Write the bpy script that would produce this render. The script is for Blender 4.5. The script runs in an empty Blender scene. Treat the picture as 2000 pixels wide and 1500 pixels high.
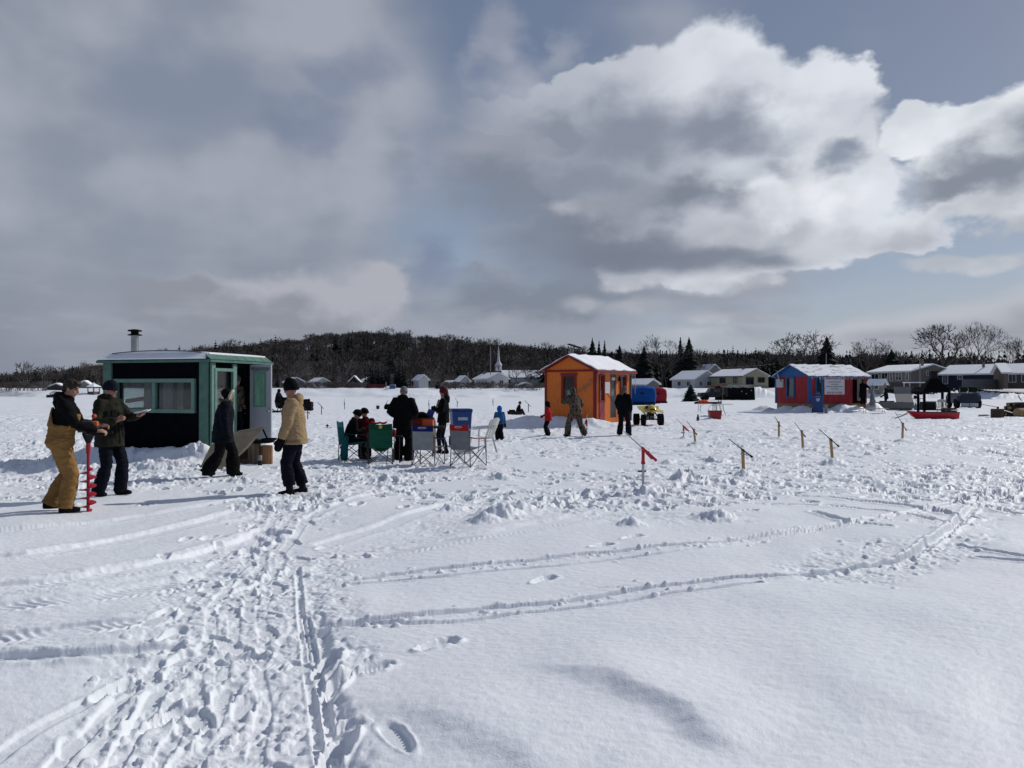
import bpy, bmesh, math, random
import numpy as np
from mathutils import Vector, Matrix, Euler, noise as mnoise

scene = bpy.context.scene
COL = scene.collection
rnd = random.Random(11)
R = math.radians

# ------------------------------------------------------------------ camera
CAM_H = 1.65
FPX = 1500.0                      # focal length in photo pixels (2000 px wide)
HORIZON = 760.0
cam_data = bpy.data.cameras.new("camera")
cam = bpy.data.objects.new("camera", cam_data)
COL.objects.link(cam)
cam.location = (0, 0, CAM_H)
cam.rotation_euler = (R(90) + math.atan(10 / FPX), 0, 0)
cam_data.sensor_width = 36.0
cam_data.lens = 27.0
cam_data.clip_start = 0.05
cam_data.clip_end = 6000
scene.camera = cam

# ------------------------------------------------------------------ sun + exposure
SUN_EL = 35.0
SUN_DIR2 = Vector((0.86, 0.51)).normalized()        # toward the sun, on the ground
sun_vec = Vector((SUN_DIR2.x * math.cos(R(SUN_EL)), SUN_DIR2.y * math.cos(R(SUN_EL)), math.sin(R(SUN_EL))))
sd = bpy.data.lights.new("sun", 'SUN')
sd.energy = 2.85
sd.angle = R(0.6)
sd.color = (1.0, 0.965, 0.92)
so = bpy.data.objects.new("sun", sd)
COL.objects.link(so)
so.rotation_euler = sun_vec.to_track_quat('Z', 'Y').to_euler()
vs = scene.view_settings
vs.view_transform = 'Standard'
vs.look = 'None'
vs.exposure = 0.03
vs.gamma = 1.0


def lin(c):
    """sRGB 0-255 triple -> linear triple"""
    out = []
    for v in c:
        v = v / 255.0
        out.append(v / 12.92 if v <= 0.04045 else ((v + 0.055) / 1.055) ** 2.4)
    return tuple(out)


# ------------------------------------------------------------------ tiny node language
class NT:
    def __init__(self, tree):
        self.t = tree

    def new(self, kind, **kw):
        n = self.t.nodes.new(kind)
        for k, v in kw.items():
            setattr(n, k, v)
        return n

    def put(self, sock, v):
        if isinstance(v, E):
            self.t.links.new(v.s, sock)
        elif isinstance(v, bpy.types.NodeSocket):
            self.t.links.new(v, sock)
        else:
            try:
                sock.default_value = v
            except Exception:
                sock.default_value = (v[0], v[1], v[2], 1.0)

    def math(self, op, a, b=None, c=None, clamp=False):
        n = self.new('ShaderNodeMath', operation=op)
        n.use_clamp = clamp
        self.put(n.inputs[0], a)
        if b is not None:
            self.put(n.inputs[1], b)
        if c is not None:
            self.put(n.inputs[2], c)
        return E(self, n.outputs[0])

    def vmath(self, op, a, b=None, scale=None, out=0):
        n = self.new('ShaderNodeVectorMath', operation=op)
        self.put(n.inputs[0], a)
        if b is not None:
            self.put(n.inputs[1], b)
        if scale is not None:
            self.put(n.inputs['Scale'], scale)
        return E(self, n.outputs[out])

    def xyz(self, x, y, z=0.0):
        n = self.new('ShaderNodeCombineXYZ')
        for i, v in enumerate((x, y, z)):
            self.put(n.inputs[i], v)
        return E(self, n.outputs[0])

    def sep(self, v):
        n = self.new('ShaderNodeSeparateXYZ')
        self.put(n.inputs[0], v)
        return [E(self, o) for o in n.outputs]

    def noise(self, vec, scale, detail=4.0, rough=0.5, dist=0.0, color=False):
        n = self.new('ShaderNodeTexNoise')
        self.put(n.inputs['Vector'], vec)
        n.inputs['Scale'].default_value = scale
        n.inputs['Detail'].default_value = detail
        n.inputs['Roughness'].default_value = rough
        n.inputs['Distortion'].default_value = dist
        return E(self, n.outputs[1 if color else 0])

    def smooth(self, x, a, b, ta=0.0, tb=1.0):
        n = self.new('ShaderNodeMapRange', interpolation_type='SMOOTHSTEP')
        self.put(n.inputs[0], x)
        for i, v in enumerate((a, b, ta, tb)):
            self.put(n.inputs[1 + i], v)
        return E(self, n.outputs[0])

    def mix(self, f, a, b):
        n = self.new('ShaderNodeMix', data_type='RGBA')
        n.clamp_factor = True
        self.put(n.inputs[0], f)
        self.put(n.inputs[6], a if isinstance(a, E) else (*a[:3], 1))
        self.put(n.inputs[7], b if isinstance(b, E) else (*b[:3], 1))
        return E(self, n.outputs[2])

    def ramp(self, f, stops):
        n = self.new('ShaderNodeValToRGB')
        self.put(n.inputs[0], f)
        el = n.color_ramp.elements
        while len(el) > 1:
            el.remove(el[-1])
        el[0].position = stops[0][0]
        el[0].color = (*stops[0][1], 1)
        for p, c in stops[1:]:
            e = el.new(p)
            e.color = (*c, 1)
        return E(self, n.outputs[0])


class E:
    def __init__(self, nt, s):
        self.n, self.s = nt, s

    def __add__(self, o): return self.n.math('ADD', self, o)
    __radd__ = __add__
    def __sub__(self, o): return self.n.math('SUBTRACT', self, o)
    def __rsub__(self, o): return self.n.math('SUBTRACT', o, self)
    def __mul__(self, o): return self.n.math('MULTIPLY', self, o)
    __rmul__ = __mul__
    def __truediv__(self, o): return self.n.math('DIVIDE', self, o)
    def max(self, o): return self.n.math('MAXIMUM', self, o)
    def min(self, o): return self.n.math('MINIMUM', self, o)
    def smax(self, o, k): return self.n.math('SMOOTH_MAX', self, o, k)
    def abs(self): return self.n.math('ABSOLUTE', self)
    def clamp(self): return self.n.math('ADD', self, 0.0, clamp=True)


# ------------------------------------------------------------------ world: Nishita sky behind broken cloud
SKY_STRENGTH = 0.10
world = bpy.data.worlds.new("World")
scene.world = world
world.use_nodes = True
world.node_tree.nodes.clear()


def build_sky():
    t = NT(world.node_tree)
    sky = t.new('ShaderNodeTexSky', sky_type='NISHITA')
    sky.sun_disc = False
    sky.sun_elevation = R(SUN_EL)
    sky.sun_rotation = math.atan2(SUN_DIR2.x, SUN_DIR2.y)
    sky.air_density = 1.0
    sky.dust_density = 1.5
    d = t.new('ShaderNodeTexCoord').outputs['Generated']
    x, y, z = t.sep(d)
    # azimuth / elevation of the direction; cloud pattern is laid out on the sky sphere
    az = t.math('ARCTAN2', x, y)
    el = t.math('ARCSINE', z)

    def ae(px, py):
        u, v = (px - 1000) / FPX, (HORIZON - py) / FPX
        a = math.atan(u)
        return a, math.atan(v * math.cos(a))

    P0 = t.xyz(az, el)

    def noise2(vec, scale, detail, rough, off=None):
        if off:
            vec = t.vmath('ADD', vec, off)
        n = t.new('ShaderNodeTexNoise', noise_dimensions='2D')
        t.put(n.inputs['Vector'], vec)
        n.inputs['Scale'].default_value = scale
        n.inputs['Detail'].default_value = detail
        n.inputs['Roughness'].default_value = rough
        return E(t, n.outputs[0])

    nz = t.vmath('MULTIPLY', P0, (1.0, 1.5, 1.0))
    wx = noise2(nz, 10.0, 5.0, 0.52)
    wy = noise2(nz, 10.0, 5.0, 0.52, (5.3, 2.1, 0))
    big = noise2(nz, 2.4, 3.0, 0.4, (2.2, 7.1, 0))
    med = noise2(nz, 7.5, 4.0, 0.42, (9.1, 3.3, 0))
    wisp = noise2(t.vmath('MULTIPLY', P0, (0.8, 3.2, 1)), 9.0, 4.0, 0.55)
    off = t.xyz((wx - 0.5) * 0.105, (wy - 0.5) * 0.085 + 0.011)
    P = t.vmath('ADD', P0, off)
    Ps = t.vmath('ADD', P0, t.vmath('MULTIPLY', off, (0.8, 0.35, 1)))

    def field(p, blobs, k):
        """1 at the heart of the union of ellipses, 0 on its outline"""
        D = None
        for (cx, cy, rx, ry) in blobs:
            a, e = ae(cx, cy)
            ca = math.cos(a)
            sx, sy = FPX / rx / ca / ca, FPX / ry / ca
            n = t.new('ShaderNodeVectorMath', operation='MULTIPLY_ADD')
            t.put(n.inputs[0], p)
            n.inputs[1].default_value = (sx, sy, 0)
            n.inputs[2].default_value = (-a * sx, -e * sy, 0)
            f = t.vmath('LENGTH', E(t, n.outputs[0]), out=1)
            D = f if D is None else t.math('SMOOTH_MIN', D, f, k)
        return D

    def col(c):
        return tuple(v / SKY_STRENGTH for v in lin(c))

    clear = t.mix(0.85, E(t, sky.outputs[0]), t.ramp(t.smooth(el, 0.0, 0.5), [
        (0.0, col((158, 168, 182))), (0.22, col((138, 155, 178))), (0.6, col((116, 130, 154))), (1.0, col((104, 117, 143)))]))
    c = clear
    left = t.smooth(az, 0.06, -0.40)
    veil = t.smooth(big * 1.1 + left * 0.40 + (med - 0.5) * 0.22, 0.48, 0.90)
    c = t.mix(veil * 0.93, c, t.mix(t.smooth(med + (big - 0.5) * 0.8, 0.25, 0.75), col((138, 146, 161)), col((163, 168, 180))))
    lowl = t.smooth(el, 0.22, 0.03) * t.smooth(az, 0.0, -0.35)
    c = t.mix(lowl * 0.6, c, col((132, 137, 150)))

    c = t.mix(t.smooth(field(P, [(600, 215, 110, 70), (830, 500, 60, 70), (660, 130, 120, 60)], 0.3), 1.2, 0.2) * 0.55, c, col((109, 122, 150)))

    def cloud(c, blobs, edge, bright, amt=1.0, k=0.25, p=P, cores=None, dark=None, ce=(1.15, 0.35), ck=0.3, var=0.5, shade=None, dim=None, fadex=None):
        D = field(p, blobs, k)
        a = t.smooth(D, 1.0 + edge[0], 1.0 - edge[1])
        body = col(bright)
        if shade is not None:
            body = t.mix(t.smooth(med + (wy - 0.5) * 0.8, 0.30, 0.70), col(shade), body)
        if dim is not None:
            body = t.mix(t.smooth(az, ae(dim[0], 200)[0], ae(dim[1], 200)[0]), col(dim[2]), body)
        if cores:
            C = field(p, cores, ck) + (wx - 0.5) * var
            body = t.mix(t.smooth(C, ce[0], ce[1]), body, col(dark))
        if fadex is not None:
            a = a * t.smooth(az, ae(fadex[0], 200)[0], ae(fadex[1], 200)[0])
        return t.mix(a * amt, c, body)

    # soft puffs behind the main cloud
    c = cloud(c, [(975, 65, 75, 75), (1020, 150, 110, 60)], (0.25, 0.75), (172, 176, 189), 0.75, shade=(146, 153, 168))
    c = cloud(c, [(1110, 70, 35, 50)], (0.3, 0.8), (160, 166, 179), 0.6)
    c = cloud(c, [(750, 272, 60, 42), (880, 290, 100, 45)], (0.25, 0.8), (164, 170, 182), 0.7, shade=(138, 146, 162))
    # low cloud over the hill, its lit shoulder on the right
    c = cloud(c, [(640, 590, 190, 85), (520, 600, 220, 70), (740, 560, 75, 55), (380, 570, 200, 60)], (0.05, 0.35), (171, 173, 183), 0.95,
              cores=[(470, 625, 300, 60), (600, 632, 150, 20), (300, 560, 200, 60)], dark=(141, 146, 157), ce=(1.25, 0.5), var=1.0)
    # grey mass under and left of the main cloud
    c = cloud(c, [(1040, 600, 250, 110), (1180, 430, 280, 140), (1050, 300, 230, 110), (1300, 540, 330, 80)], (0.15, 0.55), (150, 155, 168), 0.93,
              cores=[(1000, 360, 170, 60), (1060, 470, 130, 70), (930, 560, 120, 40), (1120, 560, 170, 50)], dark=(126, 134, 149), ce=(1.5, 0.4), var=1.2)
    c = cloud(c, [(1190, 405, 100, 55), (1100, 380, 60, 35)], (0.2, 0.75), (182, 184, 194), 0.8, shade=(158, 162, 174))
    # main cumulus: bright billowing crown over grey hollows
    main = [(1395, 150, 150, 118), (1250, 165, 95, 70), (1165, 150, 55, 45), (1010, 215, 105, 36), (1090, 200, 80, 50), (1560, 190, 150, 95),
            (1640, 160, 85, 62), (1350, 290, 330, 100), (1590, 330, 170, 100), (1480, 430, 300, 80), (1690, 440, 180, 58), (1340, 500, 190, 45), (1810, 455, 65, 32)]
    c = cloud(c, main, (0.06, 0.18), (219, 224, 232), dim=(930, 1480, (165, 171, 183)), fadex=(860, 1060), shade=(203, 207, 217), k=0.22,
              cores=[(1230, 255, 200, 80), (1400, 245, 200, 60), (1120, 330, 150, 80), (1090, 245, 110, 40), (1560, 300, 90, 40)], dark=(135, 143, 159), ce=(1.5, 0.15), var=0.7)
    c = cloud(c, [(1350, 378, 165, 60), (1220, 450, 150, 50)], (0.45, 0.85), (117, 125, 141), 0.93, k=0.35)
    c = cloud(c, [(1330, 500, 260, 34), (1230, 500, 170, 34), (1480, 505, 130, 18)], (0.4, 0.75), (119, 127, 143), 0.93, k=0.35, p=Ps)
    c = cloud(c, [(1490, 452, 160, 28), (1650, 470, 160, 36), (1790, 462, 70, 32)], (0.25, 0.6), (196, 200, 208), 0.85, shade=(170, 174, 184), p=Ps)
    c = cloud(c, [(1590, 350, 95, 72), (1500, 360, 75, 42), (1540, 395, 70, 36), (1620, 300, 100, 60)], (0.2, 0.7), (234, 237, 242), 0.9, shade=(205, 209, 217))
    c = cloud(c, [(1635, 285, 56, 28)], (0.35, 0.9), (128, 139, 158), 0.9)
    # second cumulus leaving the frame on the right
    rightc = [(1780, 240, 75, 42), (1880, 235, 110, 62), (1985, 225, 120, 85), (2120, 260, 180, 130), (1930, 320, 190, 85), (2200, 150, 160, 120), (2450, 240, 280, 150)]
    c = cloud(c, rightc, (0.06, 0.18), (230, 234, 240), shade=(206, 211, 219), k=0.22,
              cores=[(1930, 315, 150, 55), (2060, 270, 130, 80), (1850, 350, 110, 32), (2300, 290, 250, 100)], dark=(134, 141, 155), ce=(1.5, 0.25), var=0.6)
    c = cloud(c, [(1900, 395, 95, 26), (1955, 402, 50, 30)], (0.2, 0.6), (203, 208, 215), 0.9, shade=(176, 181, 190))
    # flat strips near the horizon
    c = cloud(c, [(1890, 507, 120, 19), (1960, 497, 60, 20), (2150, 505, 160, 26)], (0.1, 0.5), (206, 210, 217), 0.9, p=Ps, shade=(178, 183, 192))
    c = cloud(c, [(1400, 552, 110, 20), (1480, 540, 55, 17), (1250, 548, 75, 18)], (0.15, 0.6), (196, 200, 208), 0.85, p=Ps, shade=(160, 165, 176))
    c = cloud(c, [(1440, 610, 110, 18), (1400, 645, 130, 22), (1260, 598, 95, 22), (1140, 590, 70, 20)], (0.2, 0.7), (186, 190, 199), 0.8, p=Ps, shade=(156, 161, 171))
    c = cloud(c, [(1900, 630, 260, 62), (1720, 655, 190, 45), (2150, 600, 260, 90)], (0.05, 0.5), (184, 187, 196), 0.9, p=Ps,
              cores=[(1850, 660, 260, 40), (2100, 630, 200, 60)], dark=(152, 156, 166), ce=(1.2, 0.4))
    # the unseen sky behind the viewer is darkened to lower the ambient light
    c = t.mix(t.smooth(az.abs(), 0.85, 1.5) * 0.8, c, t.mix(t.smooth(el, 0.0, 0.9), col((118, 130, 152)), col((78, 94, 128))))
    # thin streaks and paler air low down
    c = t.mix(t.smooth(wisp, 0.45, 0.8) * t.smooth(el, 0.22, 0.05) * 0.35, c, col((176, 180, 190)))
    c = t.mix(t.smooth(el, 0.07, 0.0) * 0.4, c, t.mix(t.smooth(az, -0.3, 0.2), col((126, 132, 146)), col((158, 162, 172))))
    c = t.mix(t.smooth(el, 0.0, -0.05), c, col((150, 154, 164)))
    bg = t.new('ShaderNodeBackground')
    t.put(bg.inputs[0], c)
    bg.inputs[1].default_value = SKY_STRENGTH
    out = t.new('ShaderNodeOutputWorld')
    t.t.links.new(bg.outputs[0], out.inputs[0])


build_sky()
world.cycles.sampling_method = 'MANUAL'
world.cycles.sample_map_resolution = 256


# ================================================================== helpers: tags, materials, mesh building
def tag(o, label=None, cat=None, group=None, kind=None):
    if label: o['label'] = label
    if cat: o['category'] = cat
    if group: o['group'] = group
    if kind: o['kind'] = kind
    return o


def thing(name, label, cat, loc=(0, 0, 0), rz=0.0, group=None):
    o = bpy.data.objects.new(name, None)
    COL.objects.link(o)
    o.location = loc
    o.rotation_euler = (0, 0, rz)
    return tag(o, label, cat, group)


def G(px, py):
    """photo pixel on the lake surface -> ground point"""
    d = CAM_H * FPX / (py - HORIZON)
    return Vector(((px - 1000) / FPX * d, d, 0))


def W(px, d):
    return (px - 1000) / FPX * d


def ZP(py, d):
    return CAM_H + (HORIZON - py) / FPX * d


MATS = {}


def pmat(name, c, rough=0.75, var=0.18, scale=9.0, metal=0.0, bump=0.0, bscale=60.0, spec=0.3, c2=None, stretch=None, coat=0.0):
    """procedural material: base colour (linear) broken up by noise"""
    if name in MATS:
        return MATS[name]
    m = bpy.data.materials.new(name)
    m.use_nodes = True
    t = NT(m.node_tree)
    b = m.node_tree.nodes['Principled BSDF']
    oc = t.new('ShaderNodeTexCoord').outputs['Object']
    vec = t.vmath('MULTIPLY', oc, stretch) if stretch else E(t, oc)
    n = t.noise(vec, scale, 5.0, 0.6)
    hi = c2 if c2 else tuple(min(1, v * (1 + var)) for v in c)
    lo = tuple(v * (1 - var) for v in c) if not c2 else c
    t.put(b.inputs['Base Color'], t.mix(t.smooth(n, 0.3, 0.7), lo, hi))
    b.inputs['Roughness'].default_value = rough
    b.inputs['Metallic'].default_value = metal
    b.inputs['Specular IOR Level'].default_value = spec
    b.inputs['Coat Weight'].default_value = coat
    if bump:
        bn = t.new('ShaderNodeBump')
        bn.inputs['Strength'].default_value = bump
        bn.inputs['Distance'].default_value = 0.01
        t.put(bn.inputs['Height'], t.noise(vec, bscale, 4.0, 0.6))
        t.t.links.new(bn.outputs[0], b.inputs['Normal'])
    MATS[name] = m
    return m


def glass_mat(name, c=(0.03, 0.035, 0.04), rough=0.06):
    if name in MATS:
        return MATS[name]
    m = pmat(name, c, rough, 0.3, 3.0, spec=0.6)
    return m


class MB:
    """collects shapes, then becomes ONE mesh object"""
    def __init__(self):
        self.v, self.f, self.m, self.cur = [], [], [], 0

    def add(self, vs, fs):
        o = len(self.v)
        self.v.extend(tuple(p) for p in vs)
        for f in fs:
            self.f.append(tuple(i + o for i in f))
            self.m.append(self.cur)
        return self

    def mat(self, i):
        self.cur = i
        return self

    def box(self, c, s, rot=None, taper=None):
        """c centre, s full sizes; taper (tx, ty) scales the top"""
        hx, hy, hz = s[0] / 2, s[1] / 2, s[2] / 2
        tx, ty = taper or (1, 1)
        pts = [(-hx, -hy, -hz), (hx, -hy, -hz), (hx, hy, -hz), (-hx, hy, -hz),
               (-hx * tx, -hy * ty, hz), (hx * tx, -hy * ty, hz), (hx * tx, hy * ty, hz), (-hx * tx, hy * ty, hz)]
        M = (rot.to_matrix() if isinstance(rot, Euler) else rot) if rot is not None else None
        c = Vector(c)
        pts = [((M @ Vector(p)) if M is not None else Vector(p)) + c for p in pts]
        return self.add(pts, [(3, 2, 1, 0), (4, 5, 6, 7), (0, 1, 5, 4), (1, 2, 6, 5), (2, 3, 7, 6), (3, 0, 4, 7)])

    def bar(self, a, b, w, h=None):
        """square bar from a to b"""
        a, b = Vector(a), Vector(b)
        d = b - a
        q = d.to_track_quat('Z', 'X').to_matrix()
        return self.box((a + b) / 2, (w, h or w, d.length), q)

    def tube(self, pts, rad, n=8, cap=True, flat=None):
        """swept tube; rad scalar or list; flat = list of (sx, sy) squash with frame x along world-x-ish"""
        pts = [Vector(p) for p in pts]
        k = len(pts)
        rad = [rad] * k if not hasattr(rad, '__len__') else rad
        vs, fs = [], []
        up = None
        for i in range(k):
            t = (pts[min(i + 1, k - 1)] - pts[max(i - 1, 0)])
            if t.length < 1e-9:
                t = Vector((0, 0, 1))
            t.normalize()
            if up is None:
                ref = Vector((1, 0, 0)) if abs(t.x) < 0.9 else Vector((0, 1, 0))
                up = (ref - t * ref.dot(t)).normalized()
            else:
                up = (up - t * up.dot(t))
                if up.length < 1e-6:
                    ref = Vector((0, 1, 0))
                    up = ref - t * ref.dot(t)
                up.normalize()
            s = t.cross(up)
            r = rad[i]
            rx, ry = (r, r) if not hasattr(r, '__len__') else r
            for j in range(n):
                a = 2 * math.pi * j / n
                vs.append(pts[i] + up * (math.cos(a) * rx) + s * (math.sin(a) * ry))
        for i in range(k - 1):
            for j in range(n):
                j2 = (j + 1) % n
                fs.append((i * n + j, i * n + j2, (i + 1) * n + j2, (i + 1) * n + j))
        if cap:
            fs.append(tuple(range(n - 1, -1, -1)))
            fs.append(tuple((k - 1) * n + j for j in range(n)))
        return self.add(vs, fs)

    def lathe(self, prof, c=(0, 0, 0), n=16, sx=1.0, sy=1.0, axis='Z'):
        """prof = [(r, z)...] bottom to top"""
        vs, fs = [], []
        for r, z in prof:
            for j in range(n):
                a = 2 * math.pi * j / n
                p = (r * sx * math.cos(a), r * sy * math.sin(a), z)
                if axis == 'X':
                    p = (p[2], p[0], p[1])
                elif axis == 'Y':
                    p = (p[1], p[2], p[0])
                vs.append(Vector(p) + Vector(c))
        k = len(prof)
        for i in range(k - 1):
            for j in range(n):
                j2 = (j + 1) % n
                fs.append((i * n + j, i * n + j2, (i + 1) * n + j2, (i + 1) * n + j))
        fs.append(tuple(range(n - 1, -1, -1)))
        fs.append(tuple((k - 1) * n + j for j in range(n)))
        return self.add(vs, fs)

    def ball(self, c, r, n=12, m=8, rot=None):
        rx, ry, rz = (r, r, r) if not hasattr(r, '__len__') else r
        vs, fs = [], []
        c = Vector(c)
        for i in range(m + 1):
            ph = -math.pi / 2 + math.pi * i / m
            ph = max(-1.5607, min(1.5607, ph))
            for j in range(n):
                a = 2 * math.pi * j / n
                p = Vector((rx * math.cos(ph) * math.cos(a), ry * math.cos(ph) * math.sin(a), rz * math.sin(ph)))
                if rot is not None:
                    p = rot @ p
                vs.append(p + c)
        for i in range(m):
            for j in range(n):
                j2 = (j + 1) % n
                fs.append((i * n + j, i * n + j2, (i + 1) * n + j2, (i + 1) * n + j))
        fs.append(tuple(range(n - 1, -1, -1)))
        fs.append(tuple(m * n + j for j in range(n)))
        return self.add(vs, fs)

    def prism(self, poly, a, b):
        """extrude a polygon: poly of 3D points, from offset a to offset b (vectors)"""
        k = len(poly)
        A, B = Vector(a), Vector(b)
        vs = [Vector(p) + A for p in poly] + [Vector(p) + B for p in poly]
        fs = [tuple(range(k - 1, -1, -1)), tuple(range(k, 2 * k))]
        fs += [(i, (i + 1) % k, (i + 1) % k + k, i + k) for i in range(k)]
        return self.add(vs, fs)

    def slab(self, quad, th):
        """thin solid sheet from a grid of rows of points (list of lists), thickness th along its normals"""
        rows, cols = len(quad), len(quad[0])
        P = [[Vector(p) for p in r] for r in quad]
        top, bot = [], []
        for i in range(rows):
            for j in range(cols):
                du = P[min(i + 1, rows - 1)][j] - P[max(i - 1, 0)][j]
                dv = P[i][min(j + 1, cols - 1)] - P[i][max(j - 1, 0)]
                nn = du.cross(dv)
                nn = nn.normalized() if nn.length > 1e-12 else Vector((0, 0, 1))
                top.append(P[i][j] + nn * th / 2)
                bot.append(P[i][j] - nn * th / 2)
        N = rows * cols
        fs = []
        for i in range(rows - 1):
            for j in range(cols - 1):
                a, b, c, d = i * cols + j, i * cols + j + 1, (i + 1) * cols + j + 1, (i + 1) * cols + j
                fs.append((a, d, c, b))
                fs.append((a + N, b + N, c + N, d + N))
        rim = [j for j in range(cols)] + [i * cols + cols - 1 for i in range(1, rows)] + \
              [(rows - 1) * cols + j for j in range(cols - 2, -1, -1)] + [i * cols for i in range(rows - 2, 0, -1)]
        for q in range(len(rim)):
            a, b = rim[q], rim[(q + 1) % len(rim)]
            fs.append((a, b, b + N, a + N))
        return self.add(top + bot, fs)

    def xf(self, M):
        self.v = [tuple(M @ Vector(p)) for p in self.v]
        return self

    def join(self, other):
        o = len(self.v)
        self.v.extend(other.v)
        self.f.extend(tuple(i + o for i in f) for f in other.f)
        self.m.extend(other.m)
        return self

    def mesh(self, name, mats, smooth=False, angle=None):
        me = bpy.data.meshes.new(name)
        me.from_pydata(self.v, [], self.f)
        for m in (mats if isinstance(mats, (list, tuple)) else [mats]):
            me.materials.append(m)
        if any(self.m):
            me.polygons.foreach_set('material_index', self.m)
        bm = bmesh.new()
        bm.from_mesh(me)
        bmesh.ops.recalc_face_normals(bm, faces=bm.faces)
        if smooth and angle is not None:
            for e in bm.edges:
                if len(e.link_faces) == 2 and e.calc_face_angle(0) > R(angle):
                    e.smooth = False
        for f in bm.faces:
            f.smooth = smooth
        bm.to_mesh(me)
        bm.free()
        return me

    def build(self, name, mats, parent=None, loc=(0, 0, 0), rot=(0, 0, 0), smooth=False, angle=40, bevel=0.0):
        me = self.mesh(name, mats, smooth, angle)
        o = bpy.data.objects.new(name, me)
        COL.objects.link(o)
        o.location = loc
        o.rotation_euler = rot
        if parent is not None:
            o.parent = parent
        if bevel:
            md = o.modifiers.new('bevel', 'BEVEL')
            md.width = bevel
            md.segments = 2
            md.limit_method = 'ANGLE'
            md.angle_limit = R(40)
        return o


def np_mesh(name, V, F, mats, midx=None, smooth=True):
    """mesh from numpy arrays; F is (n, 3) or (n, 4)"""
    me = bpy.data.meshes.new(name)
    k = F.shape[1]
    me.vertices.add(len(V))
    me.vertices.foreach_set('co', np.ascontiguousarray(V, np.float32).ravel())
    me.loops.add(F.size)
    me.loops.foreach_set('vertex_index', np.ascontiguousarray(F, np.int32).ravel())
    me.polygons.add(len(F))
    me.polygons.foreach_set('loop_start', np.arange(0, F.size, k, dtype=np.int32))
    me.polygons.foreach_set('loop_total', np.full(len(F), k, np.int32))
    for m in mats:
        me.materials.append(m)
    if midx is not None:
        me.polygons.foreach_set('material_index', np.ascontiguousarray(midx, np.int32))
    me.polygons.foreach_set('use_smooth', np.full(len(F), smooth, bool))
    me.update(calc_edges=True)
    me.validate()
    return me


def copy_tree(o, parent=None):
    """a thing with its parts and their sub-parts"""
    c = o.copy()
    COL.objects.link(c)
    if parent is not None:
        c.parent = parent
    for ch in list(o.children):
        copy_tree(ch, c)
    return c


# ------------------------------------------------------------------ numpy noise
_rs = np.random.RandomState(5)
_ang = _rs.rand(256, 256) * 2 * np.pi
_GX, _GY = np.cos(_ang).astype(np.float32), np.sin(_ang).astype(np.float32)


def gnoise(x, y):
    xi, yi = np.floor(x), np.floor(y)
    fx, fy = (x - xi).astype(np.float32), (y - yi).astype(np.float32)
    xi, yi = xi.astype(np.int64) & 255, yi.astype(np.int64) & 255
    x1, y1 = (xi + 1) & 255, (yi + 1) & 255
    u, v = fx * fx * fx * (fx * (fx * 6 - 15) + 10), fy * fy * fy * (fy * (fy * 6 - 15) + 10)
    a = _GX[xi, yi] * fx + _GY[xi, yi] * fy
    b = _GX[x1, yi] * (fx - 1) + _GY[x1, yi] * fy
    c = _GX[xi, y1] * fx + _GY[xi, y1] * (fy - 1)
    d = _GX[x1, y1] * (fx - 1) + _GY[x1, y1] * (fy - 1)
    return (a + (b - a) * u + ((c + (d - c) * u) - (a + (b - a) * u)) * v) * 1.5


def fbm(x, y, oct=4, gain=0.5):
    s, a = 0, 1.0
    for i in range(oct):
        s = s + a * gnoise(x * 2 ** i + 17.3 * i, y * 2 ** i - 9.1 * i)
        a *= gain
    return s


def sstep(a, b, x):
    t = np.clip((x - a) / (b - a), 0, 1)
    return t * t * (3 - 2 * t)


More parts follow.
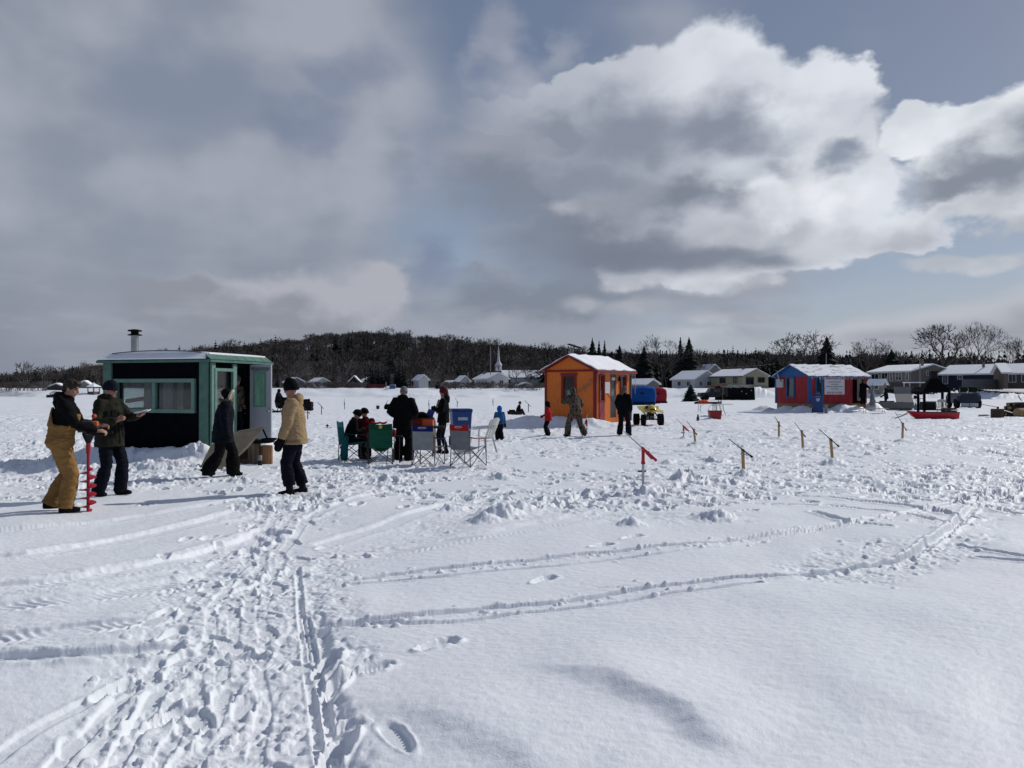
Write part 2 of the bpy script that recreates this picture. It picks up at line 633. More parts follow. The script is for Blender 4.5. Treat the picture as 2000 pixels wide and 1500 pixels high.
# ================================================================== the snow-covered lake
def build_ground():
    rows = [1.3]
    while rows[-1] < 60:
        rows.append(rows[-1] * (1.0018 if 4.7 < rows[-1] < 8.6 else 1.0036) if rows[-1] > 3.0 else rows[-1] + 0.0108)
    while rows[-1] < 205:
        rows.append(rows[-1] * 1.010)
    D = np.array(rows)
    core = np.arange(-0.76, 0.7601, 0.00150)
    side = 0.76 + np.cumsum(0.0016 * 1.06 ** np.arange(1, 62))
    side = side[side < 1.7]
    T = np.concatenate([-side[::-1], core, side])
    X = (D[:, None] * T[None, :]).astype(np.float64)
    Y = np.repeat(D[:, None], len(T), 1)
    n = D[:, None] * np.ones_like(T)[None, :]

    def blk(x0, x1, y0, y1):
        r0, r1 = np.searchsorted(D, max(y0, D[0])), np.searchsorted(D, y1)
        if r1 <= r0:
            return None
        ya, yb = D[r0], D[min(r1, len(D) - 1)]
        ta = min(x0 / ya, x0 / yb)
        tb = max(x1 / ya, x1 / yb)
        c0, c1 = np.searchsorted(T, ta), np.searchsorted(T, tb)
        if c1 <= c0:
            return None
        return slice(r0, r1), slice(c0, c1)

    near = sstep(75, 40, Y)
    # ---- gentle drifts
    H = 0.045 * fbm(X / 4.1, Y / 4.1, 3) + 0.02 * fbm(X / 1.1 + 3, Y / 1.6, 2) * near
    # ---- signed distance to a ground polyline given in photo pixels
    def spline(pts, step):
        P = [G(*p) for p in pts]
        P = [P[0] * 2 - P[1]] + P + [P[-1] * 2 - P[-2]]
        out = []
        for i in range(1, len(P) - 2):
            k = max(2, int((P[i + 1] - P[i]).length / step))
            for j in range(k):
                t = j / k
                a, b, c, d = P[i - 1], P[i], P[i + 1], P[i + 2]
                out.append(0.5 * ((2 * b) + (c - a) * t + (2 * a - 5 * b + 4 * c - d) * t * t + (3 * b - a - 3 * c + d) * t ** 3))
        out.append(P[-2].copy())
        return out

    def line_field(pts, width, step=0.5):
        S = spline(pts, step)
        d = np.full(X.shape, 9.0, np.float32)
        a = np.zeros(X.shape, np.float32)
        acc = 0.0
        for p, q in zip(S[:-1], S[1:]):
            L = (q - p).length
            b = blk(min(p.x, q.x) - width, max(p.x, q.x) + width, min(p.y, q.y) - width, max(p.y, q.y) + width)
            if b:
                ux, uy = (q.x - p.x) / L, (q.y - p.y) / L
                rx, ry = X[b] - p.x, Y[b] - p.y
                al = np.clip(rx * ux + ry * uy, 0, L)
                s = rx * uy - ry * ux
                dd = np.hypot(rx - al * ux, ry - al * uy)
                m = dd < np.abs(d[b])
                sd = np.where(s < 0, -dd, dd)
                d[b] = np.where(m, sd, d[b])
                a[b] = np.where(m, al + acc, a[b])
            acc += L
        return d, a

    # ---- where the snow is trampled
    rough = np.zeros_like(X, np.float32)
    mid = sstep(11.0, 13.5, Y + 1.2 * fbm(X / 2.5, Y / 2.5, 2)) * sstep(70, 48, Y)
    patch = sstep(-0.25, 0.30, fbm(X / 3.0 + 7, Y / 5.0, 3) + 0.22)
    rough = np.maximum(rough, mid * (0.35 + 0.65 * patch))
    for pts, w0, soft in (
        ([(430, 1560), (450, 1400), (455, 1260), (470, 1160), (510, 1080), (555, 1000), (620, 935), (700, 905)], 0.52, 0.22),
        ([(470, 1300), (490, 1180), (520, 1100), (570, 1010)], 0.62, 0.25),
        ([(2150, 1010), (1930, 960), (1880, 1010), (1800, 1060), (1650, 1110)], 0.45, 0.25),
        ([(2100, 960), (1900, 925), (1700, 915), (1500, 930), (1330, 960), (1180, 975), (1000, 985)], 1.1, 0.6),
        ([(620, 1080), (800, 1040), (1000, 1000), (1200, 1010), (1420, 1015)], 0.30, 0.25),
    ):
        d, a = line_field(pts, w0 + soft + 0.3)
        e = np.abs(d) + 0.18 * fbm(X / 0.5, Y / 0.5, 3)
        rough = np.maximum(rough, sstep(w0 + soft, w0 - 0.05, e))
    # undisturbed islands inside the busy zone
    for cx, cy, rx, ry in ((780, 985, 1.15, 0.9), (990, 945, 1.6, 1.0), (1690, 985, 1.9, 0.55), (250, 1045, 3.4, 1.0), (240, 1000, 2.2, 0.5), (1650, 1035, 1.9, 0.5), (1100, 905, 2.0, 1.6)):
        g = G(cx, cy)
        rough *= 1 - 0.92 * sstep(1.15, 0.7, np.hypot((X - g.x) / rx, (Y - g.y) / ry) + 0.12 * fbm(X / 0.4, Y / 0.4, 2))
    fade = sstep(62, 30, Y)
    # ---- trampled texture: lumps, hollows, crumbs
    Xw = X + 0.07 * gnoise(X / 0.31 + 4, Y / 0.31) + 0.02 * gnoise(X / 0.08, Y / 0.08 + 6)
    Yw = Y + 0.07 * gnoise(X / 0.31, Y / 0.31 + 8) + 0.02 * gnoise(X / 0.08 + 7, Y / 0.08)
    XR, YR = Xw * 0.78 - Yw * 0.62, Xw * 0.62 + Yw * 0.78
    n1 = fbm(Xw / 0.42, Yw / 0.42, 2)
    led = sstep(-.10, .10, gnoise(Xw / 0.36 + 1, Yw / 0.36)) - 0.5
    led2 = sstep(-.12, .12, gnoise(Xw / 0.15 + 11, Yw / 0.15)) - 0.5
    n2 = gnoise(Xw / 0.17 + 5, Yw / 0.17)
    n3 = gnoise(X / 0.075, Y / 0.075 + 3)
    n4 = gnoise(X / 0.034 + 2, Y / 0.034 + 3)
    H += rough * fade * 0.85 * sstep(7.0, 11.5, Y) * (0.78 + 0.22 * sstep(16, 24, Y)) * (0.015 * n1 + 0.010 * (0.35 - np.abs(n2)) + 0.006 * n2 + 0.022 * led + 0.014 * led2 + 0.0075 * (n3 + 0.4 * np.abs(n3)) + 0.0052 * n4 - 0.020)
    nf = 1 - sstep(7.0, 11.5, Y)
    H += 0.8 * rough * nf * (0.008 * fbm(Xw / 0.24, Yw / 0.24, 4, 0.6) + 0.009 * (sstep(-.12, .12, gnoise(Xw / 0.19 + 1, Yw / 0.19)) - 0.5) + 0.008 * (sstep(-.14, .14, gnoise(Xw / 0.085 + 11, Yw / 0.085)) - 0.5) + 0.0045 * n4 + 0.004 * gnoise(X / 0.05, Y / 0.05 + 3) - 0.018)
    H += rough * sstep(14, 26, Y) * sstep(70, 45, Y) * (0.034 * gnoise(X / 0.55, Y / 0.5) + 0.026 * gnoise(X / 0.30 + 9, Y / 0.36))
    farw = sstep(25, 50, Y) * sstep(150, 90, Y)
    H += farw * (0.045 * fbm(X / 2.2, Y / 1.3, 3) * (0.4 + 0.6 * patch))
    # ---- wind grain on untouched snow
    H += (1 - rough) * near * (0.0022 * gnoise(X / 0.05, Y / 0.032) + 0.0030 * gnoise(X / 0.13 + 4, Y / 0.07) + 0.0011 * gnoise(X / 0.02, Y / 0.017))

    # ---- vehicle tracks (quad and snowmobile), each a rut with a rim and tread
    def rut(pts, w, depth, rim=0.5, tread=0.0, pitch=0.09, wob=0.02, crumb=0.45):
        global_d, a = line_field(pts, w * 3.2 + 0.15)
        d = global_d + wob * gnoise(a / 0.8, a * 0 + 3.1 + w)
        ad = np.abs(d)
        f = 0.6 + 0.5 * gnoise(a / 1.7, a * 0 + depth * 70)
        cr = 1 + crumb * 1.2 * fbm(XR / 0.33, YR / 0.33, 5, 0.7)
        dh = -depth * np.clip(f, 0.65, 1.2) * sstep(w * 1.02, w * 0.80, ad + w * 0.14 * fbm(XR / 0.35, YR / 0.35, 3, 0.5)) * (1 + 0.3 * fbm(XR / 0.6, YR / 0.6, 3))
        dh += 0.006 * sstep(0.02, 0.07, depth) * sstep(w * 2.2, w * 0.9, ad) * fbm(XR / 0.16 + 3, YR / 0.16, 4, 0.7) * np.clip(f, 0.2, 1)
        dh += depth * rim * np.exp(-((ad - w * 1.35) / (w * 0.42)) ** 2) * cr * np.clip(f, 0.2, 1.2)
        if tread:
            dh += tread * np.clip(0.5 + gnoise(X / 0.4, Y / 0.4), 0, 1) * sstep(w, w * 0.8, ad) * np.sin((a + 0.7 * ad + 0.02 * gnoise(X / 0.2, Y / 0.2)) * 2 * np.pi / pitch)
        return np.where(np.abs(global_d) < w * 3.2, dh, 0)

    T1 = [(590, 1150), (760, 1118), (920, 1103), (1100, 1085), (1330, 1062), (1560, 1035), (1740, 1008), (1880, 975), (2050, 940)]
    T1b = [(640, 1142), (860, 1124), (1060, 1103), (1280, 1080), (1500, 1050), (1700, 1020)]
    T2 = [(560, 1238), (760, 1210), (920, 1190), (1060, 1175), (1230, 1150), (1420, 1128), (1600, 1112), (1760, 1085), (1850, 1040), (1910, 985), (2020, 950)]
    T2b = [(590, 1225), (800, 1222), (1000, 1200), (1180, 1178), (1330, 1160), (1480, 1140)]
    for pts, w, dep, tr in ((T1, 0.06, 0.085, 0.0), (T1b, 0.035, 0.045, 0.0), (T2, 0.07, 0.105, 0.0), (T2b, 0.045, 0.055, 0.0),
                            ([(1040, 1165), (1180, 1142), (1250, 1138)], 0.02, 0.010, 0), ([(1370, 1190), (1500, 1172), (1590, 1162)], 0.02, 0.008, 0)):
        H += rut(pts, w, dep, rim=0.22, tread=tr, wob=0.035)
    # left hand lanes
    for pts, w, dep, tr in (
        ([(-200, 1105), (60, 1085), (260, 1048), (430, 1010), (560, 975)], 0.17, 0.045, 0.0),
        ([(-200, 1062), (80, 1035), (250, 1012), (420, 985), (520, 965)], 0.12, 0.035, 0.0),
        ([(-200, 1175), (60, 1150), (240, 1118), (380, 1085), (520, 1040)], 0.20, 0.05, 0.004),
        ([(-200, 1225), (40, 1190), (210, 1165), (340, 1140), (420, 1120)], 0.20, 0.035, 0.009),
        ([(-200, 1275), (30, 1250), (200, 1232), (330, 1215)], 0.16, 0.035, 0.008),
        ([(-200, 1305), (80, 1290), (260, 1272), (330, 1265)], 0.10, 0.045, 0.0),
        ([(640, 1055), (800, 1010), (920, 975), (1010, 955)], 0.15, 0.03, 0.004),
        ([(600, 1010), (700, 975), (820, 945), (930, 925)], 0.10, 0.03, 0.0),
        ([(650, 1100), (820, 1068), (1000, 1040), (1150, 1012), (1300, 985)], 0.22, 0.025, 0.006),
        ([(1500, 968), (1620, 970), (1760, 985), (1900, 1010)], 0.08, 0.05, 0.0),
        ([(1480, 985), (1600, 985), (1720, 998), (1860, 1022)], 0.06, 0.04, 0.0),
        ([(1560, 950), (1700, 955), (1850, 975), (2000, 1005)], 0.07, 0.045, 0.0),
        ([(1620, 935), (1760, 942), (1900, 960), (2050, 985)], 0.07, 0.045, 0.0),
        ([(1590, 1000), (1660, 1022), (1730, 1030)], 0.07, 0.045, 0.0),
        ([(1870, 1065), (1950, 1080), (2050, 1100)], 0.05, 0.05, 0.0),
        ([(1910, 1088), (1980, 1095), (2080, 1112)], 0.05, 0.045, 0.0),
    ):
        H += rut(pts, w, dep, tread=tr, pitch=0.075)
    for pts in ([(300, 1560), (375, 1350), (415, 1210), (480, 1080), (570, 975)], [(380, 1560), (430, 1350), (462, 1200), (520, 1070), (600, 965)], [(520, 1560), (510, 1350), (515, 1200), (545, 1090), (615, 985)]):
        H += rut(pts, 0.045, 0.011, rim=0.4, wob=0.05)
    # sledge runners down the path
    for pts in ([(640, 1560), (617, 1400), (600, 1280), (588, 1180), (582, 1100)], [(672, 1560), (642, 1400), (618, 1290), (600, 1200)]):
        H += rut(pts, 0.026, 0.028, rim=0.4, wob=0.01)
    for pts in ([(60, 1560), (160, 1440), (240, 1350), (310, 1290)], [(190, 1560), (255, 1440), (300, 1350)], [(-40, 1500), (60, 1430), (150, 1380), (260, 1320)]):
        H += rut(pts, 0.05, 0.022, rim=0.5, wob=0.02)
    # faint long lanes across the open lake
    for pts in ([(-100, 815), (300, 812), (700, 806), (1060, 800)], [(550, 838), (900, 830), (1060, 826)], [(600, 795), (800, 796), (1060, 792)],
                [(1240, 838), (1500, 842), (1800, 836), (2100, 828)], [(1300, 870), (1600, 866), (1900, 858), (2100, 850)], [(-100, 845), (200, 838), (420, 830)]):
        H += rut(pts, 0.35, 0.05, rim=0.9, wob=0.25)

    # ---- boot prints
    rs = np.random.RandomState(3)

    def print_at(x, y, ang, L, Wd, dep):
        b = blk(x - 0.3, x + 0.3, y - 0.3, y + 0.3)
        if not b:
            return
        rx, ry = X[b] - x, Y[b] - y
        u = (rx * math.cos(ang) + ry * math.sin(ang)) / (L / 2)
        v = (-rx * math.sin(ang) + ry * math.cos(ang)) / (Wd / 2 * (1 + 0.18 * u))
        r = (np.abs(u) ** 2.6 + np.abs(v) ** 2.4) ** 0.4
        k = gnoise(X[b] / 0.045 + x, Y[b] / 0.045)
        if H[b].size:
            lvl = float(np.mean(H[b])) - dep
            mk = sstep(1.10, 0.84, r + 0.07 * k)
            H[b] += mk * 0.85 * (lvl - H[b]) + dep * 0.30 * np.exp(-((r - 1.22) / 0.17) ** 2) * (1 + 0.9 * k)
        if H[b].size and Y[b][0, 0] < 9:
            H[b] += 0.005 * sstep(0.9, 0.7, r) * np.sin(u * L / 2 * 2 * np.pi / 0.028)

    path = spline([(430, 1560), (450, 1400), (455, 1260), (470, 1160), (510, 1080), (555, 1000), (620, 935), (700, 905)], 0.05)
    for i in range(230):
        k = rs.randint(0, len(path) - 2)
        p, q = path[k], path[k + 1]
        a = math.atan2(q.y - p.y, q.x - p.x)
        off = rs.normal(0, 0.33)
        print_at(p.x - math.sin(a) * off, p.y + math.cos(a) * off, a + rs.normal(0, 0.45), rs.uniform(0.24, 0.33), rs.uniform(0.095, 0.13), rs.uniform(0.010, 0.026))
    for i in range(6500):
        y = math.exp(rs.uniform(math.log(10.5), math.log(52)))
        x = y * rs.uniform(-0.75, 0.75)
        r, c = np.searchsorted(D, y), np.searchsorted(T, x / y)
        if rs.rand() > rough[min(r, len(D) - 1), min(c, len(T) - 1)] + 0.05:
            continue
        print_at(x, y, rs.uniform(0, 6.28), rs.uniform(0.25, 0.36), rs.uniform(0.11, 0.17), rs.uniform(0.025, 0.06))
    # single tracks beside the path and over the smooth snow
    for px, py, a, dep in ((855, 1262, 0.75, 0.045), (700, 1318, 0.5, 0.05), (1062, 1128, 0.9, 0.03), (1175, 1065, 0.7, 0.03), (1235, 1050, 0.7, 0.03), (640, 1290, 1.4, 0.06),
                           (655, 1340, 1.5, 0.07), (660, 1470, 1.5, 0.07), (230, 1340, 1.3, 0.05), (470, 1268, 0.3, 0.04), (420, 1085, 0.6, 0.05), (330, 1390, 1.2, 0.04), (1460, 1000, 0.4, 0.04), (720, 1310, 0.6, 0.03)):
        g = G(px, py)
        print_at(g.x, g.y, a, 0.31, 0.12, dep)

    # ---- clods thrown up
    tk = [spline(T1, 0.05), spline(T2, 0.05)]
    for i in range(5200):
        y = math.exp(rs.uniform(math.log(3.0), math.log(30)))
        x = y * rs.uniform(-0.75, 0.75)
        r, c = min(np.searchsorted(D, y), len(D) - 1), min(np.searchsorted(T, x / y), len(T) - 1)
        if i < 900:
            S_ = tk[i % 2]
            k = rs.randint(0, len(S_) - 1)
            x, y = S_[k].x + rs.normal(0, .10), S_[k].y + rs.normal(-.06, .10)
        elif rs.rand() > rough[r, c] * 0.9:
            continue
        rad = rs.uniform(0.008, 0.032) * (1 + 0.05 * y) * (0.75 if i < 900 else 1)
        b = blk(x - rad * 2, x + rad * 2, y - rad * 2, y + rad * 2)
        if b:
            q = np.hypot((X[b] - x) * rs.uniform(0.7, 1.3), Y[b] - y) / rad + 0.3 * gnoise(X[b] / 0.03, Y[b] / 0.03)
            H[b] += rad * rs.uniform(0.3, 0.7) * np.sqrt(np.clip(1.1 - q * q, 0, 1)) * sstep(1.12, 0.9, q)

    # ---- heaps: at the tip-ups, spoil piles, banks round the huts
    def heap(x, y, rx, ry, h, rot=0.0, lump=0.3, p=1.6):
        m = 1.7 * max(rx, ry)
        b = blk(x - m, x + m, y - m, y + m)
        if not b:
            return
        dx, dy = X[b] - x, Y[b] - y
        u = dx * math.cos(rot) + dy * math.sin(rot)
        v = -dx * math.sin(rot) + dy * math.cos(rot)
        sc = max(0.05, min(rx, ry) * 0.5)
        k = fbm(X[b] / sc + x, Y[b] / sc + y, 3)
        r = np.hypot(u / rx, v / ry) + 0.22 * k * lump / 0.3
        H[b] += h * np.exp(-np.clip(r, 0, 9) ** 2.6 * p) * (1 + lump * k + 0.5 * lump * fbm(X[b] / 0.11 + y, Y[b] / 0.11, 3, 0.6))

    for px, py, s in ((1256, 968, 1.0), (1452, 930, 1.3), (1357, 866, 0.9), (1521, 858, 0.9), (1567, 876, 0.8), (1625, 905, 1.5), (1762, 862, 1.2), (1335, 856, 0.8),
                      (975, 1012, 1.5), (1010, 1000, 1.2), (940, 1022, 1.0), (1395, 1015, 1.3), (1230, 1030, 0.9), (1590, 880, 1.3), (1700, 890, 1.0), (880, 1000, 0.8), (1300, 905, 0.9)):
        g = G(px, py)
        heap(g.x + 0.03, g.y + 0.05, 0.20 * s, 0.16 * s, 0.10 * s, lump=0.55)
    for i in range(70):
        y = math.exp(rs.uniform(math.log(12.5), math.log(50)))
        x = y * rs.uniform(-0.72, 0.72)
        heap(x, y, rs.uniform(0.12, 0.4), rs.uniform(0.1, 0.3), rs.uniform(0.04, 0.11), rs.uniform(0, 3), 0.9)
    # bank against the green hut's front wall
    for k in range(12):
        f = k / 11
        heap(-9.9 + 3.35 * f, 17.55 - 0.95 * f + 0.05 * math.sin(k * 2.3), 0.55, 0.42, 0.14 + 0.05 * math.sin(k * 1.9) + (0.12 if k == 10 else 0), lump=0.07)
    heap(-6.6, 18.6, 1.1, 1.2, 0.24, lump=0.2); heap(-6.0, 17.7, 0.5, 0.6, 0.16, lump=0.4); heap(-5.9, 19.0, 0.6, 0.5, 0.2, lump=0.4)
    heap(-7.2, 15.9, 0.9, 0.5, 0.16, lump=0.5); heap(-8.6, 15.7, 1.1, 0.45, 0.12, lump=0.5)
    heap(-9.9, 15.6, 1.2, 0.4, 0.13, lump=0.5)
    # round the orange hut
    for x, y, rx, ry, h in ((1.2, 35.2, 1.2, 0.8, 0.35), (2.3, 34.4, 1.1, 0.7, 0.42), (3.3, 33.6, 0.8, 0.6, 0.40), (4.2, 33.9, 0.7, 0.5, 0.22), (0.2, 35.8, 1.4, 0.8, 0.25)):
        heap(x, y, rx, ry, h, lump=0.06)
    # round the red hut
    for x, y, rx, ry, h in ((19.8, 55.4, 1.0, 0.6, 0.45), (20.5, 54.3, 0.9, 0.5, 0.5), (21.8, 53.9, 1.0, 0.5, 0.4), (23.3, 54.5, 1.1, 0.5, 0.55), (24.6, 54.9, 0.9, 0.5, 0.45),
                            (18.9, 57.4, 1.0, 0.7, 0.4), (26.3, 56.0, 0.9, 0.7, 0.7)):
        heap(x, y, rx, ry, h, lump=0.18)
    # wind drift in the untouched corner: long crest with a steep lee side
    def drift(p, q, h, back, lee):
        a, b2 = G(*p), G(*q)
        L = (b2 - a).length
        ux, uy = (b2.x - a.x) / L, (b2.y - a.y) / L
        al = (X - a.x) * ux + (Y - a.y) * uy
        s = (X - a.x) * uy - (Y - a.y) * ux + 0.06 * np.sin(al * 4.0) + 0.05 * fbm(X / 0.45, Y / 0.45, 2)
        env = sstep(-0.35, 0.45 * L, al) * sstep(L + 0.08, L * 0.80, al)
        return h * env * np.where(s > 0, np.exp(-(s / lee) ** 2), np.exp(-(s / back) ** 2)) * (Y < 9)
    H += drift((1095, 1325), (1490, 1478), 0.062, 0.62, 0.12)
    H += drift((760, 1390), (1130, 1520), 0.04, 0.5, 0.16)
    H += drift((1500, 1330), (1950, 1420), 0.03, 0.7, 0.3)
    # the untouched block stands a little higher than the path
    e0 = sstep(0.0, 0.12, X - (0.36 / 3.35 * 0 + np.interp(Y, [2.5, 3.34, 4.2, 5.2, 6.2, 7.3], [-0.62, -0.72, -1.02, -1.30, -1.60, -2.0])) + 0.05 * fbm(X / 0.25, Y / 0.25, 3))
    H += 0.045 * e0 * sstep(7.5, 5.0, Y)
    # ---- far bank and the shore ground
    shore = 150 + 7 * fbm(X / 60, X * 0 + 2.2, 2) - 9 * sstep(70, 110, X) + 8 * sstep(-40, -100, X)
    s = Y - shore
    H = H * sstep(10, -10, s)
    H += 1.75 * sstep(-4, 10, s + 1.5 * fbm(X / 6, Y / 6, 2)) + sstep(0, 12, s) * 0.25 * fbm(X / 7, Y / 4, 3)
    H += 0.5 * np.exp(-((s + 3) / 4.0) ** 2) * sstep(0.1, 0.7, fbm(X / 9 + 5, Y / 9, 2) + 0.3)
    for px, d, w, h in ((1480, 142, 4.5, 1.6), (1455, 144, 3.5, 1.0), (1880, 132, 8, 1.3), (1960, 128, 7, 1.0), (1790, 138, 6, 0.8), (1700, 140, 6, 0.9), (1350, 139, 4, 1.0), (820, 140, 6, 0.9)):
        heap(W(px, d), d, w, 3.0, h, lump=0.35)
    nr, nc = X.shape
    V = np.stack([X, Y, H], -1).reshape(-1, 3)
    i = np.arange(nr * nc).reshape(nr, nc)
    F = np.stack([i[:-1, :-1], i[:-1, 1:], i[1:, 1:], i[1:, :-1]], -1).reshape(-1, 4)
    m = bpy.data.materials.new('snow')
    m.use_nodes = True
    t = NT(m.node_tree)
    b = m.node_tree.nodes['Principled BSDF']
    geo = t.new('ShaderNodeNewGeometry').outputs['Position']
    n = t.noise(geo, 0.55, 4.0, 0.6)
    t.put(b.inputs['Base Color'], t.mix(t.smooth(n, 0.35, 0.72), (0.80, 0.815, 0.85), (0.77, 0.815, 0.835)))
    b.inputs['Roughness'].default_value = 0.55
    b.inputs['Specular IOR Level'].default_value = 0.25
    bn = t.new('ShaderNodeBump')
    bn.inputs['Strength'].default_value = 0.55
    bn.inputs['Distance'].default_value = 0.006
    t.put(bn.inputs['Height'], t.noise(geo, 95.0, 3.0, 0.65))
    t.t.links.new(bn.outputs[0], b.inputs['Normal'])
    MATS['snow'] = m
    me = np_mesh('snow_covered_lake', V, F, [m])
    o = bpy.data.objects.new('snow_covered_lake', me)
    COL.objects.link(o)
    tag(o, 'frozen lake under trampled snow with boot prints and vehicle tracks', kind='structure')
    # wide sheet under and behind everything, to the horizon
    S = 4000
    me2 = MB().add([(-S, -S, -0.5), (S, -S, -0.5), (S, S, -0.5), (-S, S, -0.5)], [(0, 1, 2, 3)]).mesh('ground', m)
    o2 = bpy.data.objects.new('ground', me2)
    COL.objects.link(o2)
    tag(o2, 'flat snow field reaching the horizon', kind='structure')
    return D, T, H


GD, GT, GH = build_ground()


def gz(x, y):
    """height of the snow at a ground point"""
    if y < GD[0] or y > GD[-1]:
        return 0.0
    r = np.searchsorted(GD, y) - 1
    t = x / y
    c = np.searchsorted(GT, t) - 1
    r, c = max(0, min(r, len(GD) - 2)), max(0, min(c, len(GT) - 2))
    fr, fc = (y - GD[r]) / (GD[r + 1] - GD[r]), (t - GT[c]) / (GT[c + 1] - GT[c])
    return float((GH[r, c] * (1 - fc) + GH[r, c + 1] * fc) * (1 - fr) + (GH[r + 1, c] * (1 - fc) + GH[r + 1, c + 1] * fc) * fr)


def ground_pt(px, py, sink=0.0):
    g = G(px, py)
    return Vector((g.x, g.y, gz(g.x, g.y) - sink))


# ================================================================== hill, woods, trees
SKYLINE = [(-700, 712), (-200, 728), (0, 733), (100, 726), (200, 712), (300, 694), (370, 686), (450, 676), (520, 669), (600, 663), (680, 651), (760, 651),
           (850, 661), (950, 672), (1060, 681), (1150, 688), (1250, 693), (1400, 691), (1500, 693), (1700, 700), (1900, 712), (2100, 722), (2700, 728)]
_sx, _sy = np.array([p for p, _ in SKYLINE]), np.array([q for _, q in SKYLINE])
RIDGE_D = 430.0


def hill_z(x, y):
    px = 1000 + FPX * x / y
    ztop = CAM_H + (HORIZON - np.interp(px, _sx, _sy)) / FPX * RIDGE_D - 6.5
    ztop = np.maximum(ztop, 2.3)
    return 1.9 + (ztop - 1.9) * sstep(200, RIDGE_D, y) - 3.0 * sstep(RIDGE_D, 700, y)


def build_hill():
    D = np.concatenate([np.linspace(183, 460, 70), np.linspace(470, 900, 20)])
    T = np.linspace(-1.7, 1.7, 260)
    X, Y = D[:, None] * T[None, :], np.repeat(D[:, None], len(T), 1)
    H = hill_z(X, Y) + 0.5 * fbm(X / 20, Y / 20, 3)
    H[0] -= 1.5
    nr, nc = X.shape
    i = np.arange(nr * nc).reshape(nr, nc)
    F = np.stack([i[:-1, :-1], i[:-1, 1:], i[1:, 1:], i[1:, :-1]], -1).reshape(-1, 4)
    m = pmat('leaf_litter_and_snow', (0.022, 0.020, 0.019), 0.95, scale=0.10, c2=(0.045, 0.043, 0.043))
    me = np_mesh('hills', np.stack([X, Y, H], -1).reshape(-1, 3), F, [m])
    o = bpy.data.objects.new('hills', me)
    COL.objects.link(o)
    tag(o, 'low hills covered in bare woods beyond the village', kind='structure')


build_hill()

BARK = pmat('grey_brown_bark', (0.068, 0.057, 0.051), 0.95, 0.3, 3.0)
BARK_L = pmat('pale_bark', (0.125, 0.115, 0.108), 0.95, 0.3, 3.0)
NEEDLE = pmat('dark_needles', (0.007, 0.012, 0.010), 0.9, 0.45, 1.2)
NEEDLE_S = pmat('blue_green_needles', (0.014, 0.022, 0.022), 0.9, 0.4, 1.2)


def cone3(V, F, a, b, ra, rb, n=3):
    """thin tapered stick a -> b appended to lists"""
    d = b - a
    ref = Vector((0, 0, 1)) if abs(d.z) < 0.9 * d.length else Vector((1, 0, 0))
    u = d.cross(ref).normalized()
    w = d.cross(u).normalized()
    o = len(V)
    for p, r in ((a, ra), (b, rb)):
        for k in range(n):
            q = 2 * math.pi * k / n
            V.append(p + u * (math.cos(q) * r) + w * (math.sin(q) * r))
    for k in range(n):
        k2 = (k + 1) % n
        F.append((o + k, o + k2, o + n + k2))
        F.append((o + k, o + n + k2, o + n + k))


def bare_proto(seed, depth, spread=0.55, twig=0.006, up=0.25, fork=(2, 3), trunk=0.28, first=0.30):
    """leafless tree of unit height: (trunk V, F), (crown V, F)"""
    r = random.Random(seed)
    TV, TF, CV, CF = [], [], [], []

    def grow(p, d, L, rad, lev):
        n = 2 if lev < 3 else 1
        for k in range(n):
            d = (d + Vector((r.gauss(0, .13), r.gauss(0, .13), r.gauss(0, .08)))).normalized()
            q = p + d * (L / n)
            r2 = max(twig * 0.6, rad * (0.86 if n == 2 else 0.72))
            cone3(TV if lev == 0 else CV, TF if lev == 0 else CF, p, q, rad, r2, 5 if lev == 0 else 3)
            p, rad = q, r2
            if lev > 0 and lev < depth and r.random() < 0.7:
                e = (d + Vector((r.gauss(0, .7), r.gauss(0, .7), r.gauss(0.1, .4)))).normalized()
                grow(p, e, L * r.uniform(0.4, 0.6), rad * 0.5, min(depth, lev + 2))
        if lev >= depth:
            return
        k = r.randint(*fork) + (1 if lev == 0 else 0)
        for j in range(k):
            a = 2 * math.pi * (j + r.random() * 0.6) / k
            side = d.orthogonal().normalized()
            side = Matrix.Rotation(a, 3, d) @ side
            e = (d * (1 - spread * 0.5) + side * spread * r.uniform(0.7, 1.25) + Vector((0, 0, up))).normalized()
            grow(p, e, L * r.uniform(0.62, 0.86), max(twig, rad * 0.62), lev + 1)

    grow(Vector((0, 0, 0)), Vector((0, 0, 1)), first, trunk * 0.08, 0)
    out = []
    zs = max(v.z for v in CV)
    for V, F in ((TV, TF), (CV, CF)):
        out.append((np.array([tuple(v) for v in V], np.float32) / zs, np.array(F, np.int32)))
    return out


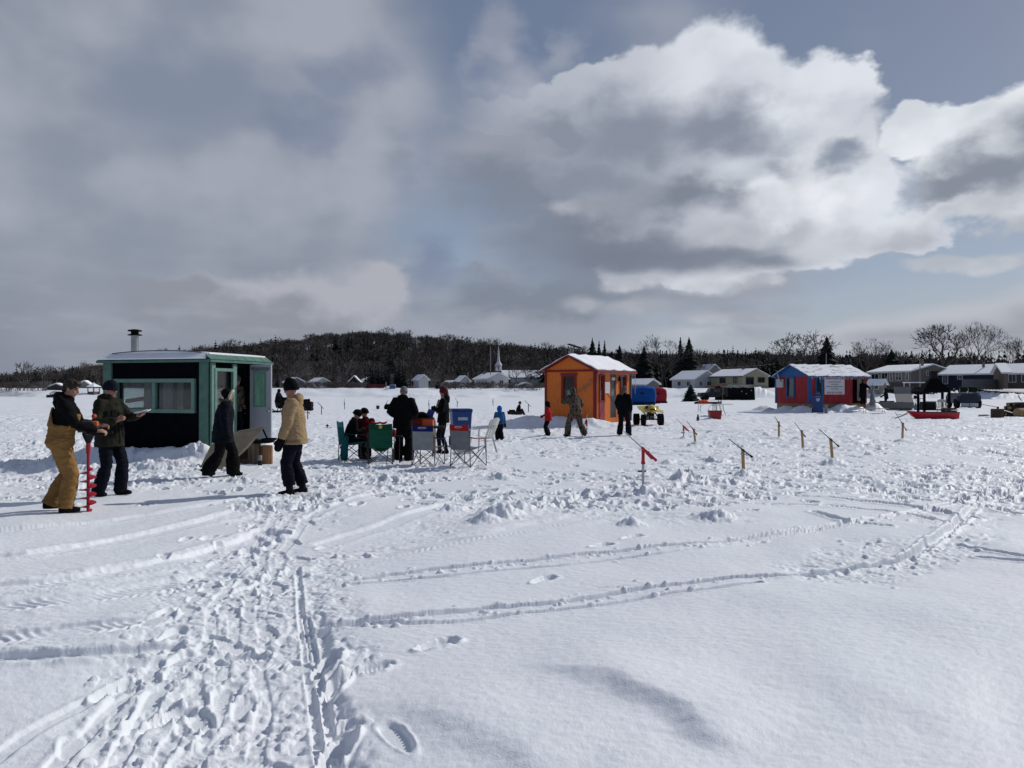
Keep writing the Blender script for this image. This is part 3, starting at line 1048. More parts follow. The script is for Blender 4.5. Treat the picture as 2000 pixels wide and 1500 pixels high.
def conifer_proto(seed, layers=11, per=9, width=0.20, droop=0.35, base=0.08):
    r = random.Random(seed)
    TV, TF, CV, CF = [], [], [], []
    cone3(TV, TF, Vector((0, 0, 0)), Vector((0, 0, 0.97)), 0.018, 0.004, 5)
    for i in range(layers):
        f = i / (layers - 1)
        z = base + (0.97 - base) * f ** 0.92
        w = width * (1 - f) ** 0.85 + 0.012
        for k in range(per):
            if r.random() < 0.12:
                continue
            a = 2 * math.pi * (k + r.uniform(-.35, .35)) / per + i
            L = w * r.uniform(0.6, 1.25)
            h = 0.035 + 0.05 * (1 - f)
            zz = z + r.uniform(-.02, .02)
            tip = Vector((math.cos(a) * L, math.sin(a) * L, zz - droop * L))
            s = Vector((-math.sin(a), math.cos(a), 0)) * (L * 0.42 + 0.010)
            inn = Vector((math.cos(a) * L * 0.1, math.sin(a) * L * 0.1, zz))
            midp = Vector((math.cos(a) * L * 0.6, math.sin(a) * L * 0.6, zz - droop * L * 0.4))
            o = len(CV)
            CV += [inn + Vector((0, 0, h)), midp + s, tip, midp - s, midp + Vector((0, 0, h * 0.5)), inn - Vector((0, 0, 0.01))]
            CF += [(o, o + 1, o + 4), (o + 1, o + 2, o + 4), (o + 2, o + 3, o + 4), (o + 3, o, o + 4), (o + 1, o + 5, o + 2), (o + 2, o + 5, o + 3), (o, o + 5, o + 1), (o, o + 3, o + 5)]
    return [(np.array([tuple(v) for v in V], np.float32), np.array(F, np.int32)) for V, F in ((TV, TF), (CV, CF))]


def merge_parts(parts):
    V = np.concatenate([p[0] for p in parts])
    off, F = 0, []
    for v, f in parts:
        F.append(f + off)
        off += len(v)
    return V, np.concatenate(F)


def build_woods():
    rs = np.random.RandomState(21)
    far_bare = [merge_parts(bare_proto(s, 3, 0.60, 0.0062, 0.30, first=0.26, trunk=0.20, fork=(3, 3))) for s in range(1, 7)]
    far_con = [merge_parts(conifer_proto(s, 8, 7, 0.24)) for s in range(1, 5)]

    def mass(name, label, spots, mats):
        Vs, Fs, Ms, off = [], [], [], 0
        for (x, y, z, h, wsc, kind, var) in spots:
            V, F = (far_bare if kind < 2 else far_con)[var % (6 if kind < 2 else 4)]
            a = rs.rand() * 6.28
            c, s = math.cos(a), math.sin(a)
            Q = np.stack([(V[:, 0] * c - V[:, 1] * s) * h * wsc + x, (V[:, 0] * s + V[:, 1] * c) * h * wsc + y, V[:, 2] * h + z - 0.3], -1)
            Vs.append(Q)
            Fs.append(F + off)
            Ms.append(np.full(len(F), kind))
            off += len(V)
        me = np_mesh(name, np.concatenate(Vs), np.concatenate(Fs), mats, np.concatenate(Ms), smooth=False)
        o = bpy.data.objects.new(name, me)
        COL.objects.link(o)
        tag(o, label, 'woods', kind='stuff')

    mats = [BARK, BARK_L, NEEDLE]
    spots = []
    for i in range(6400):
        px = rs.uniform(-420, 2450)
        y = 208 + 240 * rs.rand() ** 0.62
        x = W(px, y)
        cl = fbm(np.array([x / 38.0]), np.array([y / 38.0]), 2)[0]
        con_bias = 0.16 + 0.35 * (px > 1080) + (0.12 if px < 520 else 0)
        if y > 395:
            con_bias *= 0.5
        kind = 2 if cl + rs.normal(0, .22) > 0.55 - con_bias * 1.2 else (1 if rs.rand() < 0.32 else 0)
        h = rs.uniform(5.0, 7.6) if kind < 2 else rs.uniform(4.5, 8.0)
        h *= np.interp(px, [0, 420], [0.8, 1.0]) * (1.3 if rs.rand() < 0.08 else 1.0)
        z = float(hill_z(np.array([x]), np.array([y]))[0])
        spots.append((x, y, z, h, rs.uniform(1.0, 1.5), kind, rs.randint(0, 12)))
    mass('wooded_hillside', 'dense bare hardwoods with dark conifers covering the long hill', spots, mats)
    # darker belt of trees right behind the houses
    spots = []
    for i in range(1050):
        px = rs.uniform(-420, 2450) if i < 560 else rs.uniform(1060, 2450)
        y = rs.uniform(186, 225)
        x = W(px, y)
        right = px > 1060
        kind = 2 if rs.rand() < (0.72 if right else 0.30) else (1 if rs.rand() < 0.25 else 0)
        top = 686 if right else 722
        if px < 200: top = 741
        h = (1.65 + (760 - top) / 1500 * y) - 2.0
        h *= rs.uniform(0.6, 1.08)
        spots.append((x, y, 2.0, h, rs.uniform(0.9, 1.4), kind, rs.randint(0, 12)))
    # cedar clump by the blue booth, low scrub on the shore
    for i in range(26):
        px = rs.uniform(712, 762)
        y = rs.uniform(168, 174)
        spots.append((W(px, y), y, 1.7, rs.uniform(4.0, 6.0), 0.75, 2, rs.randint(0, 12)))
    for i in range(16):
        px = rs.uniform(772, 793)
        y = rs.uniform(170, 176)
        spots.append((W(px, y), y, 1.7, rs.uniform(5.0, 6.4), 0.6, 2, rs.randint(0, 12)))
    for i in range(420):
        px = rs.choice([rs.uniform(-100, 90), rs.uniform(640, 715), rs.uniform(850, 1060), rs.uniform(1880, 2000), rs.uniform(560, 650)], p=[.3, .2, .35, .05, .1])
        y = rs.uniform(158, 168)
        spots.append((W(px, y), y, 1.6, rs.uniform(0.8, 2.2), 1.7, 0 if rs.rand() < 0.7 else 1, rs.randint(0, 12)))
    mass('shore_woods', 'dark belt of conifers, bare trees and scrub behind the shore houses', spots, mats)


build_woods()


def tree(name, label, proto, px, d, top, wide=1.0, group=None, mats=(BARK, BARK), base=1.7, rz=0.0):
    z0 = base if d > 150 else gz(W(px, d), d) - 0.05
    h = ZP(top, d) - z0
    r = thing(name, label, 'tree', (W(px, d), d, z0), rz, group)
    for nm, (V, F), m in (('trunk', proto[0], mats[0]), ('crown', proto[1], mats[1])):
        me = np_mesh(nm, V * np.array([h * wide, h * wide, h], np.float32), F, [m], smooth=False)
        o = bpy.data.objects.new(nm, me)
        COL.objects.link(o)
        o.parent = r
    return r


def build_trees():
    big = [bare_proto(s, 6, 0.52, 0.0017, 0.30, first=0.22, trunk=0.30, fork=(2, 3)) for s in (3, 8, 14)]
    fan = [bare_proto(s, 6, 0.60, 0.0017, 0.28, first=0.15, trunk=0.28, fork=(2, 3)) for s in (5, 9)]
    con = [conifer_proto(s, 22, 17, 0.40, 0.22, 0.05) for s in (11, 12, 13)]
    thin = [conifer_proto(s, 16, 12, 0.19) for s in (21, 22)]
    sky = 'bare trees standing above the skyline'
    ev = 'conifers standing above the skyline'
    tree('bare_tree', 'tall rounded bare tree rising between the orange hut and the twin conifers', big[0], 1293, 178, 652, 1.15, sky)
    tree('bare_tree', 'wide open-crowned bare tree over the yellow house', fan[0], 1548, 184, 646, 1.25, sky, rz=1.0)
    tree('bare_tree', 'spreading bare tree leaning left above the beige house gable', fan[1], 1845, 176, 628, 1.15, sky)
    tree('bare_tree', 'tall bare tree with straight trunk above the navy house', big[1], 1908, 172, 624, 0.95, sky)
    tree('bare_tree', 'dense bushy bare tree right of the tall single spruce', big[2], 1690, 182, 658, 0.95, sky)
    tree('bare_tree', 'smaller bare tree crowding the bushy one beside the spruce', big[0], 1720, 186, 664, 0.9, sky, rz=2.0)
    tree('bare_tree', 'bare tree cut by the right edge above the last house', big[1], 1998, 170, 656, 1.0, sky, rz=2.2)
    tree('bare_tree', 'bare tree left of the brown snow-loaded cottage, above the far left shore', big[2], 95, 172, 712, 1.1, sky, (BARK_L, BARK))
    tree('bare_tree', 'pale-trunked bare tree at the far left shore', big[0], 34, 166, 724, 0.9, sky, (BARK_L, BARK))
    tree('bare_tree', 'slim bare tree on the slope just left of the green hut', big[1], 157, 180, 703, 0.8, sky)
    tree('bare_tree', 'old bare tree with heavy low limbs beside the village houses', fan[0], 578, 172, 703, 0.9, sky, (BARK_L, BARK_L), rz=2.0)
    tree('bare_tree', 'dark bare tree right of the church steeple', big[2], 1010, 170, 702, 1.0, sky, rz=1.2)
    tree('bare_tree', 'slanting bare tree in front of the long snowy church roof', fan[1], 1032, 166, 714, 0.8, sky, rz=0.6)
    tree('bare_tree', 'bare tree over the white shore house, behind the parked truck', big[0], 1375, 186, 680, 1.0, sky, (BARK_L, BARK), rz=0.4)
    tree('conifer', 'tallest of the three conifers behind the orange hut roof', con[0], 1157, 190, 660, 0.62, ev, (BARK, NEEDLE))
    tree('conifer', 'middle conifer of the three behind the orange hut roof', thin[0], 1170, 188, 667, 0.8, ev, (BARK, NEEDLE))
    tree('conifer', 'thin right-hand conifer of the three behind the orange hut roof', thin[1], 1181, 186, 666, 0.7, ev, (BARK, NEEDLE))
    tree('conifer', 'broad conifer of the pair right of the round bare tree', con[1], 1346, 180, 659, 0.75, ev, (BARK, NEEDLE))
    tree('conifer', 'slim conifer of the pair right of the round bare tree', thin[0], 1329, 182, 660, 0.85, ev, (BARK, NEEDLE_S))
    tree('spruce', 'tall single dark spruce behind the red hut', con[2], 1615, 176, 656, 0.90, ev, (BARK, NEEDLE))
    tree('conifer', 'rounded dark conifer behind the beige house roof', con[0], 1742, 172, 682, 1.25, ev, (BARK, NEEDLE))
    tree('conifer', 'conifer behind the blue pop-up shelter', con[1], 1258, 184, 676, 0.9, ev, (BARK, NEEDLE))
    tree('conifer', 'conifer with a ragged top beside the orange hut', con[2], 1210, 186, 674, 0.8, ev, (BARK, NEEDLE))
    tree('conifer', 'small dark conifer in front of the low village cottage', con[0], 856, 160, 742, 1.0, ev, (BARK, NEEDLE))
    # small fir standing on the ice near the truck
    tree('fir_tree', 'small fir tree set up on the ice left of the parked truck', con[1], 1349, 104, 750, 1.3, None, (BARK, NEEDLE_S))


build_trees()

# ================================================================== houses along the shore
SNOW = MATS['snow']
ROOFSNOW = pmat('roof_snow', (0.88, 0.89, 0.91), 0.7, 0.04, 1.5, bump=0.3, bscale=8)
PANE = glass_mat('dark_window_pane', (0.012, 0.014, 0.017))
WHITE_TRIM = pmat('white_trim_paint', (0.55, 0.56, 0.57), 0.6, 0.08)


def house(name, label, px, d, base_y, rz, L, Dp, eave, ridge, wall_c, win=(), gwin=(), door=None, chimney=None, group='houses along the far shore',
          trim=None, over=0.35, roof_m=None, skirt=None, cat='house'):
    """near corner at the origin; body x in [-L, 0], y in [0, Dp]; ridge along x; long side y=0 and gable x=0 face the lake"""
    z0 = ZP(base_y, d)
    r = thing(name, label, cat, (W(px, d), d, z0 - 0.3), R(rz), group)
    wm = pmat('siding_%02x%02x%02x' % tuple(int(v * 255) for v in wall_c), wall_c, 0.8, 0.07, 2.0)
    tr = trim or WHITE_TRIM
    e, g = eave + 0.3, ridge + 0.3
    b = MB()
    prof = [(0, 0, 0), (0, Dp, 0), (0, Dp, e), (0, Dp / 2, g), (0, 0, e)]
    b.prism(prof, (-L, 0, 0), (0, 0, 0))
    b.build('wall', wm, r)
    sl = (g - e) / (Dp / 2)
    rb = MB()
    for s in (0, 1):
        y0, z_0 = (-over, e - sl * over) if s == 0 else (Dp + over, e - sl * over)
        quad = [[(-L - over, y0, z_0 + .14), (over, y0, z_0 + .14)], [(-L - over, Dp / 2, g + .14), (over, Dp / 2, g + .14)]]
        rb.slab(quad, 0.20)
    rf = rb.build('roof', roof_m or ROOFSNOW, r)
    fb = MB()
    fb.box((-L / 2, -over - 0.03, e - sl * over + 0.02), (L + 2 * over, 0.05, 0.18))
    for s in (0, 1):
        yy = -over if s == 0 else Dp + over
        fb.bar((over + 0.03, yy, e - sl * over), (over + 0.03, Dp / 2, g), 0.05, 0.18)
    fb.build('fascia', tr, r)
    if skirt:
        sb = MB()
        sb.box((-L / 2, -0.04, skirt[0] / 2 + 0.15), (L, 0.06, skirt[0] + 0.3))
        sb.box((0.04, Dp / 2, skirt[0] / 2 + 0.15), (0.06, Dp, skirt[0] + 0.3))
        sb.build('foundation', skirt[1], r)

    def window(x, y, z, w, h, face):
        fr = MB()
        t = 0.09
        if face == 0:
            for (cx, cz, sx, sz) in ((x, z - h / 2, w + 2 * t, t), (x, z + h / 2, w + 2 * t, t), (x - w / 2 - t / 2, z, t, h), (x + w / 2 + t / 2, z, t, h), (x, z, 0.05, h)):
                fr.box((cx, -0.04, cz), (sx, 0.12, sz))
            p = MB().box((x, -0.015, z), (w, 0.05, h))
        else:
            for (cy, cz, sy, sz) in ((y, z - h / 2, w + 2 * t, t), (y, z + h / 2, w + 2 * t, t), (y - w / 2 - t / 2, z, t, h), (y + w / 2 + t / 2, z, t, h), (y, z, 0.05, h)):
                fr.box((0.04, cy, cz), (0.12, sy, sz))
            p = MB().box((0.015, y, z), (0.05, w, h))
        f = fr.build('window', tr, r)
        p.build('pane', PANE, f)

    for (u, z, w, h) in win:
        window(-u, 0, z + 0.3, w, h, 0)
    for (u, z, w, h) in gwin:
        window(0, u, z + 0.3, w, h, 1)
    if door:
        face, u, w, h, dm = door
        if face == 0:
            MB().box((-u, -0.03, h / 2 + 0.3), (w, 0.08, h)).build('door', dm, r)
        else:
            MB().box((0.03, u, h / 2 + 0.3), (0.08, w, h)).build('door', dm, r)
    if chimney:
        cx, cy, w, h = chimney
        MB().box((cx, cy, g - 0.4 + h / 2), (w, w, h)).build('chimney', pmat('chimney_masonry', (0.16, 0.13, 0.12), 0.9), rf)
    return r


def build_houses():
    DARKDOOR = pmat('dark_house_door', (0.03, 0.035, 0.04), 0.5)
    CONC = pmat('foundation_concrete', (0.20, 0.19, 0.18), 0.9)
    SHUT = pmat('dark_shutter_trim', (0.05, 0.055, 0.055), 0.6)
    # right-hand shore
    house('beige_house', 'long beige house with a row of white windows and snowy roof, behind the black fireplace', 1780, 150, 758, -72, 11, 10.5, 3.3, 4.6, (0.17, 0.155, 0.125),
          win=[(1.0, 2.35, 0.7, 1.5), (3.1, 2.35, 1.5, 1.5), (5.0, 2.25, 0.6, 1.6), (6.7, 2.35, 1.5, 1.5), (9.3, 2.0, 1.9, 1.9)], gwin=[(4.2, 2.9, 0.8, 0.9), (8.6, 2.6, 1.1, 1.6)],
          chimney=(-0.8, 3.6, 0.35, 1.6), skirt=(1.15, pmat('taupe_base', (0.085, 0.075, 0.068), 0.9)))
    house('yellow_house', 'pale yellow house with snowy roof and dark shutters, right of the black shelter', 1450, 158, 758, -63, 9.5, 7.2, 2.5, 3.9, (0.27, 0.27, 0.18),
          win=[(2.0, 1.6, 1.0, 1.1), (5.8, 1.6, 1.6, 1.1)], gwin=[(2.0, 1.5, 2.0, 1.5), (5.2, 1.7, 1.7, 1.0)], trim=SHUT, skirt=(0.5, CONC), chimney=(-3.0, 3.2, 0.4, 0.8))
    house('navy_house', 'low navy blue house with a grey plank fence, snowy lean-to roof at right', 1974, 140, 756, -58, 13, 9, 2.5, 4.2, (0.016, 0.020, 0.036),
          win=[(11.8, 1.5, 0.9, 1.7), (9.0, 1.9, 0.8, 0.7)], gwin=[(4.5, 2.4, 0.9, 0.9)], chimney=(-6.0, 2.6, 0.35, 1.0))
    house('cottage', 'brownish cottage with white corner post cut by the right edge', 1969, 128, 756, -20, 0.6, 7.0, 2.5, 3.9, (0.11, 0.085, 0.075), over=0.5)
    house('brown_cottage', 'brown porch cottage under a snowy roof at the right edge', 2062, 130, 756, -28, 8.0, 6.0, 2.4, 3.8, (0.085, 0.060, 0.052), win=[(4.2, 1.5, 1.2, 1.3), (6.2, 1.5, 1.0, 1.3)])
    house('white_house', 'small white house with snow-laden roof behind the parked truck', 1357, 165, 760, -62, 7.5, 6.5, 2.2, 3.9, (0.42, 0.43, 0.44),
          win=[(2.0, 1.2, 0.9, 1.0), (5.0, 1.2, 1.0, 1.0)], gwin=[(1.6, 1.2, 0.7, 0.9), (4.0, 1.2, 1.2, 0.9)])
    house('grey_cottage', 'grey cottage with a peaked snowy dormer behind the white house', 1378, 182, 750, -70, 6, 5, 2.6, 4.6, (0.20, 0.20, 0.20))
    house('low_cottage', 'low pale cottage with snowy roof behind the blue pop-up shelter', 1262, 150, 764, -55, 6, 3.5, 1.4, 2.3, (0.15, 0.15, 0.14), win=[(3, .9, 0.8, 0.6)])
    house('garden_shed', 'small white garden shelter with snowy roof left of the beige house', 1722, 138, 765, -50, 2.4, 1.8, 1.4, 2.1, (0.22, 0.21, 0.19), win=[(1.2, 0.8, 1.2, 0.7)], cat='shed', group=None)
    # village left of the orange hut
    house('white_bungalow', 'white bungalow with two square windows, left of the dark-walled house', 612, 165, 770, -58, 5.2, 4.2, 2.3, 3.4, (0.62, 0.63, 0.64),
          win=[(1.5, 1.2, 0.6, 0.7), (3.2, 1.2, 0.6, 0.7)], gwin=[(3.4, 1.2, 0.5, 0.8)], skirt=(0.5, CONC))
    house('dark_house', 'dark-walled house under a large steep snowy roof in the village', 672, 172, 769, -82, 5.5, 4.4, 1.6, 3.9, (0.035, 0.035, 0.04))
    house('grey_house', 'small grey house partly hidden behind the man in tan', 563, 170, 769, -60, 4.0, 3.6, 2.6, 3.5, (0.13, 0.14, 0.16), win=[(1.5, 1.6, 0.7, 0.8)])
    house('brown_house', 'dim brown house with frosted roof left of the dark cedars', 708, 178, 766, -65, 4.5, 4, 2.2, 3.4, (0.10, 0.095, 0.09))
    house('white_cottage', 'narrow tall white cottage with a snow cap right of the dark cedars', 818, 168, 765, -64, 3.6, 2.2, 2.7, 3.6, (0.5, 0.51, 0.52), group='houses along the far shore')
    house('low_white_cottage', 'very low white cottage with flat snowy roof mid-village', 872, 172, 767, -66, 5.5, 4, 1.5, 2.6, (0.48, 0.48, 0.49))
    house('snowy_cabin', 'tiny cabin with bright snowy roof left of the two-storey house', 898, 176, 762, -66, 3.0, 2.5, 2.1, 3.2, (0.40, 0.40, 0.40))
    house('two_storey_house', 'white two-storey house with a row of dark windows and a chimney, left of the church', 954, 170, 765, -62, 7.2, 5.0, 2.9, 4.1, (0.60, 0.61, 0.62),
          win=[(1.2, 2.0, 0.6, 0.9), (2.8, 2.0, 0.5, 1.1), (4.4, 2.0, 0.6, 0.9), (6.0, 2.0, 0.6, 0.8)], gwin=[(0.9, 2.1, 0.7, 0.6), (3.2, 2.1, 0.9, 0.8)], chimney=(-6.2, 2.2, 0.9, 0.9))
    house('lakeside_pavilion', 'flat-roofed white pavilion below the church', 1012, 162, 768, -80, 4.0, 3.4, 1.6, 2.1, (0.5, 0.5, 0.5), group=None)
    # far left shore
    house('long_cottage', 'dark cottage with a ragged snowy roof on the far left shore', 92, 168, 772, -70, 4.5, 3.5, 1.7, 2.5, (0.05, 0.045, 0.045))
    house('lake_cabin', 'dark cabin under a thick white roof left of the man with the auger', 118, 172, 770, -70, 4.2, 3.0, 1.8, 2.9, (0.045, 0.055, 0.06))
    house('shore_cottage', 'white shore cottage hidden behind the head of the man with the auger', 150, 176, 769, -70, 4.2, 3.0, 1.8, 2.9, (0.20, 0.2, 0.2))
    # gazebo
    r = thing('gazebo', 'small grey gazebo with a snowy tent roof between the two men at the left', 'gazebo', (W(183, 165), 165, ZP(772, 165) - 0.2))
    for k in range(6):
        a = k * math.pi / 3
        MB().box((1.25 * math.cos(a), 1.25 * math.sin(a), 1.0), (0.14, 0.14, 2.0)).build('post', pmat('weathered_wood', (0.11, 0.10, 0.095), 0.9), r)
    MB().lathe([(1.2, 0.1), (1.2, 1.0)], n=6).build('rail_wall', MATS['weathered_wood'], r)
    MB().lathe([(1.65, 2.0), (1.6, 2.1), (0.25, 2.75), (0.02, 2.95)], n=6).build('roof', ROOFSNOW, r)
    # church
    z0 = ZP(758, 205)
    WHITE = pmat('church_siding', (0.58, 0.59, 0.61), 0.7, 0.06)
    c = thing('church', 'white church with an open belfry, slender spire and long snowy roof', 'church', (W(972, 205), 205, z0), R(-8))
    nave = MB()
    prof = [(0, -1.0, -1), (0, 6.0, -1), (0, 6.0, 2.8), (0, 2.5, 4.6), (0, -1.0, 2.8)]
    nave.prism(prof, (0.5, 0, 0), (12.5, 0, 0))
    nave.build('wall', WHITE, c)
    rf = MB()
    rf.slab([[(0.2, -1.4, 2.75), (12.8, -1.4, 2.75)], [(0.2, 2.5, 4.75), (12.8, 2.5, 4.75)]], 0.22)
    rf.slab([[(0.2, 6.4, 2.75), (12.8, 6.4, 2.75)], [(0.2, 2.5, 4.75), (12.8, 2.5, 4.75)]], 0.22)
    rf.build('roof', ROOFSNOW, c)
    tw = MB()
    tw.box((0, 1.5, 1.8), (1.7, 1.7, 5.6))
    tw.build('tower', pmat('tower_brown_shingle', (0.10, 0.085, 0.08), 0.9), c)
    bf = MB()
    for k in range(8):
        a = k * math.pi / 4 + math.pi / 8
        bf.box((0.78 * math.cos(a), 1.5 + 0.78 * math.sin(a), 5.35), (0.2, 0.2, 1.6), Euler((0, 0, a)))
    bf.lathe([(0.98, 4.5), (0.98, 4.75)], (0, 1.5, 0), 8)
    bf.lathe([(0.98, 6.1), (0.95, 6.3), (0.55, 6.9), (0.42, 7.2)], (0, 1.5, 0), 8)
    bf.build('belfry', WHITE, c)
    sp = MB()
    sp.lathe([(0.42, 7.2), (0.30, 8.2), (0.12, 10.6), (0.02, 11.2)], (0, 1.5, 0), 8)
    s_o = sp.build('spire', WHITE, c)
    cr = MB()
    cr.box((0, 1.5, 11.45), (0.07, 0.07, 0.7))
    cr.box((0, 1.5, 11.5), (0.34, 0.07, 0.07))
    cr.build('cross', WHITE, s_o)
    # grey plank fence before the navy house
    f = MB()
    a, b2 = Vector((W(1879, 129), 129, 0)), Vector((W(1958, 133), 133, 0))
    n = 46
    for k in range(n):
        q = a.lerp(b2, (k + 0.5) / n)
        f.box((q.x, q.y, 1.75 + 0.7), ((b2 - a).length / n * 0.93, 0.05, 1.75 + 0.08 * math.sin(k * 1.7)))
    tag(f.build('plank_fence', pmat('grey_fence_boards', (0.10, 0.10, 0.105), 0.9, 0.3, 4)), 'weathered grey plank fence in front of the navy house', 'fence')
    # red snow fence by the booth
    f = MB()
    for k in range(60):
        px = 720 + 32 * k / 60
        x, y = W(px, 158), 158 + 0.4 * math.sin(k)
        f.box((x, y, 1.65 + 0.45), (0.035, 0.03, 1.1))
    for z in (1.75, 2.1, 2.5):
        f.bar((W(719.5, 158), 158, z), (W(752.5, 158), 158, z), 0.03)
    tag(f.build('snow_fence', pmat('red_slat_paint', (0.16, 0.03, 0.03), 0.8)), 'red slatted snow fence on the far shore left of the blue booth', 'fence')
    # portable toilet
    t = thing('portable_toilet', 'blue portable toilet on the far shore behind the man in black', 'toilet', (W(767, 156), 156, ZP(771, 156) - 0.1))
    BL = pmat('booth_blue_plastic', (0.03, 0.09, 0.22), 0.5)
    MB().box((0, 0, 1.0), (1.15, 1.15, 2.0)).build('cabin', BL, t)
    MB().box((0, 0, 2.08), (1.2, 1.2, 0.16), taper=(0.8, 0.8)).build('roof', pmat('booth_pale_roof', (0.3, 0.33, 0.38), 0.6), t)
    MB().box((0, -0.6, 0.95), (0.75, 0.05, 1.75)).build('door', pmat('booth_door_blue', (0.035, 0.11, 0.27), 0.5), t)
    sh = thing('kiosk', 'brown ticket kiosk with a snowy hip roof beside the blue toilet', 'kiosk', (W(758, 158), 158, ZP(772, 158) - 0.1))
    MB().box((0, 0, 0.75), (1.6, 1.4, 1.5)).build('wall', pmat('kiosk_brown', (0.09, 0.06, 0.045), 0.9), sh)
    MB().box((0, 0, 1.75), (2.0, 1.8, 0.5), taper=(0.15, 0.15)).build('roof', ROOFSNOW, sh)


build_houses()


# ------------------------------------------------------------------ utility poles and wires
def build_poles():
    WOOD = pmat('pole_wood', (0.10, 0.085, 0.07), 0.9)
    GREY = pmat('grey_pole', (0.22, 0.22, 0.22), 0.7)
    WIRE = pmat('black_wire', (0.02, 0.02, 0.02), 0.6)
    tops = []
    for px, d, top, lab, m in ((621, 176, 732, 'wooden utility pole with a crossarm behind the white bungalow', WOOD), (548, 178, 737, 'utility pole right of the green hut, in the village', WOOD),
                               (803, 172, 728, 'utility pole in front of the narrow white cottage', WOOD), (914, 166, 727, 'pale pole left of the two-storey house', GREY),
                               (754, 157, 746, 'short pale lamp pole beside the kiosk and toilet', GREY), (958, 172, 677, 'tall thin mast left of the church spire', GREY),
                               (1417, 176, 715, 'utility pole between the truck and the yellow house', WOOD), (1614, 150, 690, 'grey pole rising behind the red hut roof', GREY),
                               (1785, 168, 698, 'utility pole with wires left of the leaning bare tree', WOOD), (1797, 147, 700, 'thin metal flue pole at the beige house corner', GREY)):
        z = ZP(top, d)
        b = 1.6
        r = thing('utility_pole', lab, 'pole', (W(px, d), d, b), 0, 'poles along the shore')
        MB().tube([(0, 0, -0.3), (0, 0, z - b)], [0.12, 0.08], 8).build('pole', m, r)
        if m is WOOD:
            MB().box((0, -0.12, z - b - 0.35), (1.7, 0.1, 0.12)).build('crossarm', m, r)
        tops.append((r.location.x, d, z - 0.3))

    def wire(a, b, sag, lab):
        pts = []
        a, b = Vector(a), Vector(b)
        for k in range(17):
            t = k / 16
            p = a.lerp(b, t)
            p.z -= sag * 4 * t * (1 - t)
            pts.append(p)
        tag(MB().tube(pts, 0.014, 4).build('overhead_wire', WIRE), lab, 'wire', 'overhead wires')
    wire(tops[8], (W(2100, 150), 150, 8.2), 0.5, 'overhead wire from the pole left of the leaning tree to the right edge')
    wire(tops[6], (W(1600, 200), 200, 10.0), 0.5, 'overhead wire crossing the dark trees between the yellow house and the spruce')
    wire(tops[1], tops[0], 0.4, 'overhead wire between the two village poles right of the green hut')


build_poles()


# ================================================================== fishing huts
def wall_panel(mb, axis, at, th, u0, u1, z0, z1, holes=()):
    """boxes of a wall along axis with rectangular openings (u0, u1, z0, z1)"""
    us = sorted({u0, u1, *[h[0] for h in holes], *[h[1] for h in holes]})
    for a, b in zip(us[:-1], us[1:]):
        hs = sorted([(h[2], h[3]) for h in holes if h[0] <= a and h[1] >= b])
        z = z0
        for lo, hi in hs + [(z1, z1)]:
            if lo > z + 1e-4:
                c = ((a + b) / 2, at, (z + lo) / 2)
                s = (b - a, th, lo - z)
                if axis == 'y':
                    c, s = (at, (a + b) / 2, c[2]), (th, b - a, s[2])
                mb.box(c, s)
            z = max(z, hi)


def frame_box(mb, axis, at, th, u0, u1, z0, z1, t):
    for (a, b, c, d) in ((u0 - t, u1 + t, z1, z1 + t), (u0 - t, u1 + t, z0 - t, z0), (u0 - t, u0, z0, z1), (u1, u1 + t, z0, z1)):
        c3, s3 = ((a + b) / 2, at, (c + d) / 2), (b - a, th, d - c)
        if axis == 'y':
            c3, s3 = (at, c3[0], c3[2]), (th, s3[0], s3[2])
        mb.box(c3, s3)


def see_glass(name, tint=(0.75, 0.8, 0.8), gloss=0.3):
    m = bpy.data.materials.new(name)
    m.use_nodes = True
    t = NT(m.node_tree)
    m.node_tree.nodes.remove(m.node_tree.nodes['Principled BSDF'])
    out = m.node_tree.nodes['Material Output']
    tr = t.new('ShaderNodeBsdfTransparent')
    tr.inputs[0].default_value = (*tint, 1)
    gl = t.new('ShaderNodeBsdfGlossy')
    gl.inputs['Roughness'].default_value = 0.04
    mx = t.new('ShaderNodeMixShader')
    lw = t.new('ShaderNodeLayerWeight')
    lw.inputs[0].default_value = 0.25
    t.put(mx.inputs[0], t.math('MULTIPLY_ADD', E(t, lw.outputs['Fresnel']), 0.9, gloss * 0.08, clamp=True))
    t.t.links.new(tr.outputs[0], mx.inputs[1])
    t.t.links.new(gl.outputs[0], mx.inputs[2])
    t.t.links.new(mx.outputs[0], out.inputs[0])
    return m


CLEAR = see_glass('window_glass')
STEEL = pmat('galvanised_steel', (0.32, 0.33, 0.34), 0.38, 0.15, 6, metal=0.85)
BLACK_STEEL = pmat('black_steel', (0.006, 0.006, 0.0065), 0.75, 0.3, 8, spec=0.06)
PLY = pmat('plywood', (0.26, 0.17, 0.085), 0.85, 0.25, 6, stretch=(1, 1, 6))
PAPER = pmat('white_paper', (0.62, 0.63, 0.64), 0.8, 0.04)


def text_mesh(body, size, name, mat, parent, loc, rot, bold=0.0, width=None, sy=1.0):
    cu = bpy.data.curves.new(name, 'FONT')
    cu.body = body
    cu.size = size
    cu.align_x = 'CENTER'
    cu.align_y = 'CENTER'
    cu.extrude = 0.002
    cu.offset = bold
    tmp = bpy.data.objects.new(name, cu)
    COL.objects.link(tmp)
    bpy.context.view_layer.update()
    dg = bpy.context.evaluated_depsgraph_get()
    me = bpy.data.meshes.new_from_object(tmp.evaluated_get(dg))
    w = tmp.dimensions.x
    bpy.data.objects.remove(tmp)
    me.name = name
    me.materials.clear()
    me.materials.append(mat)
    o = bpy.data.objects.new(name, me)
    COL.objects.link(o)
    o.parent = parent
    o.location = loc
    o.rotation_euler = rot
    if width:
        k = width / w
        o.scale = (k, sy, 1)
    return o


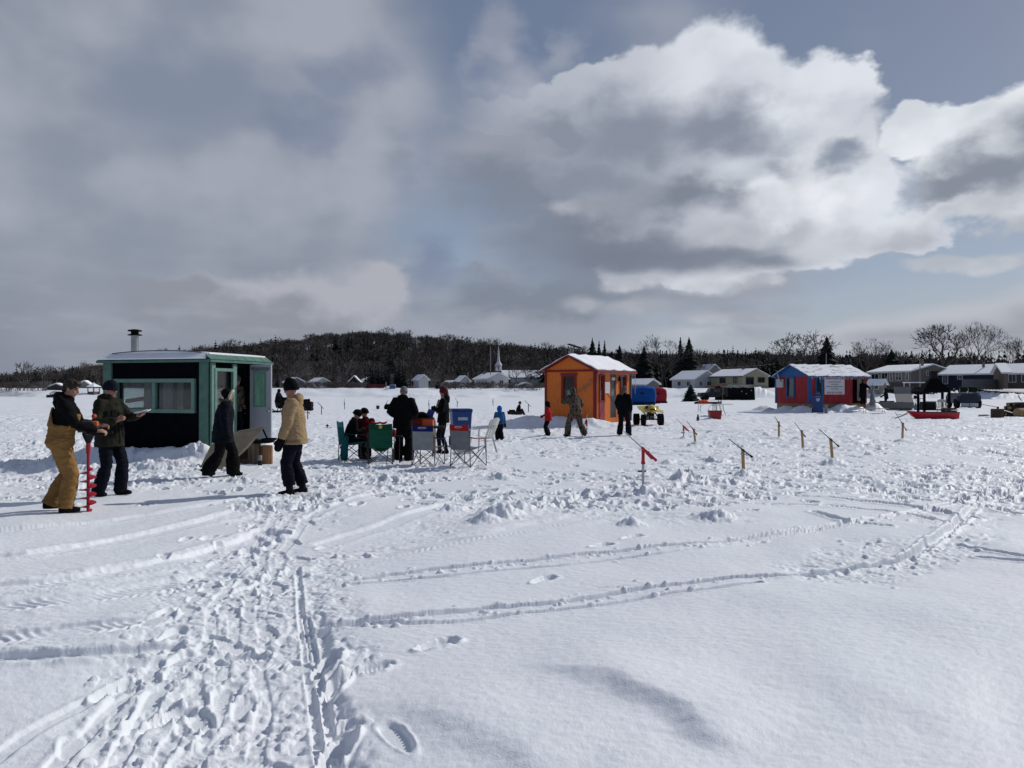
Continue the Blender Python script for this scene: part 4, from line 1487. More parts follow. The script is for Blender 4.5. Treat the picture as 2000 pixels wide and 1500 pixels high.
def stovepipe_cap(mb, x, y, z, r):
    mb.lathe([(r * 1.85, z), (r * 1.85, z + 0.02), (r * 1.0, z + 0.04), (r * 1.0, z + 0.09), (r * 1.85, z + 0.10), (r * 1.75, z + 0.13), (r * 0.6, z + 0.15)], (x, y, 0), 18)


def green_hut():
    TEAL = pmat('seafoam_green_paint', (0.078, 0.165, 0.134), 0.6, 0.16, 5, bump=0.15, bscale=30)
    TEAL_L = pmat('light_seafoam_trim', (0.135, 0.245, 0.205), 0.6, 0.12, 6)
    BLK = pmat('black_wall_panel', (0.0035, 0.004, 0.006), 0.8, 0.3, 4, spec=0.03)
    ROOM = pmat('hut_inside_panel', (0.028, 0.03, 0.03), 0.85, 0.15, 4)
    r = thing('fishing_hut', 'black-walled fishing hut with seafoam green trim, open white door and stovepipe', 'fishing hut', (-6.69, 17.0, 0), R(-16.6), 'painted fishing huts')
    L, Dp, z0, z1 = 2.90, 2.12, 0.22, 2.26
    win = (-2.48, -0.44, 1.20, 1.80)
    b = MB()
    wall_panel(b, 'x', 0.03, 0.06, -L, 0, z0, z1, [win])
    wall_panel(b, 'x', Dp - 0.03, 0.06, -L, 0, z0, z1)
    lwin = (0.50, 1.30, 1.20, 1.82)
    wall_panel(b, 'y', -L + 0.03, 0.06, 0.06, Dp - 0.06, z0, z1, [lwin])
    swin, dr = (0.17, 0.74, 1.12, 2.05), (0.95, 1.40, 0.40, 2.18)
    wall_panel(b, 'y', -0.03, 0.06, 0.06, Dp - 0.06, z0, z1, [swin, dr])
    b.build('wall', BLK, r)
    f = MB()
    f.box((-L / 2, Dp / 2, 0.36), (L - 0.14, Dp - 0.14, 0.06))
    f.box((-L / 2, Dp / 2, 2.20), (L - 0.14, Dp - 0.14, 0.05))
    f.box((-L / 2, Dp - 0.075, 1.3), (L - 0.14, 0.03, 1.75))
    wall_panel(f, 'y', -L + 0.075, 0.03, 0.1, Dp - 0.1, 0.42, 2.17, [lwin])
    f.box((-2.0, Dp - 0.45, 0.75), (1.4, 0.6, 0.7))
    f.build('interior', ROOM, r)
    # corner posts
    for x, y in ((-0.13, -0.02), (-L + 0.13, -0.02), (-0.13, Dp + 0.02), (-L + 0.13, Dp + 0.02)):
        p = MB()
        p.box((x, y, (z0 + z1) / 2 - 0.05), (0.235, 0.05, z1 - z0 + 0.1))
        p.build('corner_board', TEAL, r, bevel=0.004)
    p = MB()
    p.box((0.025, 0.07, (z0 + z1) / 2 - 0.06), (0.05, 0.13, z1 - z0 + 0.08))
    p.box((0.022, 0.83, 1.25), (0.045, 0.14, 1.95))
    p.box((0.022, 1.52, 1.25), (0.045, 0.12, 1.95))
    p.box((0.022, 0.45, 0.70), (0.04, 0.60, 0.72))
    p.box((0.022, 1.84, 1.25), (0.04, 0.50, 1.95))
    p.build('side_trim', TEAL_L, r, bevel=0.004)
    p = MB()
    p.box((0.07, 1.21, 0.33), (0.22, 0.75, 0.10))
    p.build('threshold', TEAL, r)
    # long front window, two panes
    w = MB()
    frame_box(w, 'x', -0.02, 0.10, win[0], win[1], win[2], win[3], 0.085)
    w.box(((win[0] + win[1]) / 2 - 0.02, -0.005, 1.5), (0.09, 0.07, 0.6))
    wo = w.build('window', TEAL_L, r, bevel=0.004)
    mid = (win[0] + win[1]) / 2
    for a, c in ((win[0], mid - 0.065), (mid + 0.025, win[1])):
        MB().box(((a + c) / 2, 0.03, 1.5), (c - a, 0.012, 0.6)).build('pane', CLEAR, wo)
    # curtains and things just inside
    cm = pmat('thin_white_curtain', (0.55, 0.55, 0.54), 0.9, 0.08)
    nt = NT(cm.node_tree)
    tl = nt.new('ShaderNodeBsdfTranslucent')
    tl.inputs[0].default_value = (.6, .6, .58, 1)
    ms = nt.new('ShaderNodeMixShader')
    ms.inputs[0].default_value = 0.6
    cm.node_tree.links.new(cm.node_tree.nodes['Principled BSDF'].outputs[0], ms.inputs[1])
    cm.node_tree.links.new(tl.outputs[0], ms.inputs[2])
    cm.node_tree.links.new(ms.outputs[0], cm.node_tree.nodes['Material Output'].inputs[0])
    for a, c, dk in ((-1.90, -1.72, 0), (-1.36, -1.12, 1), (-0.98, -0.84, 0)):
        rows = []
        for k in range(7):
            q = k / 6
            x = a + (c - a) * q
            rows.append([(x, 0.13 + 0.035 * math.sin(k * 2.2), 1.16), (x * 1.0 + 0.02, 0.13 + 0.035 * math.sin(k * 2.2), 1.86)])
        MB().slab(rows, 0.01).build('curtain', cm, wo)
    MB().box((-2.25, 0.25, 1.40), (0.5, 0.06, 0.09), Euler((0, -0.12, 0))).build('red_sleeve_on_sill', pmat('faded_red_cloth', (0.30, 0.035, 0.045), 0.9), wo)
    w = MB()
    frame_box(w, 'y', -L - 0.02, 0.05, lwin[0], lwin[1], lwin[2], lwin[3], 0.06)
    wo2 = w.build('window', TEAL_L, r)
    MB().box((-L + 0.02, 0.9, 1.51), (0.012, 0.8, 0.62)).build('pane', CLEAR, wo2)
    # side window
    w = MB()
    frame_box(w, 'y', 0.02, 0.09, swin[0], swin[1], swin[2], swin[3], 0.07)
    wo = w.build('window', TEAL_L, r, bevel=0.004)
    MB().box((-0.02, (swin[0] + swin[1]) / 2, 1.585), (0.012, swin[1] - swin[0], 0.93)).build('pane', CLEAR, wo)
    # open door, hinged on the far jamb
    ao = bpy.data.objects.new('door', None)
    DW = pmat('white_door_paint', (0.37, 0.39, 0.43), 0.5, 0.06, 3)
    d = MB()
    y = 1.43
    wall_panel(d, 'x', y, 0.045, 0.03, 0.61, 0.42, 2.23, [(0.15, 0.46, 1.24, 2.04)])
    do = d.build('door', DW, r, bevel=0.003)
    bpy.data.objects.remove(ao)
    w = MB()
    frame_box(w, 'x', y - 0.025, 0.03, 0.17, 0.44, 1.26, 2.02, 0.035)
    w.build('window_frame', TEAL_L, do)
    MB().box((0.305, y, 1.64), (0.29, 0.012, 0.78)).build('pane', see_glass('door_glass', (0.5, 0.6, 0.57), 0.25), do)
    k = MB()
    k.ball((0.56, y - 0.06, 1.12), 0.030)
    k.tube([(0.56, y - 0.02, 1.12), (0.56, y - 0.06, 1.12)], 0.014)
    k.build('knob', STEEL, do, smooth=True)
    k = MB()
    k.box((0.32, y - 0.03, 2.14), (0.50, 0.02, 0.06))
    k.box((0.32, y - 0.03, 2.09), (0.44, 0.016, 0.02))
    k.build('door_closer', pmat('grey_door_strip', (0.16, 0.17, 0.185), 0.5), do)
    # roof: sloping green edge, low snow-covered vault, rolled membrane
    o1, o2 = 0.12, -0.04
    fa = MB()
    B = [(-L - o1, -o1, 2.25), (o1, -o1, 2.25), (o1, Dp + o1, 2.25), (-L - o1, Dp + o1, 2.25)]
    T = [(-L - o2, -o2, 2.42), (o2, -o2, 2.42), (o2, Dp + o2, 2.42), (-L - o2, Dp + o2, 2.42)]
    B2 = [(p[0], p[1], 2.30) for p in B]
    fa.add(B + B2 + T, [(3, 2, 1, 0), (0, 1, 5, 4), (1, 2, 6, 5), (2, 3, 7, 6), (3, 0, 4, 7), (4, 5, 9, 8), (5, 6, 10, 9), (6, 7, 11, 10), (7, 4, 8, 11), (8, 9, 10, 11)])
    for i in range(7):                                                 # shingle courses on the side slope
        yy = -0.1 + i * 0.33
        fa.box((0.055, yy + 0.12, 2.368), (0.19, 0.315, 0.012), Euler((0, R(37), 0)))
    ro = fa.build('roof', TEAL, r)
    sn = MB()
    arch = [(-L + 0.02 + (L - 0.04) * j / 14, 0.02, 2.43 + 0.105 * math.sin(math.pi * (0.04 + 0.92 * j / 14)) ** 0.6) for j in range(15)]
    sn.prism([(arch[0][0], 0.02, 2.40)] + arch + [(arch[-1][0], 0.02, 2.40)], (0, 0, 0), (0, Dp - 0.04, 0))
    sn.build('roof_snow', ROOFSNOW, ro, smooth=True, angle=35)
    me = MB()
    me.tube([(p[0], 0.0, p[2] - 0.012) for p in arch[1:-1]], 0.010, 6)
    me.build('roof_edge_roll', pmat('dark_roofing_felt', (0.05, 0.055, 0.06), 0.9), ro, smooth=True)
    sn = MB()
    rows = [[(-L - 0.08, -0.13 - 0.02, 2.335), (-0.0, -0.13 - 0.02, 2.335)], [(-L - 0.02, -0.01, 2.435), (-0.04, -0.01, 2.435)]]
    sn.slab(rows, 0.03)
    sn.build('edge_snow', ROOFSNOW, ro)
    # stovepipe
    inv = Matrix.Rotation(R(16.6), 3, 'Z')
    q = inv @ (Vector((W(263, 18.6), 18.6, 0)) - Vector((-6.69, 17.0, 0)))
    p = MB()
    p.lathe([(0.085, 2.45), (0.085, 2.97)], (q.x, q.y, 0), 18)
    po = p.build('stovepipe', STEEL, r, smooth=True, angle=50)
    p = MB()
    stovepipe_cap(p, q.x, q.y, 2.95, 0.087)
    p.build('cap', BLACK_STEEL, po, smooth=True, angle=35)
    MB().lathe([(0.115, 2.44), (0.115, 2.50), (0.09, 2.56)], (q.x, q.y, 0), 18).build('flashing', BLACK_STEEL, po, smooth=True, angle=40)
    return r


green_hut()


def orange_hut():
    OR = pmat('orange_wall_paint', (0.68, 0.175, 0.030), 0.75, 0.13, 2.5, bump=0.35, bscale=40, stretch=(8, 8, 1))
    RED = pmat('dark_red_trim_paint', (0.20, 0.018, 0.018), 0.6, 0.10, 4)
    PINK = pmat('faded_red_panel', (0.28, 0.05, 0.058), 0.7, 0.10, 3)
    DK = pmat('dark_door_paint', (0.045, 0.050, 0.055), 0.5, 0.2, 3)
    r = thing('fishing_hut', 'orange fishing hut with dark red trim and a clean snowy gable roof', 'fishing hut', (3.69, 34.0, 0), R(-37.2), 'painted fishing huts')
    Wd, L, z0, ze, za = 2.70, 3.26, 0.12, 2.50, 3.13
    b = MB()
    gw = (-1.68, -1.08, 1.10, 2.22)
    b.prism([(-Wd, 0, ze), (0, 0, ze), (-Wd / 2, 0, za)], (0, 0, 0), (0, 0.06, 0))
    b.prism([(-Wd, 0, ze), (0, 0, ze), (-Wd / 2, 0, za)], (0, L - 0.06, 0), (0, L, 0))
    wall_panel(b, 'x', 0.03, 0.06, -Wd, 0, z0, ze, [gw])
    wall_panel(b, 'x', L - 0.03, 0.06, -Wd, 0, z0, ze)
    wall_panel(b, 'y', -Wd + 0.03, 0.06, 0.06, L - 0.06, z0, ze)
    w1, dr, w2 = (0.36, 0.70, 1.15, 2.25), (1.32, 1.86, 0.35, 2.35), (2.28, 2.72, 1.15, 2.22)
    wall_panel(b, 'y', -0.03, 0.06, 0.06, L - 0.06, z0, ze, [w1, dr, w2])
    b.build('wall', OR, r)
    MB().box((-Wd / 2, L / 2, 0.3), (Wd - 0.15, L - 0.15, 0.05)).build('floor', PLY, r)
    f = MB()
    f.box((-Wd / 2, -0.02, ze - 0.02), (Wd, 0.04, 0.09))
    f.box((-0.04, -0.02, (z0 + ze) / 2 - 0.03), (0.10, 0.04, ze - z0 - 0.06))
    f.box((-Wd + 0.04, -0.02, (z0 + ze) / 2 - 0.03), (0.10, 0.04, ze - z0 - 0.06))
    f.box((0.02, 0.05, (z0 + ze) / 2 - 0.03), (0.04, 0.09, ze - z0 - 0.06))
    f.build('corner_trim', RED, r)
    MB().box((0.025, L - 0.04, (z0 + ze) / 2), (0.05, 0.10, ze - z0 - 0.1)).build('corner_board', DK, r)
    for nm, axis, at, h, sgn in (('window', 'x', -0.02, gw, 1), ('window', 'y', 0.02, w1, -1), ('window', 'y', 0.02, w2, -1)):
        w = MB()
        frame_box(w, axis, at, 0.07, h[0], h[1], h[2], h[3], 0.10 if axis == 'x' else 0.07)
        if axis == 'x':
            w.box(((h[0] + h[1]) / 2, -0.03, h[3] + 0.12), (h[1] - h[0] + 0.30, 0.08, 0.06))
        wo = w.build('window', RED, r)
        a, c = (h[0] + h[1]) / 2, (h[2] + h[3]) / 2
        s = (h[1] - h[0], 0.012, h[3] - h[2])
        if axis == 'x':
            MB().box((a, 0.03, c), s).build('pane', CLEAR, wo)
            MB().box((a, 0.12, c - 0.25), (s[0] * 0.6, 0.012, s[2] * 0.34)).build('notice', PAPER, wo)
        else:
            MB().box((-0.03, a, c), (s[1], s[0], s[2])).build('pane', CLEAR, wo)
    MB().box((0.02, 0.53, 0.60), (0.04, 0.46, 0.95)).build('lower_panel', PINK, r)
    MB().box((0.02, 2.50, 0.62), (0.04, 0.50, 0.95)).build('lower_panel', PINK, r)
    d = MB()
    wall_panel(d, 'y', -0.02, 0.04, dr[0] + 0.01, dr[1] - 0.01, dr[2], dr[3], [(dr[0] + 0.1, dr[1] - 0.1, 1.35, 2.2)])
    do = d.build('door', DK, r)
    MB().box((-0.02, (dr[0] + dr[1]) / 2, 1.775), (0.012, 0.36, 0.85)).build('pane', CLEAR, do)
    MB().box((0.01, (dr[0] + dr[1]) / 2, 2.12), (0.012, 0.30, 0.12)).build('door_sticker', PAPER, do)
    MB().ball((0.035, dr[1] - 0.06, 1.15), 0.03).build('knob', STEEL, do, smooth=True)
    l = MB()
    l.box((0.07, 2.06, 2.12), (0.10, 0.10, 0.20), taper=(0.6, 0.6))
    l.tube([(0.0, 2.06, 2.26), (0.07, 2.06, 2.28), (0.07, 2.06, 2.22)], 0.012)
    l.build('wall_lamp', BLACK_STEEL, r)
    # notice on the wall
    s = MB().box((0.014, 1.02, 1.72), (0.012, 0.42, 0.52)).build('notice_board', PAPER, r)
    INK = pmat('faint_ink', (0.25, 0.27, 0.30), 0.9)
    k = MB()
    for i, wd in enumerate((0.26, 0.30, 0.22, 0.28)):
        k.box((0.022, 1.02, 1.88 - i * 0.09), (0.004, wd, 0.014))
    k.build('print_lines', INK, s)
    # roof
    sl = (za - ze) / (Wd / 2)
    ov = 0.20
    rb = MB()
    for sgn in (-1, 1):
        e = sgn * (Wd / 2 + ov)
        rb.slab([[(-Wd / 2 + e, -0.18, za - sl * (Wd / 2 + ov) + 0.05), (-Wd / 2 + e, L + 0.18, za - sl * (Wd / 2 + ov) + 0.05)],
                 [(-Wd / 2, -0.18, za + 0.05), (-Wd / 2, L + 0.18, za + 0.05)]], 0.05)
    ro = rb.build('roof', RED, r)
    sb = MB()
    for sgn in (-1, 1):
        e = sgn * (Wd / 2 + ov)
        rows = []
        for i in range(6):
            q = i / 5
            rows.append([(-Wd / 2 + e * (1 - q), -0.15 + (L + 0.3) * j / 12, za + 0.10 - sl * (Wd / 2 + ov) * (1 - q) + 0.022 * math.sin(j * 1.7 + i * 2.3) + 0.014 * math.sin(j * 4.1 + i)) for j in range(13)])
        sb.slab(rows, 0.05)
    sb.build('roof_snow', ROOFSNOW, ro, smooth=True, angle=35)
    f = MB()
    for sgn in (-1, 1):
        e = sgn * (Wd / 2 + ov)
        f.bar((-Wd / 2 + e, -0.20, za - sl * (Wd / 2 + ov) + 0.02), (-Wd / 2, -0.20, za + 0.02), 0.04, 0.13)
        f.bar((-Wd / 2 + e, L + 0.20, za - sl * (Wd / 2 + ov) + 0.02), (-Wd / 2, L + 0.20, za + 0.02), 0.04, 0.13)
    f.box((ov + 0.02, L / 2, za - sl * (Wd / 2 + ov) + 0.02), (0.04, L + 0.4, 0.12))
    f.build('fascia', RED, ro)
    ic = MB()
    rr = random.Random(2)
    for k in range(20):
        yy = -0.1 + k * 0.17 + rr.uniform(-.05, .05)
        h = rr.uniform(0.06, 0.28) if k > 10 else rr.uniform(0.03, 0.10)
        z = za - sl * (Wd / 2 + ov) - 0.03
        ic.lathe([(0.004, z - h), (0.013, z)], (ov + 0.02, yy, 0), 5)
    ic.lathe([(0.010, z - 0.95), (0.016, z)], (ov + 0.02, L + 0.02, 0), 5)
    ic.build('icicles', pmat('clear_ice', (0.6, 0.64, 0.68), 0.15, 0.05), ro)
    # leaning stovepipe behind the ridge
    p = MB()
    a, t = Vector((-2.25, 1.5, 2.7)), Vector((-2.18, 1.5, 3.62))
    p.tube([a, t], 0.085, 14)
    po = p.build('stovepipe', pmat('dull_zinc', (.16, .17, .18), .5), r, smooth=True, angle=50)
    MB().box((-2.05, 1.48, 3.70), (0.62, 0.34, 0.035), Euler((0.1, 0.32, 0.2))).build('cap', BLACK_STEEL, po)
    # antler-like branch nailed to the gable
    br = MB()
    def P(px, z, y=-0.09):
        return (px, y, z)
    main = [P(-0.16, 2.10), P(-0.30, 1.86), P(-0.55, 1.68), P(-0.85, 1.55), P(-1.0, 1.40)]
    br.tube(main, [0.03, 0.028, 0.024, 0.018, 0.008], 6)
    for i, q in ((1, P(-0.14, 1.80)), (2, P(-0.62, 1.90)), (2, P(-0.42, 1.52)), (3, P(-0.98, 1.66)), (0, P(-0.08, 1.98))):
        br.tube([main[i], q], [0.02, 0.006], 5)
    br.build('antler_branch', pmat('weathered_branch', (0.20, 0.165, 0.13), 0.9), r, smooth=True)
    return r


orange_hut()


def red_hut():
    RD = pmat('red_wall_paint', (0.30, 0.024, 0.030), 0.75, 0.20, 2.4, stretch=(1.5, 1.5, .5))
    BL = pmat('blue_trim_paint', (0.018, 0.095, 0.27), 0.6, 0.10, 3)
    r = thing('fishing_hut', 'red fishing hut with blue trim, icicles and a large white rental sign', 'fishing hut', (20.9, 54.0, 0), R(19.9), 'painted fishing huts')
    L, Dp, z0, ze, za = 5.17, 3.56, 0.62, 2.58, 3.35
    b = MB()
    gw, dr, nw = (1.56, 2.26, 1.10, 2.46), (3.85, 4.62, 0.62, 2.42), (0.62, 1.02, 0.80, 2.45)
    wall_panel(b, 'x', 0.03, 0.06, 0, L, z0, ze, [dr, nw])
    wall_panel(b, 'x', Dp - 0.03, 0.06, 0, L, z0, ze)
    wall_panel(b, 'y', 0.03, 0.06, 0.06, Dp - 0.06, z0, ze, [gw])
    wall_panel(b, 'y', L - 0.03, 0.06, 0.06, Dp - 0.06, z0, ze)
    b.build('wall', RD, r)
    sk = MB()
    sk.box((L / 2, 0.05, 0.32), (L - 0.1, 0.04, 0.60))
    sk.box((0.05, Dp / 2, 0.32), (0.04, Dp - 0.2, 0.60))
    sk.build('plywood_skirt', PLY, r)
    MB().box((L / 2, Dp / 2, 0.6), (L - 0.2, Dp - 0.2, 0.05)).build('floor', PLY, r)
    g = MB()
    g.prism([(0, -0.05, ze - 0.02), (0, Dp + 0.05, ze - 0.02), (0, Dp / 2, za)], (-0.02, 0, 0), (0.05, 0, 0))
    g.build('gable', BL, r)
    MB().prism([(0, 0, ze), (0, Dp, ze), (0, Dp / 2, za)], (L - 0.06, 0, 0), (L, 0, 0)).build('gable', BL, r)
    t = MB()
    t.box((-0.02, 0.05, 1.58), (0.05, 0.16, 1.94))
    t.box((-0.02, Dp - 0.05, 1.58), (0.05, 0.16, 1.94))
    t.box((0.05, -0.02, 1.58), (0.18, 0.05, 1.94))
    t.box((0.55, -0.015, 1.55), (0.10, 0.05, 1.9))
    t.box((1.12, -0.015, 1.55), (0.14, 0.05, 1.9))
    t.box((L / 2, -0.02, ze + 0.02), (L + 0.1, 0.05, 0.14))
    t.build('trim', BL, r)
    w = MB()
    frame_box(w, 'y', -0.03, 0.07, gw[0], gw[1], gw[2], gw[3], 0.09)
    wo = w.build('window', BL, r)
    MB().box((0.03, (gw[0] + gw[1]) / 2, 1.78), (0.012, 0.70, 1.36)).build('pane', PANE, wo)
    cu = MB()
    cu.box((-0.0, 1.80, 1.78), (0.02, 0.42, 1.30))
    cu.build('curtain', pmat('pale_green_curtain', (0.16, 0.19, 0.18), 0.9), wo)
    w = MB()
    frame_box(w, 'x', -0.02, 0.05, nw[0], nw[1], nw[2], nw[3], 0.03)
    wo = w.build('window', BL, r)
    MB().box((0.82, 0.03, 1.62), (0.40, 0.012, 1.65)).build('pane', glass_mat('teal_dark_glass', (0.015, 0.04, 0.045)), wo)
    # doorway with a striped hanging
    MB().box((4.23, 0.55, 1.5), (0.9, 0.03, 1.9)).build('doorway_shade_panel', pmat('painted_doorway_shade', (0.02, 0.02, 0.022), 0.9), r)  # near-black panel behind the opening, its colour stands for the shade inside
    rows = []
    for k in range(13):
        x = 4.26 + 0.40 * k / 12
        rows.append([(x, -0.03 + 0.03 * math.sin(k * 2.0), 0.80), (x, -0.03 + 0.03 * math.sin(k * 2.0), 2.40)])
    cu = MB().slab(rows, 0.01)
    m = pmat('striped_cloth', (0.34, 0.33, 0.27), 0.9)
    nt = NT(m.node_tree)
    wv = nt.new('ShaderNodeTexWave', wave_type='BANDS', bands_direction='X')
    wv.inputs['Scale'].default_value = 2.2
    nt.t.links.new(nt.new('ShaderNodeTexCoord').outputs['Object'], wv.inputs[0])
    nt.put(m.node_tree.nodes['Principled BSDF'].inputs['Base Color'], nt.mix(nt.smooth(E(nt, wv.outputs[1]), 0.4, 0.6), (0.36, 0.36, 0.33), (0.10, 0.12, 0.09)))
    cu.build('door_curtain', m, r, smooth=True)
    # sign
    s = MB().box((2.20, -0.03, 1.92), (1.78, 0.03, 1.30)).build('rental_sign', PAPER, r, bevel=0.004)
    SR = pmat('sign_red_letters', (0.42, 0.02, 0.05), 0.8)
    SG = pmat('sign_grey_letters', (0.20, 0.23, 0.24), 0.8)
    rot = (R(90), 0, 0)
    text_mesh('CABANE A PECHE A LOUER', 0.2, 'lettering', SR, s, (2.20, -0.048, 2.42), rot, 0.006, 1.62, 1.25)
    text_mesh('(819) 291 216-3052', 0.2, 'lettering', SR, s, (2.20, -0.048, 1.39), rot, 0.004, 1.35, 1.0)
    k = MB()
    rr = random.Random(4)
    for i, wd in enumerate((1.18, 0.66, 1.50, 0.72)):
        z = 2.16 - i * 0.165
        x = 2.20 - wd / 2
        while x < 2.20 + wd / 2 - 0.05:
            q = rr.uniform(0.03, 0.07)
            k.box((x + q / 2, -0.048, z + rr.uniform(-.006, .006)), (q, 0.006, 0.065))
            x += q + 0.016
    k.build('small_print', SG, s)
    # white meter box and stovepipe on the gable
    MB().box((-0.06, 3.0, 2.08), (0.10, 0.72, 0.62)).build('meter_box', pmat('meter_box_white', (0.42, 0.43, 0.44), 0.6), r)
    p = MB()
    p.tube([(-0.12, 2.85, 2.2), (-0.20, 2.85, 2.3), (-0.20, 3.05, 2.7), (-0.20, 3.08, 3.1)], 0.06, 10)
    po = p.build('stovepipe', STEEL, r, smooth=True, angle=60)
    p = MB()
    p.lathe([(0.10, 3.0), (0.16, 3.05), (0.16, 3.4), (0.24, 3.42), (0.24, 3.5), (0.12, 3.55), (0.12, 3.7), (0.06, 3.75)], (-0.20, 3.08, 0), 14)
    p.build('cap', BLACK_STEEL, po, smooth=True, angle=35)
    # roof with patchy snow
    sl = (za - ze) / (Dp / 2)
    ov = 0.22
    rb = MB()
    for sgn in (-1, 1):
        e = sgn * (Dp / 2 + ov)
        rb.slab([[(-0.25, Dp / 2 + e, za + 0.04 - sl * (Dp / 2 + ov)), (L + 0.25, Dp / 2 + e, za + 0.04 - sl * (Dp / 2 + ov))], [(-0.25, Dp / 2, za + 0.04), (L + 0.25, Dp / 2, za + 0.04)]], 0.05)
    ro = rb.build('roof', BL, r)
    sm = bpy.data.materials.new('patchy_roof_snow')
    sm.use_nodes = True
    nt = NT(sm.node_tree)
    oc = nt.new('ShaderNodeTexCoord').outputs['Object']
    n = nt.noise(nt.vmath('MULTIPLY', oc, (0.9, 2.0, 1)), 1.6, 5, 0.6)
    bs = sm.node_tree.nodes['Principled BSDF']
    nt.put(bs.inputs['Base Color'], nt.mix(nt.smooth(n, 0.52, 0.66), (0.76, 0.78, 0.82), (0.22, 0.22, 0.22)))
    bs.inputs['Roughness'].default_value = 0.8
    sb = MB()
    for sgn in (-1, 1):
        e = sgn * (Dp / 2 + ov - 0.02)
        rows = []
        for i in range(8):
            q = i / 7
            rows.append([(-0.22 + (L + 0.44) * j / 24, Dp / 2 + e * (1 - q), za + 0.09 - sl * (Dp / 2 + ov) * (1 - q) + 0.024 * math.sin(j * 1.3 + i * 1.9) + 0.018 * math.sin(j * 3.7 + i * .7)) for j in range(25)])
        sb.slab(rows, 0.05)
    sb.build('roof_snow', sm, ro, smooth=True, angle=35)
    ic = MB()
    zz = za - sl * (Dp / 2 + ov)
    for k in range(46):
        h = rr.uniform(0.04, 0.20)
        ic.lathe([(0.004, zz - h), (0.016, zz + 0.02)], (-0.15 + k * 0.12 + rr.uniform(-.04, .04), -ov, 0), 5)
    ic.lathe([(0.006, zz - 0.42), (0.02, zz)], (0.75, -ov, 0), 5)
    ic.build('icicles', MATS['clear_ice'], ro)
    p = MB()
    p.lathe([(0.06, 2.6), (0.06, 3.35)], (L - 0.1, Dp - 0.4, 0), 12)
    po = p.build('stovepipe', BLACK_STEEL, r, smooth=True, angle=60)
    p = MB()
    p.lathe([(0.07, 3.3), (0.17, 3.36), (0.17, 3.5), (0.19, 3.52), (0.16, 3.58)], (L - 0.1, Dp - 0.4, 0), 12)
    p.build('cap', BLACK_STEEL, po, smooth=True, angle=40)
    return r


red_hut()


# ================================================================== people
def remesh(mb, voxel, smooth=2, wrinkle=None, seed=0.0):
    """fuse overlapping shapes into one skin; optional cloth wrinkles -> mesh data"""
    me = bpy.data.meshes.new('t')
    me.from_pydata(mb.v, [], mb.f)
    bm = bmesh.new()
    bm.from_mesh(me)
    bmesh.ops.recalc_face_normals(bm, faces=bm.faces)
    bm.to_mesh(me)
    bm.free()
    o = bpy.data.objects.new('t', me)
    COL.objects.link(o)
    md = o.modifiers.new('r', 'REMESH')
    md.mode = 'VOXEL'
    md.voxel_size = voxel
    dg = bpy.context.evaluated_depsgraph_get()
    out = bpy.data.meshes.new_from_object(o.evaluated_get(dg))
    bpy.data.objects.remove(o)
    bpy.data.meshes.remove(me)
    bm = bmesh.new()
    bm.from_mesh(out)
    for _ in range(smooth):
        bmesh.ops.smooth_vert(bm, verts=bm.verts, factor=0.5, use_axis_x=True, use_axis_y=True, use_axis_z=True)
    if wrinkle:
        bm.normal_update()
        amp, fr = wrinkle
        fold = fr < 20
        sh = Vector((seed * 7.1, seed * 3.7, seed))
        for v in bm.verts:
            p = v.co * fr + sh
            p2 = Vector((p.x, p.y, p.z * 1.7))
            n = mnoise.noise(p2) + 0.5 * mnoise.noise(p2 * 2.3)
            if fold:
                p3 = Vector((p.x * .8, p.y * .8, p.z * 2.6 + mnoise.noise(p * 0.9)))
                n = 0.45 * n + 0.75 * (0.45 - 1.6 * abs(mnoise.noise(p3)))
            v.co += v.normal * (amp * n)
    for f in bm.faces:
        f.smooth = True
    bm.to_mesh(out)
    bm.free()
    return out


def part(me, name, mats, parent):
    me.name = name
    me.materials.clear()
    for m in (mats if isinstance(mats, (list, tuple)) else [mats]):
        me.materials.append(m)
    o = bpy.data.objects.new(name, me)
    COL.objects.link(o)
    o.parent = parent
    return o


def ik(a, t, l1, l2, pole):
    a, t = Vector(a), Vector(t)
    d = t - a
    D = d.length
    if D > (l1 + l2) * 0.995:
        t = a + d * ((l1 + l2) * 0.995 / D)
        d = t - a
        D = d.length
    k = (l1 * l1 - l2 * l2 + D * D) / (2 * D)
    h = math.sqrt(max(0, l1 * l1 - k * k))
    n = d / D
    p = Vector(pole)
    p = p - n * p.dot(n)
    p = p.normalized() if p.length > 1e-6 else Vector((0, 1, 0))
    return a + n * k + p * h, t


